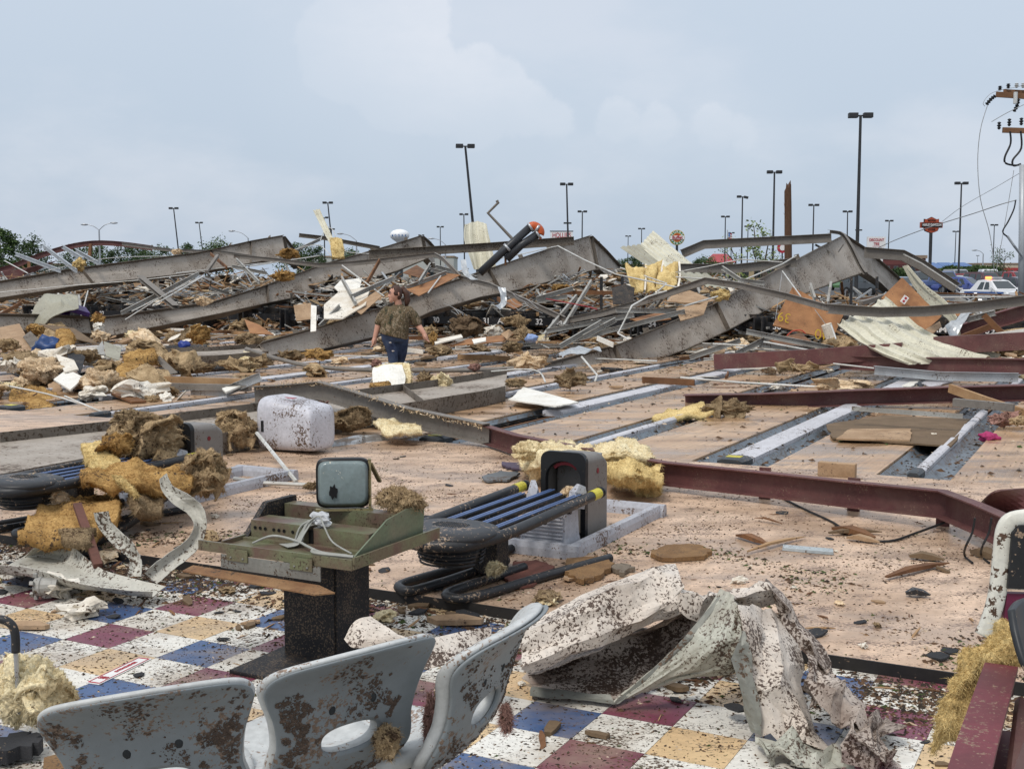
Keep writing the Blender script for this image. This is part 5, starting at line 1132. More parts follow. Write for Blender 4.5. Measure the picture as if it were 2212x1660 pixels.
SH = [('tan sheathing board leaning beside the woman', [(875, 625, 30), (955, 590, 32), (996, 594, 31), (905, 640, 29)], PLY), ('dark brown board under the dark roof beam', [(870, 590, 33), (900, 573, 34), (930, 592, 33), (905, 600, 32)], TIMBERD), ('large torn cream plasterboard discarded behind the woman', [(700, 660, 28.5), (740, 625, 30), (800, 622, 30), (790, 660, 28), (740, 690, 27.4), (700, 690, 27.4)], DRYW),
 ('white torn sheet leaning behind the woman with ragged edge', [(722, 622, 30), (735, 608, 31), (782, 602, 31), (778, 622, 30), (740, 640, 29.5)], WHITE), ('tan board shard behind the woman', [(760, 665, 28), (812, 630, 29), (825, 640, 28.6), (780, 680, 27.6)], OSB), ('brown door panel lying under the girder near lane 27', [(634, 660, 28), (672, 655, 28.4), (672, 690, 27.6), (640, 694, 27.4)], OSB),
 ('white speckled post scrap standing beside lane 27', [(672, 660, 27), (684, 662, 27), (683, 716, 26.4), (671, 718, 26.4)], WHITE), ('brown splintered board at the lane ends beside lane 27', [(528, 690, 28), (560, 702, 27.4), (592, 724, 26.6), (540, 720, 26.8)], PLY), ('reddish board lying at lane ends by the lane markers', [(972, 748, 24.5), (1010, 733, 25.2), (1110, 722, 25.4), (1086, 738, 24.6)], PLY),
 ('white splintered board lying near the woman’s hand', [(938, 736, 24.6), (996, 724, 25), (1000, 730, 24.7), (940, 745, 24.1)], DRYW), ('tan cut board end beside the reddish board', [(1082, 722, 25), (1100, 712, 25), (1108, 720, 25), (1096, 734, 24.6)], OSB), ('green chalky board in rubble below the yellow batts', [(1450, 640, 26), (1490, 628, 26.4), (1545, 650, 25.6), (1510, 656, 25.2), (1440, 652, 25.6)], OSB),
 ('tan plywood scrap behind the big girder', [(1460, 668, 25), (1530, 652, 25.4), (1520, 680, 24.6), (1470, 694, 24.2)], OSB), ('brown plywood scrap with yellow paint in the rubble', [(1360, 690, 25), (1440, 672, 25.6), (1450, 690, 25), (1390, 698, 24.6)], PLY), ('black carpeted panel standing by the pinsetter column', [(1322, 622, 28), (1350, 614, 28), (1371, 622, 28), (1368, 655, 27.6), (1324, 658, 27.6)], BLACKM),
 ('brown board low under the big hooked conduit', [(1080, 655, 27), (1110, 645, 27.6), (1130, 660, 27), (1110, 668, 26.6)], PLY), ('white foam block by the woman’s path', [(1020, 735, 24), (1050, 730, 24), (1050, 738, 23.8), (1024, 744, 23.8)], WHITE), ('brown board half buried behind the maroon beam', [(1660, 735, 22.6), (1730, 720, 23), (1760, 745, 22), (1700, 752, 21.8)], TIMBERD), ('tan board end below the orange plywood', [(2000, 712, 22), (2030, 695, 22.4), (2034, 706, 22), (2012, 724, 21.6)], OSB)]
SH += [('cream board leaning below the low end of the third girder', [(0, 708, 24), (42, 700, 24.4), (70, 750, 21.6), (64, 768, 20.8), (0, 745, 22)], OSB), ('dark steel plate leaning across the insulation pile', [(50, 728, 22.6), (66, 716, 23), (110, 760, 20.6), (134, 806, 18.8), (118, 808, 18.8), (86, 778, 20)], GIRDF), ('dark shingle sheet hanging over the insulation pile', [(145, 766, 20), (170, 760, 20.2), (184, 772, 19.8), (174, 808, 18.6), (150, 790, 19.2)], SHING),
 ('bright white ceiling tile fragment on the insulation pile', [(116, 822, 18), (146, 800, 18.8), (182, 818, 18), (152, 845, 17.2)], WHITE), ('brown wide board sloping in the insulation pile', [(84, 700, 24.6), (160, 710, 24), (214, 745, 21.6), (150, 730, 22.6)], HARDB), ('grey bent metal hood corner in the insulation pile', [(200, 765, 20.4), (222, 737, 21), (228, 768, 20)], STUD), ('speckled grey hood side in the insulation pile', [(224, 738, 21), (262, 752, 20.6), (258, 780, 19.6), (229, 770, 19.9)], OLIVEP),
 ('white mottled board low in the insulation pile', [(120, 768, 19.6), (160, 780, 19.2), (170, 800, 18.6), (140, 806, 18.4)], DRYW), ('dark plank leaning beside the ochre batt', [(332, 772, 20), (345, 770, 20), (384, 806, 18.8), (366, 810, 18.6)], GIRDF), ('white crumpled paper scrap on an outer lane', [(240, 854, 17), (290, 836, 17.6), (306, 850, 17), (280, 866, 16.4)], DRYW),
 ('white painted plank lying in an outer gutter', [(480, 842, 17), (560, 812, 18), (566, 818, 17.6), (488, 850, 16.6)], WHITE)]
for lb, px, m in SH:
    sheet(lb, px, m, .015 if m not in (WHITE, DRYW) else .025)
# on-floor sheets are re-laid flat
def floor_sheet(label, px, z, m, th, name='board_scrap', cat='board', rag=.02):
    g = [G(x, y, z) for x, y in px]
    o = []
    for i in range(len(g)):
        a, b = g[i], g[(i + 1) % len(g)]
        for q in range(5): o.append(a.lerp(b, q / 5) + Vector((R.uniform(-rag, rag), R.uniform(-rag, rag), 0)) * (1 if q else .3))
    return mk(name, slab(o, th, (0, 0, 1)), m, label=label, cat=cat)
floor_sheet('bright white sheet with ochre backing beside the wide gutter cap', [(1098, 862), (1130, 835), (1250, 868), (1200, 877)], 0.1, WHITE, .018)
floor_sheet('purple painted board on the approach by the ball return', [(1086, 996), (1140, 1000), (1136, 1012), (1092, 1008)], 0.03, mat('purple_paint', (.10, .075, .115), rough=.7, speck=.4), .018)
floor_sheet('brown hardboard sheet lying on a lane between gutters', [(1784, 916), (1910, 896), (2095, 905), (2055, 962), (1800, 945)], 0.03, HARDB, .018)
floor_sheet('smaller brown board lying on the hardboard sheet', [(1808, 946), (1840, 925), (1968, 925), (1966, 950)], 0.05, OSB, .018)
floor_sheet('grey shingle scrap before the ball return', [(1042, 1028), (1080, 1016), (1124, 1020), (1100, 1034), (1056, 1037)], 0.03, mat('grey_shingle', (.16, .17, .18), (.10, .105, .11), rough=.9, speck=.4), .018)
floor_sheet('white flat panel scrap near the fresh timber', [(1932, 832), (1960, 815), (1990, 820), (1968, 834)], 0.03, WHITE, .018)
floor_sheet('grey domed cap piece on the lane by the punched stud', [(1990, 826), (2040, 812), (2060, 822), (2010, 836)], 0.03, CAP, .018)
PB = mat('wet_particle_board', (.25, .145, .065), (.18, .10, .045), rough=.9, vs=8, speck=.4, ss=90, bump=.4, bs=120)
floor_sheet('oval brown broken particle board alone on the approach', [(1406, 1190), (1436, 1176), (1500, 1174), (1535, 1186), (1520, 1200), (1430, 1204)], .03, PB, .026)
floor_sheet('large brown broken particle board by the ball return foot', [(1216, 1232), (1226, 1205), (1290, 1198), (1330, 1215), (1300, 1240), (1262, 1252)], .035, PB, .03)
floor_sheet('reddish torn shingle sheet under the ball return foot', [(1090, 1248), (1110, 1212), (1160, 1208), (1200, 1222), (1150, 1262), (1096, 1270)], .02, mat('red_shingle', (.19, .075, .055), (.13, .052, .04), rough=.9, speck=.45, ss=50), .014)
floor_sheet('pale blue-grey trim strip lying on the approach', [(1690, 1182), (1692, 1175), (1800, 1184), (1800, 1192)], .02, mat('blue_grey_trim', (.42, .46, .47), rough=.6, speck=.3), .018, 'trim_strip', 'trim strip', .002)
floor_sheet('weathered grey wood scrap beside the broken particle board', [(1316, 1222), (1340, 1214), (1372, 1222), (1350, 1236)], .03, mat('grey_wood', (.20, .165, .125), (.13, .105, .08), rough=.9, speck=.4), .025)
o = mk('wood_block', xf(cbox(0, 0, .06, .32, .09, .12, .006), LANE(G(1808, 1028, 0))), OSB, label='short squared timber block lying on the lane by the foul line', cat='timber block')
for i, (x0, y0, x1, y1, w, m, lb) in enumerate([(1615, 1190, 1740, 1158, .03, TIMBER, 'long pale splinter on the approach'), (1592, 1155, 1660, 1175, .06, TIMBERD, 'brown bark strip near the long pale splinter'), (1915, 1245, 2050, 1215, .05, TIMBERD, 'long brown stick on the approach by the white frame'), (1965, 1200, 2040, 1208, .07, HARDB, 'curled bark scrap on the approach'), (2100, 1190, 2160, 1205, .1, HARDB, 'brown bark chunk by the white frame'), (1956, 1280, 2010, 1284, .06, BLACKP, 'black burnt stick on the approach'),
        (1630, 1118, 1690, 1130, .02, TIMBERD, 'thin stick beside the loose cable'), (1800, 1140, 1890, 1160, .09, TIMBERD, 'heap of curled bark strips by the loose cable'), (1790, 1150, 1905, 1148, .05, HARDB, 'flat bark strip in the bark heap'), (1830, 1160, 1900, 1170, .06, OSB, 'pale bark strip in the bark heap')]):
    a, b = G(x0, y0, .02), G(x1, y1, .02)
    mk('stick', sweep([a, a.lerp(b, .35) + Vector((0, 0, .015)), a.lerp(b, .7) + Vector((0, .02, .005)), b], rect(w, w * .5), scale=[.4, 1, .9, .2]), m, label=lb, cat='stick')
mk('loose_cable', tube([G(1690, 1075, .01), G(1740, 1100, .01), G(1800, 1128, .01), G(1850, 1160, .01), G(1920, 1168, .01), G(1980, 1150, .02), G(2040, 1128, .06)], .008, 6, 5), CABLE, label='black loose cable trailing over the approach', cat='cable')
for a in (2106, 2142): mk('loose_cable', tube([P(a, 1118, 7.0), P(a - 6, 1150, 7.0), P(a - 20, 1180, 7.0), G(a - 22, 1200, .01), G(a - 5, 1215, .01)], .007, 6, 5), CABLE, label='thin black cord hanging from the maroon purlin to the floor', cat='cable', group='cords below the maroon purlin')
mk('pink_cloth', blob(G(2136, 943, .03), (.1, .08, .05), 3, .5), mat('pink_cloth', (.45, .05, .16), rough=.9), label='small pink cloth in the gutter', cat='cloth', smooth=True)
# ================================================================ FOREGROUND OBJECTS
def superell(a, b, n=32, e=2.6):
    o = []
    for i in range(n):
        t = 2 * math.pi * i / n; c, s = math.cos(t), math.sin(t)
        o.append((a * math.copysign(abs(c) ** (2 / e), c), b * math.copysign(abs(s) ** (2 / e), s)))
    return o
def loft(rings, cap=True):
    n = len(rings[0]); vs = [v for r in rings for v in r]; fs = []
    for i in range(len(rings) - 1):
        for j in range(n): fs.append((i * n + j, i * n + (j + 1) % n, (i + 1) * n + (j + 1) % n, (i + 1) * n + j))
    if cap: fs.append(tuple(range(n - 1, -1, -1))); fs.append(tuple((len(rings) - 1) * n + j for j in range(n)))
    return vs, fs
# -------- moulded seats
SEATB = mat('seat_back_blue_grey', (.20, .222, .234), (.175, .195, .205), rough=.48, spec=.35, vs=1.5, speck=.44, ss=70, dirt=(.095, .066, .048), patchy=.75, bump=.04, bs=300, fine=.05)
SEATL = mat('seat_pale_grey', (.52, .53, .52), (.45, .455, .44), rough=.45, vs=2, speck=.28, ss=60, dirt=(.14, .10, .075), patchy=.7)
SEATC = mat('seat_back_cleaner', (.235, .258, .268), (.205, .225, .233), rough=.48, vs=1.5, speck=.24, ss=46, dirt=(.095, .066, .048), patchy=.7, bump=.04, bs=300, fine=.05)
half = [(0, .425), (.10, .42), (.165, .432), (.20, .475), (.197, .53), (.188, .58), (.20, .645), (.224, .705), (.237, .748), (.226, .784), (.188, .808), (.10, .823)]
ctl = half + [(0, .828)] + [(-x, z) for x, z in reversed(half[1:])]
def closed_spline(c, k=6):
    n = len(c); o = []
    for i in range(n):
        p = [Vector((*c[(i + j - 1) % n], 0)) for j in range(4)]
        for q in range(k):
            t = q / k; v = .5 * ((2 * p[1]) + (p[2] - p[0]) * t + (2 * p[0] - 5 * p[1] + 4 * p[2] - p[3]) * t * t + (3 * p[1] - p[0] - 3 * p[2] + p[3]) * t ** 3); o.append((v.x, v.y))
    return o
OUT = closed_spline(ctl)
HC, HA, HB = (0.0, .565), .094, .05
def seat_y(x, z):
    q = max(0, .53 - z)
    return -.13 * (z - .43) / .38 - .05 * max(0, (z - .7) / .12) ** 2 + .75 * x * x + 3.2 * q * q + .018 * math.exp(-((x / .13) ** 2 + ((z - .69) / .09) ** 2))
def shell(y0, y1, grow, steps=14, rnd=.012):
    n = len(OUT); ang = [math.atan2((z - HC[1]) / 1.0, x - HC[0]) for x, z in OUT]
    inn = [(HC[0] + (HA - grow) * math.copysign(abs(math.cos(a)) ** .8, math.cos(a)), HC[1] + (HB - grow) * math.copysign(abs(math.sin(a)) ** .8, math.sin(a))) for a in ang]
    cx, cz = 0, .63
    out_ = [(x + (x - cx) / max(.05, math.hypot(x - cx, z - cz)) * grow, z + (z - cz) / max(.05, math.hypot(x - cx, z - cz)) * grow) for x, z in OUT]
    rings = []
    def row(r, yo, ext=0.0):
        o = []
        for (xi, zi), (xo, zo) in zip(inn, out_):
            rr_ = r ** .8; x, z = xi + (xo - xi) * rr_, zi + (zo - zi) * rr_
            if ext:
                d = math.hypot(xo - xi, zo - zi); x += (xo - xi) / d * ext; z += (zo - zi) / d * ext
            o.append(Vector((x, seat_y(x, z) + yo, z)))
        return o
    for i in range(steps + 1): rings.append(row(i / steps, y0))
    m = (y0 + y1) / 2; rings.append(row(1, y0 + (y1 - y0) * .2, rnd * .75)); rings.append(row(1, m, rnd)); rings.append(row(1, y1 - (y1 - y0) * .2, rnd * .75))
    for i in range(steps, -1, -1): rings.append(row(i / steps, y1))
    rings.append(row(0, y1 - (y1 - y0) * .2, -rnd * .6)); rings.append(row(0, m, -rnd)); rings.append(row(0, y0 + (y1 - y0) * .2, -rnd * .6))
    g = loft(rings + [rings[0]], cap=False); return g
def seat(pix, yaw, label, m_back, tilt=0.0):
    top = G(*pix, .76); m0 = Matrix.Rotation(yaw, 4, 'Z')
    off = m0 @ Vector((0, seat_y(0, .82), 0)); base = Vector((top.x - off.x, top.y - off.y, -.05))
    m = loc(base, yaw, 0, tilt)
    t = thing('bowling_seat', label, 'chair', base, 'moulded grey seats beside the tile floor')
    gs_ = xf(shell(0, .017, 0), m); nb = len(OUT) * 14; b = mk('back_shell', gs_, m_back, t, smooth=True)
    mk('stuck_mud', bits((gs_[0], gs_[1][:nb]), 2700 if m_back is SEATB else 1100, .0054, int(yaw * 100), 9.0, .10 if m_back is SEATB else .2), mat('seat_mud', (.115, .082, .062), (.075, .053, .04), rough=1, vs=30), b, kind='stuff')
    mk('front_shell', xf(shell(.0175, .058, .003, rnd=.013), m), SEATL, t, smooth=True)
    for x, z in ((-.06, .665), (.06, .67)):
        mk('screw_recess', xf(blob((x, seat_y(x, z) + .004, z), (.012, .007, .018), 2, .1), m), mat('recess_dark', (.03, .034, .037), rough=.7), b, smooth=True)
    se = []
    for q, (z, k) in enumerate(((.385, .88), (.40, .97), (.425, 1), (.44, .97), (.432, .8), (.42, .4))):
        se.append([Vector((x * k, .30 + y * k, z + .03 * (abs(y) / .2) ** 2 * (1 if y < 0 else .2))) for x, y in superell(.215, .225, 40)])
    mk('seat', xf(loft(se), m), SEATL, t, smooth=True)
    mk('pedestal', xf(box(-.07, .07, .18, .34, .02, .40), m), BLACKM, t); mk('foot', xf(box(-.12, .12, .08, .46, 0, .02, .006), m), BLACKM, t)
    return m
seat((378, 1516), math.radians(13), 'muddy grey moulded seat turned square to the viewer', SEATB, -.09)
m2 = seat((833, 1420), math.radians(35), 'mud-spattered grey seat between the squarer one and the cleaner one', SEATB, -.05)
m3 = seat((1157, 1352), math.radians(66), 'cleaner grey moulded seat beside the crumpled sheet metal', SEATC, -.03)

# -------- ball returns
LIL = mat('lilac_grey_plastic', (.42, .425, .46), (.35, .355, .385), rough=.45, vs=2, speck=.4, ss=55, dirt=(.07, .045, .032), patchy=.6)
HOODG = mat('hood_taupe_grey', (.20, .185, .17), (.17, .155, .14), rough=.45, vs=1.5, speck=.25, ss=50, fine=.05)
BLUE = mat('blue_rail', (.12, .19, .38), (.09, .14, .28), rough=.3, spec=.5, fine=.05); DRED = mat('dark_red_trim', (.22, .02, .03), rough=.4)
def rrect(w, h, r, z0=0.0, n=6):
    o = []
    for cx, cz, a0 in ((w / 2 - r, z0 + h - r, 0), (-w / 2 + r, z0 + h - r, 90)):
        for i in range(n + 1):
            a = math.radians(a0 + 90 * i / n); o.append((cx + r * math.cos(a), cz + r * math.sin(a)))
    return [(w / 2, z0)] + o + [(-w / 2, z0)]
def ball_return(O, label):
    t = thing('ball_return', label, 'ball return', O, 'ball returns on the approach')
    m = LANE(O); A = lambda g: xf(g, m)
    o0 = rrect(.32, .60, .06); i0 = rrect(.25, .52, .118, .02)
    def ring(pr, y, k=1.0): return [Vector((x, y, z * k)) for x, z in pr]
    n = len(o0); vs = ring(o0, -.012) + ring(i0, -.012) + ring(o0, .03) + ring(i0, .03); fs = []
    for i in range(n):
        j = (i + 1) % n
        fs += [(i, j, n + j, n + i), (2 * n + i, 3 * n + i, 3 * n + j, 2 * n + j), (i, 2 * n + i, 2 * n + j, j), (n + i, n + j, 3 * n + j, 3 * n + i)]
    mk('front_frame', A((vs, fs)), mat('frame_black', (.014, .015, .017), rough=.4, speck=.12, ss=60, dirt=(.2, .15, .1)), t)
    o1 = rrect(.305, .585, .055); i1 = rrect(.27, .54, .10, .015)
    vs = ring(o1, .031) + ring(o1, .30, .97) + ring(o1, .36, .9) + ring(i1, .031) + ring(i1, .34, .92); fs = []
    for i in range(n):
        j = (i + 1) % n
        fs += [(i, n + i, n + j, j), (n + i, 2 * n + i, 2 * n + j, n + j), (3 * n + i, 3 * n + j, 4 * n + j, 4 * n + i)]
    fs += [tuple(range(2 * n, 3 * n))]
    mk('hood', A((vs, fs)), HOODG, t)
    mk('inner_plate', A(slab([Vector((x, .16, z)) for x, z in rrect(.24, .50, .11, .04)], .01, (0, -1, 0))), HOODG, t)
    ar = rrect(.225, .48, .108, .04)
    mk('arch_trim', A(sweep([Vector((x, .05, z)) for x, z in ar[4:-4]], rect(.02, .05), up=(0, 1, 0))), DRED, t)
    mk('hood_mark', A(sweep([(.1535, .2, .46), (.1565, .2, .46)], circ(.018, 14), up=(0, 1, 0))), DRED, t)
    mk('clip', A(cbox(.12, .28, .55, .05, .02, .03)), GALV, t)
    # base tray
    x0, x1, y0, y1 = -.30, .24, -.38, 1.12
    prof = [(-.05, 0), (-.045, .05), (-.03, .085), (.02, .085), (.03, .05), (.03, 0)]
    tr = [Vector(p) for p in ((x0, y0, 0), (x1, y0, 0), (x1, y1, 0), (x0, y1, 0))]
    for i in range(4):
        a, b = tr[i], tr[(i + 1) % 4]; d = (b - a).normalized()
        mk('base_rim', A(sweep([a - d * (.05 if i % 2 == 0 else -.031), b + d * (.05 if i % 2 == 0 else -.031)], prof, up=(0, 0, 1))), LIL, t)
    gr = mk('front_grille', A(loft([[Vector((x * k, y * k - .2, z)) for x, y in superell(.17, .12, 28, 5)] for z, k in ((.06, 1.05), (.10, 1), (.27, .95))])), LIL, t)
    for i in range(7): mk('grille_slat', A(cbox(-.0, -.325 + i * .0012, .105 + i * .023, .29, .012, .012, .003)), LIL, gr)
    for s in (-1, 1): mk('guide_wing', A(sweep([(s * .15, -.14, .27), (s * .16, -.12, .36), (s * .17, -.10, .41)], rect(.06, .10), scale=[1.2, 1, .5])), LIL, t)
    # rack
    z = .34
    for s in (-1, 1):
        r_ = mk('side_rail', A(tube([(s * .27, -.03, z + .02), (s * .27, -.5, z + .01), (s * .272, -1.15, z), (s * .25, -1.42, z - .005), (s * .17, -1.64, z - .01), (0, -1.72, z - .012)], .033, 14, 5)), BLACKP, t, smooth=True)
        mk('warning_label', A(tube([(s * .27, -.06, z + .0205), (s * .27, -.17, z + .0185)], .0345, 14)), YEL, r_)
        mk('rail_cap', A(tube([(s * .27, -.03, z + .02), (s * .27, -.012, z + .02)], .036, 14)), BLACKP, r_)
    for x, y0_, y1_ in ((-.17, -.25, -1.3), (-.055, -.05, -1.3), (.055, -.05, -1.3), (.17, -.1, -1.3)):
        rb = mk('track', A(box(x - .026, x + .026, y1_, y0_, z - .01, z + .012)), BLACKP, t)
        for dx in (-.012, .012): mk('blue_rail', A(tube([(x + dx, y1_, z + .016), (x + dx, y0_, z + .016)], .0052, 6)), BLUE, rb)
    for y in (-.45, -.8, -1.15): mk('cross_bar', A(tube([(-.26, y, z - .03), (.26, y, z - .03)], .018, 8)), BLACKP, t)
    di = []
    for q, (zz, k) in enumerate(((-.075, .45), (-.06, .7), (-.03, .86), (0.0, .96), (.018, 1.0), (.034, .95), (.045, .82), (.05, .6), (.05, .25))):
        di.append([Vector((x * k, -1.46 + y * k, z + zz)) for x, y in superell(.275, .25, 40, 2.3)])
    ds = mk('end_dish', A(loft(di)), BLACKP, t, smooth=True)
    sp = []
    for i in range(-8, 9):
        for j in range(-5, 6):
            if (i / 8) ** 2 + (j / 5) ** 2 < 1: sp.append(cbox(i * .014, -1.44 + j * .014, z + .0505, .0055, .0055, .002))
    mk('speaker_holes', A(join(*sp)), mat('hole_black', (.003, .003, .003)), ds, kind='stuff')
    mk('under_bowl', A(loft([[Vector((x * k, -1.44 + y * k, z + zz)) for x, y in superell(.17, .16, 30, 2.2)] for zz, k in ((-.15, .75), (-.14, .9), (-.11, 1), (-.06, 1.05))])), BLACKP, t, smooth=True)
    for i in range(4): mk('bowl_rib', A(sweep([Vector((x * 1.03, -1.44 + y * 1.03, z - .145 + i * .022)) for x, y in superell(.175 * (.93 + i * .03), .165 * (.93 + i * .03), 30, 2.2)], circ(.006, 6), cap=False)), BLACKP, t)
    mk('post', A(box(-.09, .07, -1.05, -.90, .02, z - .02, .008)), BLACKM, t)
    for pts_ in ([(-.16, -.2, .03), (-.20, -.9, .03), (-.30, -1.42, .03), (-.26, -1.55, .03), (-.16, -1.52, .03), (-.08, -1.0, .03), (-.05, -.7, .03)], [(.48, -.36, .03), (.33, -.9, .03), (.20, -1.45, .03), (.12, -1.58, .03), (.02, -1.52, .03), (.06, -1.2, .03), (.12, -.8, .03)]):
        mk('foot_loop', A(tube(pts_, .027, 12, 5)), BLACKP, t, smooth=True)
    return t
B1 = G(1217, 1172, 0); ball_return(B1, 'black-railed ball return with grey hood standing clear on the approach')
ball_return(B1 - EP * 3.34 + EL * .02, 'ball return half buried under ochre insulation')

# -------- overturned lilac hood
hd = thing('overturned_hood', 'overturned lilac-grey plastic hood speckled with mud on the approach', 'hood', G(630, 985, 0))
a, b = G(560, 985, 0), G(700, 968, 0)
ax = (P(700, 930, 11.2) - P(557, 930, 11.65)).normalized(); L_ = (P(704, 930, 11.2) - P(556, 930, 11.65)).length * .78; ax.z = 0; ax.normalize(); ay = UP.cross(ax)
mh = frame(G(557, 974, 0), ax, ay)
LILL = mat('lilac_white_plastic', (.56, .56, .60), (.48, .475, .51), rough=.42, vs=1.6, speck=.40, ss=46, dirt=(.07, .047, .034), patchy=.6)
rings = []
for u, h, w in ((0, .535, .26), (.02, .545, .265), (.36, .52, .25), (.362, .515, .247), (.64, .485, .235), (.642, .48, .232), (.90, .45, .22), (.96, .42, .2), (1.0, .34, .16), (1.003, .2, .1)):
    rings.append([Vector((u * L_ + (1 - (z / .27)) * .0, w * 1.0 + y * w / .25, h / 2 + (.545 - h) * .32 + z * h / .5)) for y, z in superell(.25, .25, 36, 4.5)])
inn = [[p + Vector((.012 + .0, 0, 0)) for p in r] for r in rings[:1]]
g = loft(rings, cap=False); k = len(rings[0]); g[1].append(tuple((len(rings) - 1) * k + j for j in range(k)))
o = mk('shell', xf(g, mh), LILL, hd, smooth=False)
sd = o.modifiers.new('s', 'SOLIDIFY'); sd.thickness = .012; sd.offset = -1
o.data.shade_smooth()
mk('slot', xf(box(.05, .085, -.004, .006, .2, .31), mh), mat('slot_dark', (.02, .02, .022)), hd)
mk('red_triangle', xf(slab([Vector((.28, .10, .548)), Vector((.40, .08, .542)), Vector((.40, .14, .542))], .004, (0, 0, 1)), mh), SR, hd)
# -------- scoring console
con = thing('scoring_console', 'olive metal scoring console on black pedestal with exposed screen', 'console', G(680, 1420, -.05))
C0 = G(763, 1214, .5); mc = LANE(C0); A = lambda g: xf(g, mc)
OLV = mat('zinc_olive', (.19, .20, .115), (.17, .11, .085), rough=.38, metal=.35, vs=7, speck=.34, ss=70, dirt=(.05, .036, .025)); OLG = mat('zinc_green', (.155, .20, .13), (.20, .20, .14), rough=.36, metal=.35, vs=4, speck=.22, ss=60)
GRYP = mat('grey_steel_plate', (.27, .27, .245), (.21, .205, .185), rough=.5, metal=.3, vs=4, speck=.4, ss=60); RUST = mat('rust_strip', (.27, .155, .075), (.19, .095, .045), rough=.8, vs=8, speck=.4, ss=70)
tr = mk('tray', A(box(-.72, 0, 0, .68, -.012, 0)), OLV, con)
mk('front_lip', A(box(-.86, .002, -.014, -.001, -.035, .012)), OLV, con); mk('right_lip', A(box(.001, .014, -.01, .70, -.03, .022)), OLV, con); mk('left_lip', A(box(-.734, -.721, 0, .4, -.03, .02)), OLV, con)
fc = mk('front_channel', A(join(box(-.70, -.36, .17, .30, .012, .09), box(-.34, -.035, .17, .30, .012, .085))), OLV, con)
for x in (-.675, -.645, -.615, -.565, -.535, -.505, -.455): mk('vent_hole', A(sweep([(x, .166, .055), (x, .169, .055)], circ(.008, 10), up=(0, 0, 1))), MATS['hole_black'], fc)
mk('wire_slot', A(box(-.362, -.338, .165, .172, .012, .075)), MATS['hole_black'], fc)
mk('shelf_lip', A(box(-.72, -.02, .13, .168, .0005, .012)), OLV, con)
mk('rear_channel', A(box(-.70, -.03, .42, .50, .02, .125)), OLV, con); mk('rear_shelf', A(box(-.70, -.03, .30, .42, .018, .022)), OLV, con)
def trap(x, th): return slab([Vector((x, .02, .004)), Vector((x, .60, .004)), Vector((x, .62, .15)), Vector((x, .46, .15)), Vector((x, .30, .13))], th, (1, 0, 0))
mk('side_plate', A(trap(-.02, .008)), OLG, con); mk('side_plate', A(slab([Vector((-.705, .14, .004)), Vector((-.705, .54, .004)), Vector((-.705, .52, .15)), Vector((-.705, .30, .15))], .03, (1, 0, 0))), BLACKM, con)
mk('back_flap', A(box(-.60, -.40, .66, .665, .06, .12)), OLV, con); mk('back_flap', A(box(-.20, -.05, .60, .605, .05, .16)), OLG, con)
mk('hinge_plate', A(box(-.72, -.16, -.022, -.016, -.10, -.036)), GRYP, con)
for x in (-.62, -.26):
    h = mk('hinge', A(box(x - .06, x + .06, -.028, -.0225, -.06, -.005)), OLV, con)
    for dx in (-.035, .035): mk('rivet', A(blob((x + dx, -.03, -.045), (.006, .004, .006), 1, 0)), GRYP, h)
mk('rust_strip', A(slab([Vector((-.88, -.10, -.115)), Vector((-.10, -.14, -.12)), Vector((-.04, -.08, -.118)), Vector((-.16, -.03, -.112)), Vector((-.88, -.03, -.105))], .006, (0, 0, 1))), RUST, con)
mk('pedestal', A(box(-.53, -.245, .19, .47, -.53, -.013)), BLACKM, con); mk('pedestal_side', A(box(-.2445, -.235, .20, .46, -.53, -.013)), BLACKM, con)
mk('base_plate', A(box(-.60, -.18, -.12, .60, -.549, -.531, .005)), BLACKM, con)
# screen
cm = frame(A(([Vector((-.335, .40, .135))], []))[0][0], Vector((math.cos(.10), math.sin(.10), 0)), Vector((-math.sin(.10), math.cos(.10), .06)))
crt = mk('screen_tube', xf(loft([[Vector((x * k, y, .122 + z * k)) for x, z in superell(.127, .119, 44, 6.5)] for y, k in ((.0, .985), (.006, 1), (.03, 1), (.04, .97), (.12, .75), (.22, .25), (.30, .18))]), cm), mat('tube_black', (.012, .012, .013), rough=.4), con, smooth=True)
scr = [[Vector((x * k, -.004 - .012 * (1 - k * k), .122 + z * k)) for x, z in superell(.117, .109, 44, 6.5)] for k in (1, .85, .6, .3, .02)]
mk('screen_glass', xf(loft(scr), cm), mat('screen_glass', (.21, .26, .255), (.185, .23, .235), rough=.16, spec=.6, vs=3, speck=.06, ss=60, dirt=(.25, .24, .2)), crt, smooth=True)
mk('phosphor_burn', xf(slab([Vector((-.045 + r_ * .020 * math.cos(q), -.0185, .085 + r_ * .032 * math.sin(q))) for q, r_ in ((i * .45, 1 + .25 * math.sin(i * 2.7)) for i in range(14))], .002, (0, -1, 0)), cm), MATS['tube_black'], crt)
mk('screen_bracket', xf(join(box(.118, .132, .0, .03, -.005, .235), box(-.13, .14, .0, .02, -.012, -.002)), cm), mat('zinc_gold', (.36, .30, .16), rough=.4, metal=.4, speck=.4, ss=60), con)
mk('screen_brace', xf(sweep([(.128, .03, .21), (.17, .12, .10)], rect(.02, .01)), cm), MATS['zinc_gold'], con)
CW = mat('grey_ribbon_cable', (.36, .36, .33), (.28, .28, .25), rough=.5)
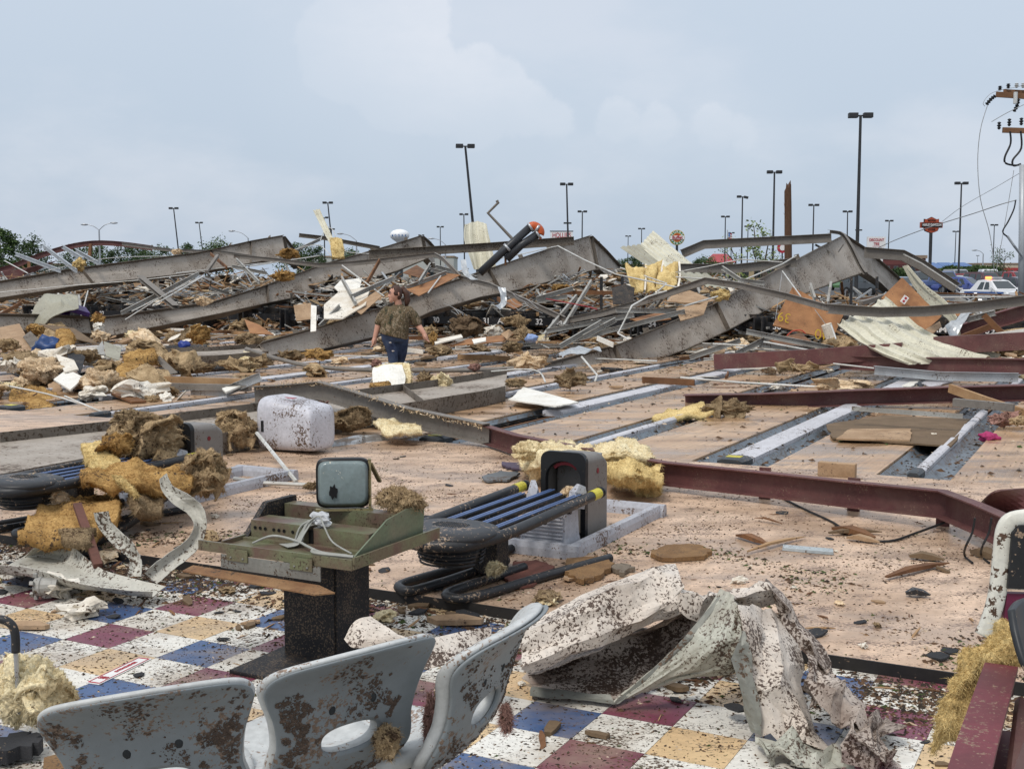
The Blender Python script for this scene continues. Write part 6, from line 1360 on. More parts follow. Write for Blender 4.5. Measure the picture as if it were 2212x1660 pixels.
for pts_, r in (([(-.60, .06, .01), (-.50, .08, .05), (-.40, .12, .03), (-.28, .05, .03), (-.18, .02, .02), (-.06, .04, .015)], .006), ([(-.38, .14, .02), (-.36, .15, .10), (-.30, .16, .145), (-.24, .12, .11), (-.18, .10, .05), (-.05, .06, .02)], .004), ([(-.42, .14, .02), (-.40, .16, .09), (-.33, .18, .13)], .006), ([(-.25, .05, .02), (-.20, .0, .02), (-.02, .03, .015)], .008)):
    mk('loose_wire', A(tube(pts_, r, 6, 5)), CW, con)
mk('ribbon', A(patch([[(-.48, .10, .012), (-.42, .13, .02), (-.40, .15, .06), (-.37, .17, .12)], [(-.40, .06, .012), (-.37, .10, .02), (-.36, .13, .06), (-.33, .16, .125)]], (5, 3), .002)), CW, con)
mk('crumpled_wrapper', A(blob((-.31, .19, .125), (.05, .03, .03), 3, .6, 2.5)), mat('foil_white', (.55, .56, .57), rough=.4, speck=.2), label=None, parent=con)
for x, z_, s_ in ((.06, .45, 1),):
    g = blob(A(([Vector((-.09, .52, .175))], []))[0][0], (.095, .06, .055), 4, .45, 2)
    mk('insulation_tuft', join(g, fuzz(g, 3000, .035, .0012, 4)), INS_T, label='tan insulation tuft caught behind the console screen', cat='insulation')

# -------- crumpled painted sheet metal
CRW = mat('crumpled_white_paint', (.66, .60, .53), (.58, .50, .42), rough=.5, vs=3, speck=.58, ss=78, dirt=(.05, .033, .024), patchy=.6, bump=.1, bs=25, stain=((.33, .25, .19), 4.0, .5))
CRG = mat('crumpled_green_inside', (.46, .455, .385), (.38, .375, .31), rough=.45, vs=3, stain=((.25, .20, .15), 5.0, .55), speck=.5, ss=80, dirt=(.05, .034, .024), bump=.08, bs=20)
CRM = mat('crumpled_muddy', (.50, .43, .37), (.20, .15, .12), rough=.65, vs=5, speck=.78, ss=70, dirt=(.045, .029, .021), patchy=.5, bump=.2, bs=25)
CRE = mat('crumpled_bare_edge', (.22, .22, .19), (.16, .16, .14), rough=.5, metal=.2, vs=3, speck=.4, ss=40)
def K(x, y, d): return P(x * .3417 + 1058, y * .3417 + 1171.3, d * .962)
cs = thing('crumpled_sheet_metal', 'large crumpled white sheet metal torn and peeling over the tiles', 'sheet metal', G(1500, 1580, -.05))
def cp(name, rows, m, res=(7, 6), amp=.012, sc=5, ribs=None, **kw):
    rr = random.Random(len(rows) * 7 + int(rows[0][0][0])); q = [lin([K(*p) for p in r], 2) for r in rows]; q = [[c[i] for c in (lin([r[j] for r in q], 2) for j in range(len(q[0])))] for i in range(len(q) * 2 - 1)]
    q = [[p + Vector((rr.gauss(0, 1), rr.gauss(0, 1), rr.gauss(0, 1))) * amp * .85 if 0 < i < len(q) - 1 and 0 < j < len(r) - 1 else p + Vector((rr.gauss(0, 1), rr.gauss(0, 1), rr.gauss(0, 1))) * amp * .5 for j, p in enumerate(r)] for i, r in enumerate(q)]
    mk(name, patch(q, (4, 4), .003, amp * .3, sc, ribs, False, fine=.003, ragged=.12), m, cs)
cp('fold', [[(150, 560, 5.0), (450, 385, 5.05), (750, 255, 5.2), (1030, 160, 5.3), (1170, 128, 5.35)], [(170, 600, 4.86), (470, 435, 4.92), (800, 295, 5.05), (1040, 205, 5.18), (1200, 185, 5.2)], [(200, 700, 4.84), (560, 545, 4.9), (850, 430, 5.02), (1100, 340, 5.12), (1215, 290, 5.15)], [(215, 770, 4.78), (540, 640, 4.84), (830, 520, 4.95), (1080, 420, 5.05), (1215, 370, 5.1)], [(240, 825, 4.84), (520, 730, 4.9), (800, 610, 5.0), (1050, 500, 5.1), (1210, 440, 5.12)]], CRW, (8, 7))
cp('fold', [[(240, 828, 4.86), (520, 735, 4.92), (800, 615, 5.02), (1050, 505, 5.12), (1230, 440, 5.15)], [(250, 800, 5.25), (560, 700, 5.3), (850, 600, 5.35), (1150, 520, 5.4), (1340, 470, 5.4)], [(250, 880, 5.2), (560, 860, 5.2), (840, 780, 5.25), (1080, 690, 5.3), (1250, 600, 5.3)], [(255, 965, 5.03), (500, 975, 5.02), (790, 1010, 4.95), (960, 880, 5.1), (1150, 760, 5.2)]], CRM, (8, 7), .02)
cp('bare_edge', [[(255, 905, 5.1), (500, 935, 5.04), (760, 960, 4.98)], [(255, 968, 5.02), (500, 985, 5.0), (795, 1020, 4.94)]], CRE, (6, 3), .004)
cp('flap', [[(1480, 305, 5.0), (1260, 590, 4.9), (1010, 830, 4.9), (785, 1025, 4.92)], [(1535, 340, 4.92), (1430, 600, 4.8), (1180, 800, 4.84), (840, 985, 4.9)], [(1580, 400, 4.85), (1600, 620, 4.78), (1480, 780, 4.85), (980, 915, 4.93)], [(1590, 470, 4.95), (1610, 690, 4.92), (1540, 810, 4.95), (1240, 830, 5.02)]], CRG, (8, 6), .012, 5, (5, .008, 1, .4))
cp('bare_edge', [[(1470, 312, 4.985), (1240, 590, 4.885), (1000, 825, 4.885), (775, 1020, 4.905)], [(1500, 320, 4.975), (1275, 610, 4.87), (1025, 850, 4.88), (815, 1025, 4.90)]], CRE, (8, 2), .004)
cp('leg', [[(1575, 395, 4.83), (1615, 640, 4.68), (1650, 900, 4.62), (1700, 1215, 4.57)], [(1660, 410, 4.95), (1720, 660, 4.74), (1770, 940, 4.6), (1830, 1250, 4.5)], [(1770, 440, 5.05), (1830, 690, 4.82), (1900, 980, 4.66), (1985, 1280, 4.48)], [(1880, 480, 5.15), (1950, 740, 4.95), (2040, 1040, 4.75), (2150, 1310, 4.5)]], CRW, (8, 9), .03, 4)
cp('bare_edge', [[(1590, 560, 4.70), (1545, 740, 4.66), (1580, 960, 4.6), (1640, 1190, 4.56)], [(1615, 560, 4.68), (1650, 720, 4.63), (1690, 960, 4.57), (1725, 1215, 4.54)]], CRE, (8, 4), .01)
cp('fold', [[(1205, 285, 5.25), (1340, 330, 5.2), (1480, 310, 5.12), (1620, 295, 5.15), (1755, 235, 5.2)], [(1210, 340, 5.1), (1340, 370, 5.05), (1480, 345, 5.02), (1620, 340, 5.05), (1780, 300, 5.1)], [(1195, 440, 5.1), (1340, 480, 5.1), (1480, 430, 5.15), (1640, 420, 5.15), (1830, 400, 5.15)]], CRW, (7, 6), .016)
cp('rim', [[(1755, 235, 5.2), (1900, 390, 5.2), (2050, 585, 5.12), (2165, 740, 5.05), (2160, 870, 4.95)], [(1775, 290, 5.08), (1890, 480, 5.06), (2020, 660, 5.0), (2110, 790, 4.93), (2130, 890, 4.88)], [(1795, 350, 5.1), (1890, 570, 5.06), (1985, 720, 5.0), (2070, 830, 4.95), (2095, 900, 4.92)]], CRM, (7, 6), .02)
cp('fold', [[(1990, 640, 5.0), (2090, 830, 4.85), (2240, 900, 4.82), (2400, 1040, 4.75)], [(1990, 800, 4.8), (2110, 960, 4.6), (2250, 1010, 4.55), (2390, 1110, 4.5)], [(2040, 1000, 4.62), (2130, 1090, 4.45), (2260, 1150, 4.4), (2380, 1200, 4.38)]], CRM, (7, 7), .035, 4)
cp('crumple', [[(2300, 1040, 4.72), (2430, 1070, 4.75), (2545, 1130, 4.78)], [(2290, 1130, 4.42), (2410, 1150, 4.38), (2550, 1190, 4.5)], [(2230, 1240, 4.3), (2380, 1270, 4.22), (2540, 1310, 4.35)], [(2200, 1390, 4.3), (2370, 1430, 4.25), (2510, 1440, 4.32)]], CRM, (8, 7), .045, 5)
cp('crumple', [[(1640, 1235, 4.54), (1750, 1215, 4.54), (1880, 1225, 4.5), (2010, 1280, 4.48), (2140, 1310, 4.5), (2280, 1330, 4.5)], [(1690, 1290, 4.42), (1800, 1290, 4.38), (1920, 1300, 4.34), (2030, 1350, 4.34), (2150, 1350, 4.4), (2300, 1370, 4.38)], [(1750, 1350, 4.36), (1850, 1370, 4.32), (1950, 1400, 4.28), (2060, 1450, 4.28), (2180, 1440, 4.28), (2320, 1450, 4.28)]], CRG, (6, 7), .03, 6)
o = mk('torn_flap', patch([[P(742, 1378, 4.75), P(770, 1345, 4.8), P(800, 1335, 4.85)], [P(760, 1395, 4.7), P(800, 1375, 4.72), P(860, 1365, 4.75)], [P(800, 1400, 4.7), P(850, 1390, 4.72), P(910, 1385, 4.75)]], (6, 6), .003, .03, 5), CRW, label='small torn cream sheet metal scrap behind the middle seat', cat='sheet metal')
mk('bent_flashing', patch([[P(905, 1385, 4.6), P(985, 1365, 4.7), P(1060, 1355, 4.8)], [P(920, 1440, 4.5), P(990, 1430, 4.6), P(1060, 1420, 4.7)]], (6, 6), .003, .02, 5), CRW, label='pale flashing lying behind the middle seat and the cleaner one', cat='sheet metal')

# -------- right edge: white framed monitor, black seat edge, steel stub, batt
tv = thing('white_framed_monitor', 'white rounded monitor frame with black bezel', 'monitor', P(2190, 1370, 4.0))
WF = mat('white_gloss_frame', (.70, .69, .62), (.62, .60, .52), rough=.35, vs=3, speck=.4, ss=40, dirt=(.05, .03, .02), patchy=.7)
mk('frame', sweep(spline(PP([(2123, 1372, 4.0), (2137, 1342, 4.0), (2155, 1276, 4.0), (2165, 1180, 4.0), (2172, 1140, 4.0), (2190, 1122, 4.0), (2240, 1116, 4.0), (2300, 1116, 4.0)]), 4), superell(.019, .03, 12, 3)), WF, tv, smooth=True)
mk('bezel', slab(PP([(2174, 1144, 4.02), (2190, 1128, 4.02), (2300, 1124, 4.02), (2300, 1268, 4.02), (2164, 1262, 4.02)]), .05), BLACKP, tv)
mk('glass', slab(PP([(2200, 1152, 4.0), (2300, 1140, 4.0), (2300, 1236, 4.0), (2190, 1238, 4.0)]), .02), MATS['screen_glass'], tv)
mk('lower_trim', sweep(PP([(2163, 1266, 3.99), (2300, 1274, 3.99)]), rect(.012, .012)), WF, tv)
mk('lower_panel', slab(PP([(2168, 1276, 4.02), (2300, 1280, 4.02), (2300, 1350, 4.02), (2160, 1345, 4.02)]), .03), mat('magenta_panel', (.14, .02, .055), rough=.5), tv)
mk('black_seat', patch([[P(2176, 1318, 3.3), P(2184, 1370, 3.25), P(2206, 1440, 3.2), P(2240, 1470, 3.2)], [P(2192, 1298, 3.4), P(2215, 1370, 3.35), P(2240, 1440, 3.3), P(2280, 1470, 3.3)], [P(2230, 1285, 3.5), P(2280, 1370, 3.5), P(2300, 1440, 3.5), P(2330, 1470, 3.5)]], (6, 6), .02), mat('scuffed_black', (.022, .025, .028), (.035, .037, .04), rough=.4, speck=.3, ss=50, dirt=(.2, .16, .11)), label='scuffed black curved seat edge beside the hanging yellow batt', cat='chair', smooth=True)
st_ = thing('maroon_stub_beam', 'maroon steel beam stub with bolted end plate under the yellow batt', 'steel beam', G(2130, 1640, -.05))
mk('beam', sweep([P(2160, 1510, 3.55), P(2108, 1690, 2.9), P(2080, 1800, 2.6)], iprof(.095, .22, .016)), mat('maroon_scuffed', (.16, .033, .042), (.11, .028, .03), rough=.5, vs=3, speck=.34, ss=60, dirt=(.13, .08, .055)), st_)
mk('flank_plate', slab([P(2192, 1512, 3.56), P(2230, 1530, 3.5), P(2240, 1800, 2.9), P(2170, 1690, 2.95)], .02), MAROON, st_)
ep = mk('end_plate', slab(PP([(2120, 1449, 3.55), (2186, 1447, 3.55), (2186, 1502, 3.53), (2132, 1505, 3.53)]), .012), MAROON, st_)
for x in (2141, 2170):
    c = P(x, 1477, 3.53); bo = mk('bolt', tube([c, c + Vector((0, -.025, 0))], .014, 6), mat('zinc_bolt', (.30, .25, .16), rough=.4, metal=.5), ep); mk('washer', tube([c, c + Vector((0, -.006, 0))], .019, 14), GRYP, bo)
# -------- left edge
mk('cane', tube(PP([(-20, 1336, 4.3), (8, 1338, 4.3), (26, 1350, 4.3), (33, 1372, 4.3), (34, 1408, 4.3)]), .016, 10, 5), BLACKP, label='black crooked cane handle rising from pale yellow insulation', cat='cane', smooth=True)
mk('steel_rod', tube(PP([(34, 1408, 4.3), (37, 1460, 4.32), (41, 1540, 4.35)]), .009, 8), GALV, label='slim steel rod below the black bent handle', cat='rod')
floor_sheet('black carpeted slab edge under the pale yellow insulation', [(-30, 1600), (40, 1580), (92, 1583), (70, 1612), (-30, 1620)], .02, SHING, .05, 'carpet_slab', 'slab')
mk('particle_board', slab([P(94, 1650, 3.2), P(160, 1632, 3.3), P(255, 1616, 3.4), P(330, 1650, 3.25), P(335, 1700, 3.1), P(90, 1700, 3.05)], .02), PB, label='dark brown broken particle board leaning on the square-set seat', cat='board')
# twisted pale strips
TW = mat('twisted_pale_trim', (.52, .50, .44), (.42, .40, .34), rough=.5, vs=3, speck=.55, ss=45, dirt=(.05, .033, .022))
def ribbon(label, c, w, name='twisted_trim', m=TW):
    r0 = [P(x - dx, y - dy, d) for x, y, d, dx, dy in c]; r1 = [P(x, y, d + .03) for x, y, d, dx, dy in c]; r2 = [P(x + dx, y + dy, d) for x, y, d, dx, dy in c]
    return mk(name, patch([r0, r1, r2], (6, 3), .003, .006, 8, fine=.003), m, label=label, cat='metal trim')
ribbon('twisted pale trim curling up in a wide arc by the buried ball return', [(352, 1028, 6.9, 7, -6), (362, 1055, 6.88, 12, -6), (392, 1078, 6.85, 16, -12), (420, 1100, 6.85, 16, -8), (432, 1130, 6.8, 14, 0), (422, 1165, 6.8, 14, 8), (392, 1195, 6.78, 10, 14), (356, 1222, 6.75, 10, 16), (325, 1248, 6.7, 14, 12)], 0)
ribbon('twisted pale trim standing beside the wide arc', [(218, 1105, 6.85, 16, -2), (226, 1132, 6.85, 16, -4), (248, 1158, 6.83, 12, -10), (275, 1182, 6.8, 10, -12), (292, 1208, 6.78, 12, -4), (290, 1245, 6.7, 16, 0)], 0)
mk('white_channel', patch([[G(-20, 1222, .14), G(60, 1225, .12), G(180, 1262, .08), G(330, 1278, .05)], [G(-20, 1240, .05), G(60, 1246, .04), G(180, 1272, .02), G(330, 1290, .0)], [G(-20, 1222, .01) + EL * .22, G(60, 1222, .02) + EL * .2, G(180, 1260, .02) + EL * .1, G(330, 1280, .02) + EL * .06], [G(-20, 1205, .12) + EL * .3, G(60, 1200, .12) + EL * .3, G(180, 1245, .06) + EL * .16, G(330, 1275, .04) + EL * .1]], (8, 4), .004, .008, 6), TW, label='long white bent channel lying at the step by the toothed collar', cat='metal channel')
mk('rusty_bar', sweep([P(167, 1090, 7.4), P(192, 1160, 7.0), P(212, 1222, 6.7)], rect(.05, .03)), mat('rusty_bar', (.13, .055, .04), (.09, .04, .03), rough=.8, speck=.2), label='rusty flat bar standing up on the step', cat='steel bar')
mk('tail_pipe', tube(PP([(100, 1212, 7.4), (190, 1175, 7.5), (280, 1125, 7.9), (370, 1060, 8.4), (425, 1035, 8.8)]), .042, 10, 3), BLACKP, label='long dark pipe slanting down from the buried ball return', cat='pipe', smooth=True)
cg = thing('broken_gear', 'small grey broken toothed collar lying near the step', 'machine part', G(78, 1292, -.05))
gp = G(78, 1285, -.02); mk('collar', loft([[gp + Vector((q * .1, y, z + .05)) for y, z in circ(r_, 14)] for q, r_ in ((0, .05), (.35, .056), (.4, .05), (1.0, .05), (1.05, .056), (1.3, .056))]), STUD, cg)
for i in range(6): mk('tooth', xf(cbox(0, 0, .062, .02, .02, .02), Matrix.Translation(gp + Vector((0, 0, .05))) @ Matrix.Rotation(i * 1.05, 4, 'X')), STUD, cg)
fs_ = thing('fire_sign', 'red and white FIRE sign lying face up on the tiles', 'sign', G(245, 1447, -.05))
q = [G(x, y, -.045) for x, y in ((185, 1473), (300, 1418), (318, 1419), (214, 1477))]
q = [q[0], q[1], q[1] + (q[3] - q[0]), q[3]]
mk('plate', slab(q, .003, (0, 0, 1)), SW, fs_)
ex, ey = (q[1] - q[0]), (q[3] - q[0]); ce = (q[0] + q[2]) / 2 + Vector((0, 0, .001))
L_, w_ = ex.length, ey.length; eu, ev = ex.normalized(), ey.normalized()
for a, b, c_, d_ in ((.02, .98, .07, .13), (.02, .98, .87, .93), (.02, .04, .13, .87), (.96, .98, .13, .87)): mk('border', slab([q[0] + ex * x + ey * y + Vector((0, 0, .002)) for x, y in ((a, c_), (b, c_), (b, d_), (a, d_))], .0015, (0, 0, 1)), SR, fs_)
sign_text('FIRE', ce - ex * .3 + Vector((0, 0, .001)), w_ * .55, SR, fs_, right=-ev, up=eu, depth=.0008, wide=.6)
sign_text('EXTINGUISHER', ce + ex * .12 + Vector((0, 0, .001)), w_ * .34, SR, fs_, right=eu, up=-ev, depth=.0008, wide=.9)
# ================================================================ WOMAN
def capsule(pts_, rad, n=14, flat=1.0):
    pts_ = [Vector(p) for p in pts_]
    g = [sweep(pts_, circ(1, n), scale=rad, up=(0, 1, .01))]
    for p, r in zip(pts_, rad):
        v, f = ico(2); g.append(([p + q * r for q in v], f))
    return join(*g)
def remesh(name, geo, m, parent, vox, smooth=2):
    o = mk(name, geo, m, parent); fixnormals(o)
    a = o.modifiers.new('r', 'REMESH'); a.mode = 'VOXEL'; a.voxel_size = vox; a.use_smooth_shade = True
    if smooth: b = o.modifiers.new('s', 'SMOOTH'); b.iterations = smooth; b.factor = .5
    dg = bpy.context.evaluated_depsgraph_get(); me = bpy.data.meshes.new_from_object(o.evaluated_get(dg)); o.modifiers.clear(); o.data = me
    me.shade_smooth()
    if not me.materials: me.materials.append(m)
    return o
FEET = G(855, 832, 0); kx = FEET.y / FOC
wm = thing('person', 'woman in camouflage shirt and ripped jeans walking across the lanes', 'person', FEET)
def J(x, y, dy=0.0): return FEET + Vector(((x - 855) * kx, dy, (832 - y) * kx))
SKIN = mat('skin', (.55, .30, .215), (.50, .26, .185), rough=.55, vs=9, fine=.03)
g = [capsule([J(862, 657, .02), J(860, 646, .0)], [.062, .056])]                      # neck
hc = J(856, 634, -.02)
v, f = ico(3); hv = []
for q in v:                                                                        # head turned toward the viewer's left
    p = Vector((q.x * .098, q.y * .078, q.z * .125))
    if q.z < -.2: p.x += -.010 * (-q.z); p.y *= 1 - .25 * (-q.z - .2); 
    hv.append(hc + p)
g.append((hv, f))
g.append(capsule([J(846.5, 638, -.03), J(847.5, 649, -.03)], [.045, .036]))            # jaw
g.append(capsule([J(844.3, 633.5, -.045), J(842.6, 639.5, -.055)], [.011, .018]))       # nose
g.append(capsule([J(845.2, 645, -.055), J(847, 645.6, -.065)], [.011, .010])); g.append(capsule([J(845.4, 647.6, -.053), J(847.2, 648, -.062)], [.010, .010]))   # lips
g.append(capsule([J(863.5, 632, -.08), J(864, 638, -.078)], [.018, .012]))            # ear
for arm in ([(833, 672, 0), (818, 702, .02), (811, 728, -.02)], [(888, 672, 0), (904, 702, .03), (917, 719, -.03)]):
    g.append(capsule([J(*arm[0]), J(*arm[1]), J(*arm[2])], [.05, .054, .036]))
def hand(w, dirx, diry, side):
    w = Vector(w); d = Vector((dirx, -.1, diry)).normalized(); s = Vector((0, 1, 0)).cross(d).normalized(); fw = d.cross(s)
    o = [capsule([w, w + d * .05 + fw * .0, w + d * .09], [.034, .042, .038])]
    for i, L in enumerate((.07, .08, .075, .058)):
        b = w + d * .09 + fw * (i - 1.5) * .021
        o.append(capsule([b, b + d * L * .55 + s * .01 * side, b + d * L + s * .035 * side], [.0115, .0105, .0085], 8))
    o.append(capsule([w + d * .03 + fw * -.03, w + d * .07 + fw * -.055, w + d * .105 + fw * -.05], [.014, .012, .010], 8)); return join(*o)
g.append(hand(J(811, 728, -.02), -.18, -1, 1)); g.append(hand(J(917, 719, -.03), .35, -.9, -1))
for leg in ([(842, 716, 0), (850, 763, -.05), (851, 812, -.06), (850, 826, -.04)], [(866, 720, 0), (867, 764, .08), (852, 808, .2), (851, 822, .22)]):
    g.append(capsule([J(*p) for p in leg], [.10, .07, .045, .04]))
g.append(capsule([J(857, 675, 0), J(854, 715, 0)], [.13, .14]))
remesh('body', join(*g), SKIN, wm, .0085, 2)
# shirt
def mat_camo(name):
    m = mat(name, (.16, .125, .075), (.10, .085, .05), rough=.9, vs=10)
    nt, lk = m.node_tree.nodes, m.node_tree.links; b = nt['Principled BSDF']
    ge = N(nt, 'ShaderNodeNewGeometry'); mp_ = N(nt, 'ShaderNodeMapping'); mp_.inputs['Scale'].default_value = (1.3, 1, .8); mp_.inputs['Rotation'].default_value = (0, .6, 0); lk.new(ge.outputs['Position'], mp_.inputs[0])
    n_ = N(nt, 'ShaderNodeTexNoise', I={'Scale': 9.0, 'Detail': 5, 'Roughness': .7, 'Distortion': 1.2}); lk.new(mp_.outputs[0], n_.inputs['Vector'])
    cr = N(nt, 'ShaderNodeValToRGB'); lk.new(n_.outputs[0], cr.inputs[0]); cr.color_ramp.interpolation = 'CONSTANT'
    el_ = cr.color_ramp.elements; el_[0].position = 0; el_[0].color = (.03, .025, .016, 1); el_[1].position = .39; el_[1].color = (.065, .068, .035, 1)
    for p, c in ((.44, (.15, .10, .055)), (.49, (.06, .05, .03)), (.54, (.27, .205, .135)), (.60, (.115, .095, .06)), (.66, (.42, .36, .27))):
        e = el_.new(p); e.color = (*c, 1)
    lk.new(cr.outputs[0], b.inputs['Base Color']); return m
CAMO = mat_camo('camouflage_cloth')
def ell(cx, cy, hw, dep, yo=0.0, n=30): c = J(cx, cy, yo); return [c + Vector((hw * kx * math.cos(a), dep * math.sin(a), 0)) for a in (2 * math.pi * i / n for i in range(n))]
def hem(r, sl): return [p + Vector((0, 0, -(p.x - J(851, 0).x) * sl)) for p in r]
g = [loft([ell(862, 657.5, 9.5, .075), ell(862, 660, 14, .09), ell(861.5, 663.5, 20, .108), ell(861, 668, 26.5, .13), ell(860, 674, 30, .15, -.01), ell(858.5, 682, 30.5, .168, -.02), ell(856.5, 694, 30, .175, -.025), ell(854.5, 706, 30.5, .185, -.02), hem(ell(852.5, 716, 31.5, .19, -.01), .12), hem(ell(851.5, 723, 31.5, .19), .24), hem(ell(851.5, 725.5, 31, .185), .24)])]
g.append(capsule([J(838, 671), J(828, 681, .01), J(820.5, 694, .015)], [.085, .085, .08])); g.append(capsule([J(884, 671), J(894, 682, .01), J(901.5, 695, .02)], [.085, .085, .08]))
sh = remesh('shirt', join(*g), CAMO, wm, .012, 3)
mk('collar', sweep([J(862 + 10.5 * math.cos(a), 657.2 - 1.6 * math.sin(a), .08 * math.sin(a)) for a in (2 * math.pi * i / 20 for i in range(21))], circ(.01, 6), cap=False), CAMO, sh)
DEN = mat('dark_denim', (.017, .025, .055), (.05, .072, .125), rough=.85, vs=5, fine=.15, bump=.1, bs=120)
g = [loft([ell(852, 716, 30, .175), ell(853, 722, 30, .175), ell(854, 732, 28, .165, .01), ell(855, 738, 25, .15, .02)])]
g.append(capsule([J(841, 728, 0), J(850, 762, -.06), J(851, 800, -.07), J(850, 824, -.05)], [.125, .088, .07, .066])); g.append(capsule([J(868, 730, .02), J(867, 764, .07), J(855, 805, .2), J(852, 818, .22)], [.12, .088, .07, .066]))
jn = remesh('jeans', join(*g), DEN, wm, .012, 3)
for x, y, dy in ((846, 738, -.17), (852, 756, -.175)): mk('denim_rip', blob(J(x, y, dy + .012), (.022, .008, .012), 2, .4), mat('frayed_denim', (.45, .40, .36), rough=.9), jn)
SHOE = mat('dark_shoe', (.03, .03, .035), rough=.6)
for x, y, dy in ((849, 830, -.09), (850, 826, .19)): mk('shoe', blob(J(x, y, dy), (.05, .13, .04), 3, .08), SHOE, wm, smooth=True)
HAIR = mat('dark_brown_hair', (.045, .022, .016), (.075, .035, .024), rough=.55, vs=14, stretch=(1, 1, 3), bump=.3, bs=60)
v, f = ico(3); hv = []
keep = []
for q in v:
    hv.append(hc + Vector((.010 + q.x * .106, q.y * .088 + .006, q.z * .132 + .008)))
ff = [t_ for t_ in f if sum(v[i].x for i in t_) / 3 > -.28 + .0 and not (sum(v[i].z for i in t_) / 3 < -.25 and sum(v[i].x for i in t_) / 3 < .35) or sum(v[i].z for i in t_) / 3 > .62]
hb = mk('hair', (hv, ff), HAIR, wm, smooth=True); sd = hb.modifiers.new('s', 'SOLIDIFY'); sd.thickness = .014
mk('ponytail', capsule([J(872, 624, .05), J(879, 634, .06), J(881, 648, .05), J(878, 664, .04)], [.042, .055, .05, .02]), mat('auburn_tips', (.085, .036, .022), (.05, .025, .018), rough=.55, vs=14, bump=.3, bs=60), hb, smooth=True)
gl = mk('glasses', join(tube([J(845, 632, -.062), J(852, 632.5, -.088), J(863, 632, -.088)], .0045, 6), sweep([J(845.5 + 2.6 * math.cos(a), 633.2 + 1.9 * math.sin(a), -.068 - .01 * math.cos(a)) for a in (2 * math.pi * i / 14 for i in range(15))], circ(.0045, 6), cap=False)), mat('glasses_frame', (.10, .03, .05), rough=.3), wm)
mk('eye', blob(J(846.2, 633.2, -.055), (.008, .008, .007), 2, 0), mat('eye_dark', (.03, .02, .02), rough=.2), wm)
mk('eyebrow', tube([J(844.6, 629.8, -.058), J(848.5, 629.4, -.072)], .006, 6), HAIR, wm)
# ================================================================ INSULATION
_seed = [0]
def clump(label, x0, y0, x1, y1, d, m, dep=.8, sub=3, amp=.5, sc=1.5, fz=1.0, name='insulation_clump', ground=False, base=None):
    _seed[0] += 1; k = d / FOC; w, h = (x1 - x0) * k, (y1 - y0) * k
    c = P((x0 + x1) / 2, (y0 + y1) / 2, d + min(w, h) * .3 * dep)
    rr = random.Random(_seed[0] * 13); near = d < 13; mn = min(w, h)
    g = blob(c, (w * .40, mn * .42 * dep, h * .38), (5 if sub == 4 else 4) if near else 4, amp * (.75 if near else 1.2), sc * 1.25, _seed[0] * 3.1)
    sh = []
    for i in range(6 if near else 4):                     # torn layers of the batt, crumpled over the core
        cc = c + Vector((rr.uniform(-.34, .34) * w, rr.uniform(-.45, .05) * mn * dep, rr.uniform(-.28, .34) * h)); q = rr.uniform(.28, .5)
        m_ = loc(cc, rr.uniform(0, 6.28), rr.gauss(.7, .6), rr.gauss(0, .6)); a_, b_ = w * q * rr.uniform(.7, 1.1), max(mn * .5, w * .3) * q
        rows = [[m_ @ Vector((x * a_ / 2 + rr.gauss(0, .1) * a_, y * b_ + rr.gauss(0, .12) * b_, rr.gauss(0, .22) * b_)) for x in (-1, -.3, .4, 1)] for y in (-1, 0, 1)]
        sh.append(patch(rows, (5, 5) if near else (3, 3), mn * .05, mn * .10, 2.2 / max(.05, mn), None, True, rr.uniform(0, 50), mn * .04, ragged=.5))
    g = join(g, *sh); ar = w * h
    n = int(min(9000, (700 + 6500 * min(1.0, ar / .25)) * fz * (1.9 if near else .8))); ln = max(.014, min(.05, .065 * math.sqrt(ar))) * (1.5 if near else 1)
    return mk(name, join(g, fuzz(g, n if fz else 0, ln, max(.0009, d * .0002), _seed[0], .6, .75)), m, label=label, cat='insulation', smooth=True)
def batt(label, rows, m, th=.07, res=(7, 6), amp=.05, sc=4, fz=1800, ln=.05, name='insulation_batt', world=False):
    _seed[0] += 1
    rws = rows if world else PX(rows); d = rws[0][0].y
    g = patch(rws, (res[0] * 2, res[1] * 2) if d < 13 else res, th, amp * 1.2, sc, None, True, _seed[0] * 2.3, amp * .22, ragged=.22); fz = int(fz * (2.6 if d < 13 else .8)); ln *= .8
    return mk(name, join(g, fuzz(g, fz, ln, max(.0009, d * .00017), _seed[0], .6, .72)), m, label=label, cat='insulation', smooth=True)
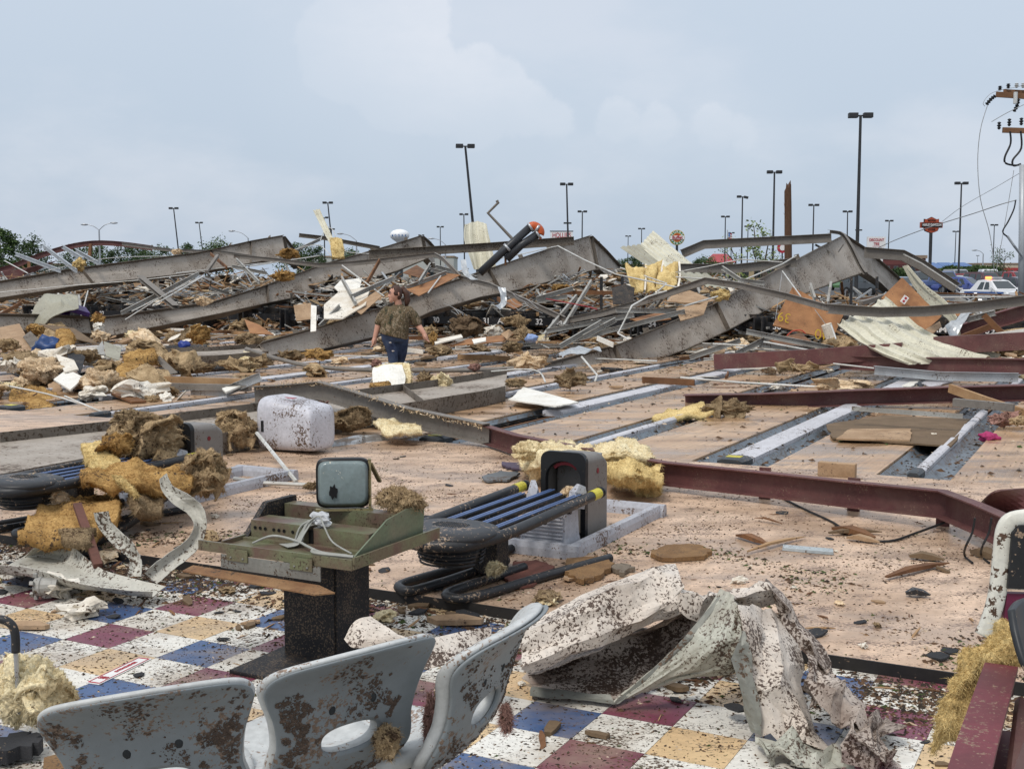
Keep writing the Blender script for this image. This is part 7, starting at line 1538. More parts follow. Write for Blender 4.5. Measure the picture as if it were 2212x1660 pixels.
CL = [('cream clump at the outer corner of the insulation pile', -8, 824, 46, 846, 17.4, INS_P), ('square tan clump in the insulation pile', 26, 812, 62, 842, 17.6, INS_C), ('large rolled tan batt in the insulation pile', 40, 768, 132, 824, 18.6, INS_C), ('ochre clump with white facing', -10, 728, 46, 760, 20.5, INS_T), ('torn ochre shreds over the insulation pile', 14, 756, 80, 786, 19.6, INS_O), ('pale mottled clump under the ochre shreds', -6, 776, 50, 806, 19, DRYW),
 ('small ochre clump at the top of the insulation pile', 56, 699, 98, 722, 24, INS_O), ('big cream foam boulder in the insulation pile', 170, 790, 262, 850, 17.6, INS_C), ('tan clump wedged below the third girder', 196, 714, 238, 740, 22.5, INS_C), ('ochre tuft stuck on the third girder stiffener', 197, 675, 228, 700, 29, INS_O), ('white torn scrap below the tuft on the third girder', 200, 696, 226, 718, 28.6, WHITE), ('brown fluff beneath the slanting pipe in insulation pile', 160, 752, 214, 785, 20, INS_D), ('dark hanging ochre clump under the third girder', 407, 702, 456, 746, 27, INS_O),
 ('fluffy tan mass around the ribbed tube', 380, 782, 470, 806, 20.2, INS_D), ('second tan mass by the ribbed tube', 470, 776, 560, 800, 20.6, INS_T), ('tan clump on the near side of an outer gutter', 308, 852, 345, 872, 16.4, INS_T), ('ochre tan clump before the sloping girder', 592, 756, 660, 780, 22.6, INS_D), ('orange clump before the sloping girder', 650, 754, 724, 776, 22.8, INS_O), ('brown tan fluff below the sloping girder', 530, 770, 592, 794, 21.6, INS_D),
 ('yellow tuft beside the cream block', 925, 806, 978, 846, 17.4, INS_P), ('brown grass-like fluff beside the yellow tuft', 900, 800, 934, 832, 17.8, INS_D), ('grey-pink lump on the lane by the pipe', 1012, 784, 1040, 802, 20, INS_K), ('pinkish tuft at the foot of the cream block', 800, 776, 826, 796, 20, INS_K), ('cream clump lying behind the big girder end', 1096, 764, 1187, 799, 20.6, INS_C), ('tan clump hanging over the lane number bar', 1086, 680, 1146, 706, 26, INS_T), ('thin tan clump dangling below the lane number bar', 1122, 700, 1140, 738, 25.8, INS_T), ('brown clump on the floor below the lane numbers', 1082, 736, 1130, 762, 24.6, INS_D),
 ('ochre scrap beside the woman’s hand', 900, 704, 950, 728, 24.6, INS_T), ('dangling ochre tail beside the woman’s hand', 926, 716, 946, 745, 24.4, INS_O), ('dark brown boulder of soil by the lane numbers', 968, 678, 1044, 732, 26, HARDB), ('pale speckled clump beside the soil boulder', 1044, 704, 1090, 730, 25.6, DRYW), ('tan clump under the middle gable', 1190, 612, 1232, 630, 32, INS_O), ('yellow clump behind the tallest frame', 1533, 624, 1580, 650, 28, INS_Y), ('orange scrap caught on rods below the first peak', 584, 585, 640, 607, 34, INS_O), ('ochre scrap caught beside the first peak rods', 600, 536, 650, 560, 38, INS_O), ('ochre batt scrap among the silver studs', 158, 556, 186, 584, 38.5, INS_Y),
 ('tan tuft draped on the purlin beside the first peak', 370, 537, 394, 550, 41, INS_C), ('tan tuft caught on wires over the third girder', 420, 640, 460, 660, 29.5, INS_C), ('shaggy tan clump inside the big girder', 1193, 800, 1276, 838, 18, INS_D), ('tan tuft at the big girder end', 1090, 815, 1136, 838, 17.6, INS_T), ('rough tan clump at the end of the maroon channel', 1520, 862, 1630, 902, 14.6, INS_D), ('cream fluff along the pale conduit', 1766, 822, 1890, 846, 16.4, INS_C), ('tan fluff below the maroon box beam', 1682, 785, 1772, 803, 19, INS_T), ('pink-brown fluff in the gutter with the pink cloth', 2134, 888, 2200, 922, 13.4, INS_K), ('yellow tuft next to the pink-brown fluff', 2180, 895, 2230, 920, 13.2, INS_T),
 ('yellow clump at the back corner of the ball return hood', 1105, 946, 1176, 1000, 9.6, INS_P), ('tan knot caught on the ball return rails', 1212, 1046, 1250, 1084, 7.45, INS_C), ('brown tan clump under the bent grey purlin', 714, 876, 806, 936, 12.9, INS_D), ('cream tan clump beside the overturned hood', 452, 882, 556, 972, 11.6, INS_T), ('pink tuft on top of the overturned hood', 560, 866, 596, 880, 11.8, INS_K), ('pink tuft behind the overturned hood', 676, 866, 712, 880, 12.6, INS_K),
 ('tan tuft on the approach at the conduit end', 655, 1040, 690, 1058, 9.4, INS_D), ('shaggy tan tuft in the seat handle hole', 800, 1556, 868, 1640, 3.05, INS_T), ('pale tuft on the buried ball return rail', 58, 1022, 104, 1046, 8.0, INS_C), ('pale shreds hanging from the buried ball return', 98, 1050, 152, 1100, 7.9, INS_C), ('yellow-green tuft by the ball return post', 1048, 1208, 1092, 1244, 6.5, INS_P)]
for a in CL: clump(*a)
# big pieces
batt('long tan batt lying at the foot of the insulation pile', [[(24, 842, 17.2), (70, 832, 17.8), (122, 846, 17.4)], [(20, 862, 16.6), (70, 856, 16.9), (124, 866, 16.8)], [(40, 876, 16), (80, 880, 15.9), (112, 878, 16)]], INS_O, .2, fz=2600, ln=.08)
batt('upright tan batt in the insulation pile', [[(121, 712, 21.6), (142, 706, 21.8), (158, 718, 21.5)], [(120, 738, 21), (140, 736, 20.8), (160, 742, 21)], [(124, 764, 20.2), (142, 765, 20.1), (158, 760, 20.3)]], INS_O, .15, fz=2200, ln=.07)
batt('ochre batt slab with a torn edge in the insulation pile', [[(266, 766, 19.6), (300, 755, 19.8), (334, 750, 20)], [(268, 782, 19), (305, 772, 19.2), (340, 772, 19.3)]], INS_O, .16, fz=2200, ln=.07)
batt('large ochre batt folded beneath the torn slab', [[(254, 792, 18.8), (280, 780, 19), (312, 784, 18.9)], [(252, 812, 18.2), (284, 806, 18), (326, 816, 18.2)], [(274, 836, 17.6), (292, 838, 17.5), (312, 834, 17.6)]], INS_O, .2, fz=2600, ln=.07)
for i, (lb, r) in enumerate([('plain yellow batt hanging under the tilted ribbed panels', [[(1350, 574, 30.5), (1376, 570, 30.6), (1392, 572, 30.6)], [(1356, 600, 30), (1372, 602, 29.8), (1392, 600, 30)], [(1362, 622, 29.6), (1376, 626, 29.5), (1390, 628, 29.5)]]), ('middle yellow batt hanging under the tilted ribbed panels', [[(1394, 570, 30.4), (1414, 568, 30.4), (1430, 564, 30.5)], [(1394, 600, 29.9), (1412, 602, 29.8), (1424, 596, 30)], [(1394, 626, 29.5), (1408, 630, 29.4), (1414, 634, 29.4)]]), ('yellow batt with torn white paper hanging under the ribbed panels', [[(1426, 572, 30.3), (1448, 568, 30.4), (1464, 566, 30.4)], [(1420, 600, 29.8), (1446, 602, 29.7), (1466, 596, 29.9)], [(1416, 626, 29.4), (1440, 628, 29.4), (1462, 620, 29.5)]])]):
    batt(lb, r, INS_Y, .05, (6, 6), .13, 3, fz=1500, ln=.06)
    mk('paper_facing', patch(PX([[(x + 1, y - 2, d - .12) for x, y, d in q[-1:]] + [(q[-1][0] + 5, q[-1][1] - 2, q[-1][2] - .12)] for q in r]), (3, 5), .01, .02, 4), DRYW, label=f'curled white paper strip edging the {"plain middle torn".split()[i]} hanging yellow batt', cat='paper strip')
batt('bright yellow batt hanging beside the narrow upright panel', [[(713, 514, 39), (728, 512, 39), (738, 514, 39)], [(714, 535, 38.8), (730, 536, 38.7), (743, 534, 38.8)], [(718, 555, 38.6), (730, 557, 38.6), (742, 553, 38.6)]], INS_Y, .12, fz=1500, ln=.08)
# cream faced block in front of the woman
cb = thing('insulation_block', 'white-faced insulation block standing on the lanes before the woman', 'insulation', G(845, 835, 0))
fr_ = PX([[(806, 796, 17.9), (840, 788, 18.0), (868, 786, 18.0)], [(804, 815, 17.6), (838, 812, 17.55), (876, 812, 17.6)], [(805, 830, 17.5), (840, 834, 17.4), (872, 832, 17.4)]])
mk('facing', patch(fr_, (6, 6), .02, .05, 3), WHITE, cb)
g = patch(PX([[(808, 792, 18.05), (840, 785, 18.2), (884, 785, 18.15)], [(808, 815, 17.75), (840, 812, 17.75), (888, 812, 17.75)], [(806, 833, 17.6), (840, 836, 17.5), (884, 834, 17.5)]]), (6, 6), .2, .05, 3)
mk('fibre_core', join(g, fuzz(g, 1800, .06, .005, 8)), INS_P, cb)
batt('ochre strip below the white-faced block', [[(800, 824, 17.2), (840, 822, 17.2)], [(800, 834, 17), (840, 834, 17)]], INS_O, .05, fz=600)
batt('white sheet with yellow fleece curled under the bent purlin', [[(806, 912, 12.6), (850, 905, 12.9), (905, 918, 12.7)], [(824, 930, 12.2), (870, 938, 12.0), (912, 932, 12.2)]], INS_P, .03, fz=1200, ln=.04)
mk('paper_facing', patch([[G(806, 915, .06), G(835, 928, .01), G(880, 940, .0)], [G(815, 905, .08), G(850, 918, .02), G(914, 932, .03)]], (6, 4), .006, .015, 5), WHITE, label='torn white facing curled below the bent purlin', cat='paper sheet')
batt('yellow torn strip lying before the maroon channel', [[(1408, 904, 14.4), (1450, 884, 15), (1520, 870, 15.3)], [(1420, 906, 14.2), (1480, 898, 14.4), (1545, 888, 14.6)]], INS_Y, .06, fz=1700, ln=.05)
def GR(rows): return [[G(x, y, z) for x, y, z in r] for r in rows]
batt('yellow crumpled batt lying behind the maroon purlin by the ball return', GR([[(1292, 975, .10), (1340, 952, .16), (1400, 975, .12)], [(1290, 990, .22), (1345, 972, .30), (1410, 992, .22)], [(1295, 1002, .16), (1350, 1000, .18), (1418, 1008, .14)]]), INS_P, .05, (9, 8), .09, 4, 2600, .05, world=True)
batt('broad yellow batt lying in front of the maroon purlin', GR([[(1310, 1010, .16), (1370, 1006, .2), (1420, 1020, .14)], [(1308, 1026, .2), (1370, 1024, .24), (1426, 1036, .18)], [(1304, 1050, .03), (1370, 1058, .03), (1428, 1060, .02)]]), INS_Y, .05, (9, 8), .09, 4, 3200, .05, world=True)
batt('pale batt with torn paper slumped behind the ball return hood', GR([[(1120, 985, .12), (1180, 958, .2), (1280, 968, .16)], [(1125, 1010, .16), (1180, 985, .30), (1280, 990, .26)], [(1145, 1046, .02), (1190, 1040, .05), (1290, 1030, .05)]]), INS_P, .05, (9, 8), .09, 4, 3200, .05, world=True)
# heap over the buried ball return
K5 = lambda x, y, d: (x * .25283, y * .25283 + 831.3, d)
clump('great shaggy tan heap crowning the buried ball return', 226, 884, 398, 1004, 8.9, INS_T, 1.0, 4, .5, 2.0, 1.6)
clump('grey-brown shaggy heap top on the buried ball return', 235, 880, 345, 930, 8.95, INS_D, 1.0, 3, .6, 2.0)
clump('shaggy tan fleece draped beside the buried ball return', 386, 960, 494, 1080, 8.3, INS_T, .7, 4, .5, 2.0, 1.4)
clump('bright ochre core showing in the shaggy heap', 214, 930, 290, 990, 8.5, INS_O, .8, 3, .5, 2.0)
batt('pointed ochre flap sticking out beside the shaggy heap', [[K5(690, 525, 8.6), K5(790, 505, 8.7), K5(890, 520, 8.8)], [K5(740, 580, 8.4), K5(860, 600, 8.4), K5(1000, 650, 8.5)], [K5(820, 650, 8.2), K5(930, 690, 8.2), K5(1040, 690, 8.3)]], INS_Y, .05, fz=1800, ln=.03)
batt('wide ochre batt lying across the buried ball return rails', [[K5(690, 750, 8.1), K5(1000, 700, 8.3), K5(1300, 690, 8.4), K5(1620, 690, 8.5)], [K5(690, 810, 7.9), K5(1000, 780, 7.9), K5(1320, 790, 8.0), K5(1640, 800, 8.2)], [K5(760, 840, 7.85), K5(1020, 830, 7.8), K5(1330, 900, 7.9), K5(1640, 870, 8.1)]], INS_O, .07, (7, 7), .05, 5, 4200, .035)
batt('ochre tongue hanging below the wide batt', [[K5(960, 780, 7.8), K5(1040, 790, 7.8)], [K5(1060, 870, 7.75), K5(1120, 860, 7.75)], [K5(1160, 960, 7.7), K5(1190, 950, 7.7)]], INS_Y, .03, fz=700, ln=.03)
batt('dark brown hanging batt under the buried ball return', [[K5(1120, 840, 8.0), K5(1300, 830, 8.1), K5(1420, 880, 8.2)], [K5(1130, 930, 7.8), K5(1280, 960, 7.9), K5(1400, 960, 8.0)], [K5(1200, 1040, 7.6), K5(1300, 1060, 7.7), K5(1380, 1030, 7.8)]], INS_D, .06, fz=2200, ln=.035)
batt('large rust-brown batt spread on the floor by the buried ball return', [[K5(330, 1040, 7.8), K5(600, 960, 8.2), K5(1000, 930, 8.4)], [K5(230, 1180, 7.3), K5(560, 1130, 7.5), K5(1020, 1080, 7.7)], [K5(150, 1290, 6.95), K5(500, 1290, 6.95), K5(800, 1250, 7.1)]], INS_O, .07, (9, 8), .05, 5, 4200, .035)
batt('muddy batt end under the pipe by the buried ball return', [[K5(520, 1250, 7.0), K5(800, 1220, 7.1)], [K5(580, 1330, 6.8), K5(760, 1310, 6.85)]], INS_D, .05, fz=900, ln=.03)
# near foreground
clump('pale yellow insulation heaped around the black handle', -30, 1392, 150, 1585, 4.35, INS_P, .7, 4, .45, 2.2, 2.0)
clump('loose pale yellow wisp beside the handle heap', 70, 1455, 172, 1540, 4.5, INS_P, .6, 4, .5, 2.4, 1.2)
batt('long yellow batt draped over the maroon stub beam', [[P(2180, 1352, 3.75), P(2240, 1340, 3.8), P(2300, 1350, 3.8)], [P(2085, 1420, 3.72), P(2180, 1385, 3.6), P(2290, 1400, 3.6)], [P(2040, 1500, 3.7), P(2100, 1450, 3.62), P(2180, 1445, 3.6)], [P(2015, 1575, 3.72), P(2060, 1530, 3.66), P(2115, 1515, 3.64)], [P(2010, 1632, 3.74), P(2045, 1600, 3.7), P(2085, 1590, 3.68)]], INS_Y, .05, (10, 9), .04, 7, 9000, .03, world=True)
clump('small pale yellow tuft on the tiles at the bottom edge', 1466, 1642, 1530, 1680, 4.2, INS_P)
clump('second pale yellow tuft on the tiles at the bottom edge', 1555, 1648, 1600, 1680, 4.2, INS_P)
clump('pinkish muddy fleece hanging between the middle seat and the cleaner one', 912, 1480, 956, 1668, 3.25, INS_K, .5, 3, .5, 2.4, 1.6)
clump('pinkish wisp hanging from the cleaner seat', 1080, 1510, 1106, 1590, 3.1, INS_K, .6, 3, .5, 2.4)
clump('white chalky lump on the tiles at the bottom edge', 1215, 1640, 1262, 1675, 4.25, DRYW, .8, 3, .3, 1.5, .0)
# coloured boxes and crumpled sheet under the left frames
mk('crumpled_tarp', patch(PX([[(60, 690, 30), (95, 635, 31), (128, 632, 31.5), (168, 640, 31)], [(75, 700, 29.6), (100, 660, 30), (132, 650, 30), (170, 665, 30)], [(90, 708, 29.4), (104, 690, 29.4), (124, 680, 29.4), (132, 676, 29.4)]]), (4, 4), .02, .07, 1.6, smooth=False), OLIVEP, label='crumpled off-white sheet bulging under the fourth girder', cat='tarpaulin')
for lb, x, y, w, h, c_ in (('purple box under the fourth girder', 124, 678, .5, .4, (.07, .02, .16)), ('orange-red box beside the purple one', 106, 672, .4, .35, (.4, .06, .02)), ('small violet panel deeper in the rubble by the purple box', 160, 666, .7, .12, (.06, .025, .14))):
    ps = P(x, y, 31); mk('painted_box', xf(cbox(0, 0, 0, w, w, h, .02), loc(ps, .5, .2, .3)), mat('box_' + lb.split()[0], c_, rough=.5, speck=.2), label=lb, cat='box')
for lb, x, y, d, sz, c_ in (('blue toppled plastic bin in the insulation pile', 104, 750, 21, .28, (.03, .07, .2)), ('small blue plastic piece under the third girder', 398, 745, 26, .14, (.03, .06, .3)), ('crumpled blue-white ball by the lane ends', 1108 + 40, 730, 24, .12, (.25, .35, .6))):
    mk('plastic_scrap', blob(P(x, y, d), (sz, sz * .7, sz * .7), 3, .4), mat('pl_' + lb.split()[-1], c_, rough=.4), label=lb, cat='plastic scrap', smooth=True)
mk('crumpled_flashing', patch(PX([[(1205, 760, 22), (1250, 745, 22.4), (1290, 752, 22)], [(1215, 770, 21.4), (1255, 762, 21.6), (1300, 760, 21.6)]]), (6, 6), .01, .1, 3), GALV, label='crumpled pale blue flashing on the lanes before the big girder', cat='flashing')
mk('crumpled_flashing', patch(PX([[(2040, 745 - 40, 20.8), (2060, 690, 21), (2082, 668, 21.2)], [(2060, 735, 20.6), (2080, 700, 20.8), (2098, 672, 21)]]), (6, 6), .01, .08, 3), GALV, label='crumpled silver duct beside the curled panel', cat='flashing')
mk('crumpled_flashing', patch([[G(705, 955, .05), G(760, 942, .08), G(830, 938, .05)], [G(705, 965, .0), G(760, 960, .0), G(840, 950, .0)]], (8, 4), .005, .04, 7), GALV, label='crumpled foil flashing on the approach behind the hood', cat='flashing')
mk('hanging_duct', patch(PX([[(995, 560, 30), (1000, 590, 29.6), (1018, 605, 29.2)], [(1006, 562, 30), (1014, 590, 29.5), (1034, 605, 29)]]), (5, 4), .01, .05, 4), GALV, label='torn silver duct hanging on the kinked purlin', cat='duct')
mk('hanging_duct', patch(PX([[(1075, 620, 27), (1082, 650, 26.8), (1068, 662, 26.6)], [(1092, 622, 27), (1094, 655, 26.8), (1080, 668, 26.6)]]), (5, 4), .01, .05, 4), GALV, label='bent silver duct end dangling under the middle girder', cat='duct')
# ================================================================ SCATTER
rs = random.Random(5)
def shard_geo(seed, l, w, h, pts_n=7, wob=.35):
    r_ = random.Random(seed); o = []
    for i in range(pts_n):
        a = 2 * math.pi * i / pts_n + r_.uniform(-.25, .25); k = 1 - r_.random() * wob
        o.append(Vector((math.cos(a) * l / 2 * k, math.sin(a) * w / 2 * k, h + r_.uniform(-.2, .4) * h)))
    return slab(o, h, (0, 0, 1))
def splin_geo(seed, l, w, h):
    r_ = random.Random(seed); return sweep([(-l / 2, 0, h / 2), (-l * .2, r_.uniform(-.1, .1) * w, h * .8), (l * .2, r_.uniform(-.3, .3) * w, h * .6), (l / 2, r_.uniform(-.5, .5) * w, h / 2)], rect(w, h), scale=[.35, 1, .85, .15])
KN = {}
def variants(key, fn, m, n=5):
    KN[key] = []
    for i in range(n):
        me = bpy.data.meshes.new(key); g = fn(i); me.from_pydata([Vector(v) for v in g[0]], [], g[1]); me.materials.append(m); KN[key].append(me)
variants('wood_splinter', lambda i: splin_geo(i, 1, .09 + .03 * (i % 3), .05), TIMBERD); variants('pale_splinter', lambda i: splin_geo(i + 9, 1, .07, .05), TIMBER); variants('shingle_scrap', lambda i: shard_geo(i + 20, 1, .6, .05), SHING); variants('bark_scrap', lambda i: shard_geo(i + 40, 1, .45, .12), HARDB)
variants('foam_scrap', lambda i: blob((0, 0, .18), (.5, .34, .2), 3, .7, 1.6, i * 5 + 2), DRYW); variants('board_chip', lambda i: shard_geo(i + 80, 1, .5, .08), OSB); variants('paper_scrap', lambda i: shard_geo(i + 100, 1, .7, .02), DRYW); variants('metal_scrap', lambda i: shard_geo(i + 120, 1, .35, .03), STUD)
variants('grey_scrap', lambda i: shard_geo(i + 140, 1, .6, .06), MATS['grey_shingle'])
def tuft_mesh(i, m):
    g = blob((0, 0, .2), (.5, .38, .2), 3, .9, 1.8, i * 7 + 1); g = join(g, patch([[(-.5, -.3, .1), (0, -.35, .35), (.5, -.2, .15)], [(-.6, .1, .2), (0, 0, .45), (.55, .1, .3)], [(-.3, .4, .1), (.1, .4, .2), (.5, .4, .05)]], (4, 4), .06, .12, 3, None, True, i * 9.0, .05, ragged=.5)); g = join(g, fuzz(g, 240, .14, .014, i, .6, .75)); me = bpy.data.meshes.new('fluff_tuft'); me.from_pydata([Vector(v) for v in g[0]], [], g[1]); me.materials.append(m); return me
KN['fluff_tuft'] = [tuft_mesh(i, (INS_T, INS_D, INS_C, INS_P, INS_D)[i]) for i in range(5)]
LB = {'wood_splinter': 'brown wood splinter', 'pale_splinter': 'pale wood splinter', 'shingle_scrap': 'black shingle scrap', 'bark_scrap': 'curled bark scrap', 'foam_scrap': 'white foam crumb', 'board_chip': 'tan board chip', 'paper_scrap': 'torn paper scrap', 'metal_scrap': 'bent metal scrap', 'fluff_tuft': 'small insulation tuft', 'grey_scrap': 'grey roofing scrap'}
CT_ = {'wood_splinter': 'wood scrap', 'pale_splinter': 'wood scrap', 'shingle_scrap': 'shingle', 'bark_scrap': 'bark', 'foam_scrap': 'foam', 'board_chip': 'board scrap', 'paper_scrap': 'paper', 'metal_scrap': 'metal scrap', 'fluff_tuft': 'insulation', 'grey_scrap': 'shingle'}
def drop(key, p, size, zone, tilt=.12):
    put(key, rs.choice(KN[key]), p, (rs.gauss(0, tilt), rs.gauss(0, tilt), rs.uniform(0, 6.28)), (size, size, size), f'{LB[key]} {zone[0]}', CT_[key], zone[1])
ZA = ('lying loose on the pale approach floor', 'scraps on the approach'); ZT = ('lying loose on the checkered tile floor', 'scraps on the tile floor'); ZL = ('lying loose on the lanes and gutters', 'scraps on the lanes'); ZP = ('in the debris along the lane ends', 'scraps along the lane ends'); ZQ = ('in the insulation pile', 'scraps in the insulation pile')
def inview(w, m=60):
    q = w.y * CT - (w.z - H) * ST
    if q < 1: return False
    px = CX + w.x / q * FOC; py = CY - (w.y * ST + (w.z - H) * CT) / q * FOC; return -m < px < 2212 + m and py < 1660 + m
def scat(n, s0_, s1_, t0_, t1_, z, keys, wts, smin, smax, zone, dens=None):
    c = 0; tries = 0
    while c < n and tries < n * 40:
        tries += 1; s, t = rs.uniform(s0_, s1_), rs.uniform(t0_, t1_); w = W(s, t, z)
        if w.y < 3.2 or not inview(w): continue
        if dens and rs.random() > dens(s, t): continue
        ky = rs.choices(keys, wts)[0]; sz = smin * (smax / smin) ** rs.random(); drop(ky, w + Vector((0, 0, .002)), sz * (.5 if ky == 'foam_scrap' else 1), zone); c += 1
nzd = lambda s, t: sstep(-.1, .35, noise.noise(Vector((s * .9, t * .9, 3.3)))) * .9 + .1
scat(120, -9, 3, 5.5, 10.4, 0, ['wood_splinter', 'bark_scrap', 'shingle_scrap', 'pale_splinter', 'foam_scrap', 'board_chip', 'grey_scrap'], (6, 4, 4, 3, 1.5, 2, 1), .03, .14, ZA, nzd)
scat(130, -9, 3, 5.5, 7.0, 0, ['wood_splinter', 'bark_scrap', 'shingle_scrap', 'pale_splinter', 'foam_scrap', 'board_chip', 'fluff_tuft'], (6, 4, 5, 3, 1.5, 2, .6), .04, .2, ZA, lambda s, t: math.exp(-((t - 5.6) / .6) ** 2))
scat(290, -9, 1.5, 1, 5.33, -.05, ['wood_splinter', 'bark_scrap', 'shingle_scrap', 'pale_splinter', 'foam_scrap', 'board_chip', 'fluff_tuft', 'paper_scrap'], (6, 4, 5, 3, 2, 2, .8, .6), .03, .17, ZT, lambda s, t: .15 + .85 * math.exp(-((t - 5.1) / .55) ** 2) * (1 if s < -1.6 else .4))
scat(430, -34, 6, 10.8, 28.5, .012, ['wood_splinter', 'bark_scrap', 'shingle_scrap', 'pale_splinter', 'foam_scrap', 'board_chip', 'metal_scrap', 'fluff_tuft', 'paper_scrap', 'grey_scrap'], (5, 3, 4, 2, 2, 4, 3, 5, 4, 2), .12, .7, ZL, lambda s, t: .12 + .88 * sstep(17, 27, t + (4 if s < -12 else 0)))
scat(230, -38, 5, 25.5, 29.6, .02, ['wood_splinter', 'shingle_scrap', 'pale_splinter', 'foam_scrap', 'board_chip', 'metal_scrap', 'fluff_tuft', 'paper_scrap'], (5, 4, 3, 2, 5, 4, 4, 4), .25, 1.1, ZP)
for q in range(90):
    x, y = rs.uniform(-10, 420), rs.uniform(735, 868); p = G(x, y, .0); p.z = rs.uniform(.0, .25) if y < 830 else .01
    drop(rs.choices(['wood_splinter', 'board_chip', 'paper_scrap', 'fluff_tuft', 'metal_scrap', 'shingle_scrap', 'foam_scrap'], (3, 4, 4, 5, 3, 3, 2))[0], p, rs.uniform(.2, .75), ZQ, .3)
for q in range(110):                                      # long thin pieces strewn over the lanes
    k_, lb = rs.choices([('stud', 'pale metal stud lying loose across the lanes'), ('rod', 'thin white conduit lying loose across the lanes'), ('lum', 'brown timber lying loose across the lanes'), ('lumf', 'pale timber lying loose across the lanes'), ('white', 'white trim strip lying loose across the lanes'), ('fwire', 'thin wire lying loose across the lanes')], (3, 4, 4, 3, 3, 4))[0]
    s, t = rs.uniform(-33, -5), rs.uniform(17, 29); t = min(29, t + rs.random() * (29 - t)); a = rs.uniform(0, 3.14); L = rs.uniform(.6, 2.4); c = W(s, t, rs.uniform(.03, .09)); dv = Vector((math.cos(a), math.sin(a), rs.gauss(0, .03))) * L / 2
    S(k_, [c - dv, c + Vector((rs.gauss(0, .05), rs.gauss(0, .05), .02)), c + dv], lb, 'long pieces strewn over the lanes', sc=rs.uniform(.6, 1.0))
# larger black roofing pieces by the step, and a few known scraps
for x, y, s, lb in ((905, 1322, .16, 'square black roofing piece beside the foot loops'), (1010, 1330, .2, 'larger black roofing piece below the foot loops'), (560, 1262, .22, 'black roofing flap beside the console pedestal'), (475, 1322, .07, 'round black disc on the tiles'), (480, 1400 - 20, .08, 'little black rag on the tiles'), (1590, 1530, .16, 'black roofing flap on the tiles under the crumpled sheet'), (300, 1478 - 20, .09, 'black rag beside the fire sign'), (190, 1195, .3, 'dark roofing sheet under the twisted trim'), (690, 1170 - 40, .16, 'black roofing scrap behind the console')):
    o = put('roofing_piece', rs.choice(KN['shingle_scrap']), G(x, y, -.045 if y > 1240 and x < 1300 else .005), (.05, .04, rs.uniform(0, 6)), (s,) * 3, lb, 'roofing')
for x, y, s, lb in ((60, 1305 + 50, .26, 'brown soggy board piece on the tiles by the toothed collar'), (180, 1330, .2, 'muddy lump of plaster on the tiles by the toothed collar'), (120, 1290 - 5, .26, 'white crumbled plaster near the toothed collar'), (980, 1345, .34, 'tan board piece below the foot loops'), (1290, 1290, .3, 'tan flat board at the step behind the cleaner seat')):
    put('board_piece', KN['board_chip' if 'board' in lb else 'foam_scrap'][1], G(x, y, -.045), (0.03, .03, rs.uniform(0, 3)), (s,) * 3, lb, 'board')
S('white', [G(1040, 1312, -.03), G(1225, 1280, -.02)], 'white trim strip lying along the step behind the cleaner seat', sc=.35)
S('lum', [G(1100, 1300, -.03), G(1240, 1330, -.03)], 'narrow brown stick lying on the tiles near the step', sc=.3)
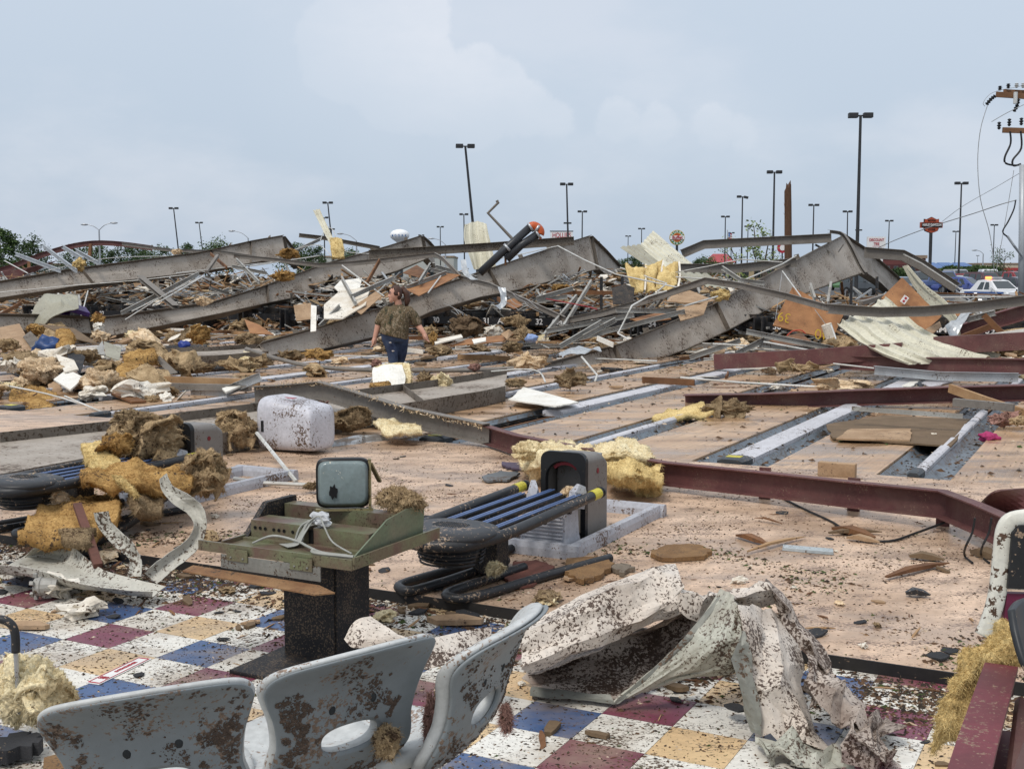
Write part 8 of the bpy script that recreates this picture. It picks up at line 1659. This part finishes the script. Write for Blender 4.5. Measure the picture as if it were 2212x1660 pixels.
# ---- litter too small to count: leaf bits, bark dust, grit
def litter(name, n, s0_, s1_, t0_, t1_, z, mats, smin, smax, dens, seed, lab=None):
    r_ = random.Random(seed); G_ = [([], []) for _ in mats]
    c = 0; tr_ = 0
    while c < n and tr_ < n * 12:
        tr_ += 1; s, t = r_.uniform(s0_, s1_), r_.uniform(t0_, t1_); w = W(s, t, z)
        if w.y < 3.2 or not inview(w, 30) or r_.random() > dens(s, t): continue
        c += 1; L = smin * (smax / smin) ** (r_.random() ** 1.6); a = r_.uniform(0, 6.28); wd = L * r_.uniform(.18, .7); hh = L * r_.uniform(.08, .35)
        u = Vector((math.cos(a), math.sin(a), 0)) * L / 2; v = Vector((-math.sin(a), math.cos(a), 0)) * wd / 2
        vs, fs = G_[r_.choices(range(len(mats)), [m[1] for m in mats])[0]]
        o = len(vs); vs += [w - u + Vector((0, 0, .0005)), w - v * r_.uniform(.5, 1.2), w + u + Vector((0, 0, hh * .3)), w + v * r_.uniform(.5, 1.2), w + u * r_.uniform(-.4, .4) + Vector((0, 0, hh))]
        fs += [(o, o + 1, o + 4), (o + 1, o + 2, o + 4), (o + 2, o + 3, o + 4), (o + 3, o, o + 4)]
    for (m, _), g in zip(mats, G_):
        if g[0]: mk(name, g, m, kind='stuff', base=(0, 0, 0))
LB1 = mat('litter_brown', (.075, .043, .026), (.13, .075, .042), rough=.95, vs=40); LB2 = mat('litter_dark', (.03, .022, .017), (.05, .036, .026), rough=.95, vs=40); LB3 = mat('litter_green', (.07, .10, .03), (.05, .07, .025), rough=.95, vs=40); LB4 = mat('litter_pale', (.42, .30, .19), (.6, .52, .42), rough=.95, vs=40)
ML = [(LB1, 6), (LB2, 6), (LB3, .6), (LB4, 1.2)]
n2_ = lambda s, t: .25 + .75 * sstep(-.15, .4, noise.noise(Vector((s * 1.3, t * 1.3, 9)))) 
litter('leaf_litter', 26000, -10, 3, 5.4, 10.6, 0, ML, .006, .030, lambda s, t: n2_(s, t) * (1 if t < 8 else .6), 1)
litter('leaf_litter', 19000, -9, 1.6, .8, 5.34, -.05, ML, .005, .026, lambda s, t: .45 + .55 * n2_(s, t), 2)
litter('leaf_litter', 17000, -9, 1.6, 4.2, 5.34, -.05, ML, .008, .05, lambda s, t: math.exp(-((5.34 - t) / .45) ** 2) * n2_(s, t), 3)
litter('leaf_litter', 5200, -9, 3, 5.4, 7.4, 0, [(LB1, 4), (LB2, 3), (LB3, 3), (LB4, 1)], .01, .05, lambda s, t: sstep(.15, .4, noise.noise(Vector((s * 1.1, t * 1.1, 21)))), 6)
litter('lane_litter', 16000, -30, 6, 10.7, 28.8, .004, ML, .02, .10, lambda s, t: .2 + .8 * sstep(12, 26, t) * n2_(s * .5, t * .5), 4)
litter('gutter_mud', 5200, -12, 5, 10.9, 22, -.06, [(LB1, 5), (LB2, 6), (LB4, .6)], .02, .10, lambda s, t: (1 if .12 < abs(((s - S0 + SP / 2) % SP) - SP / 2) < .31 else 0) * n2_(s, t), 5)
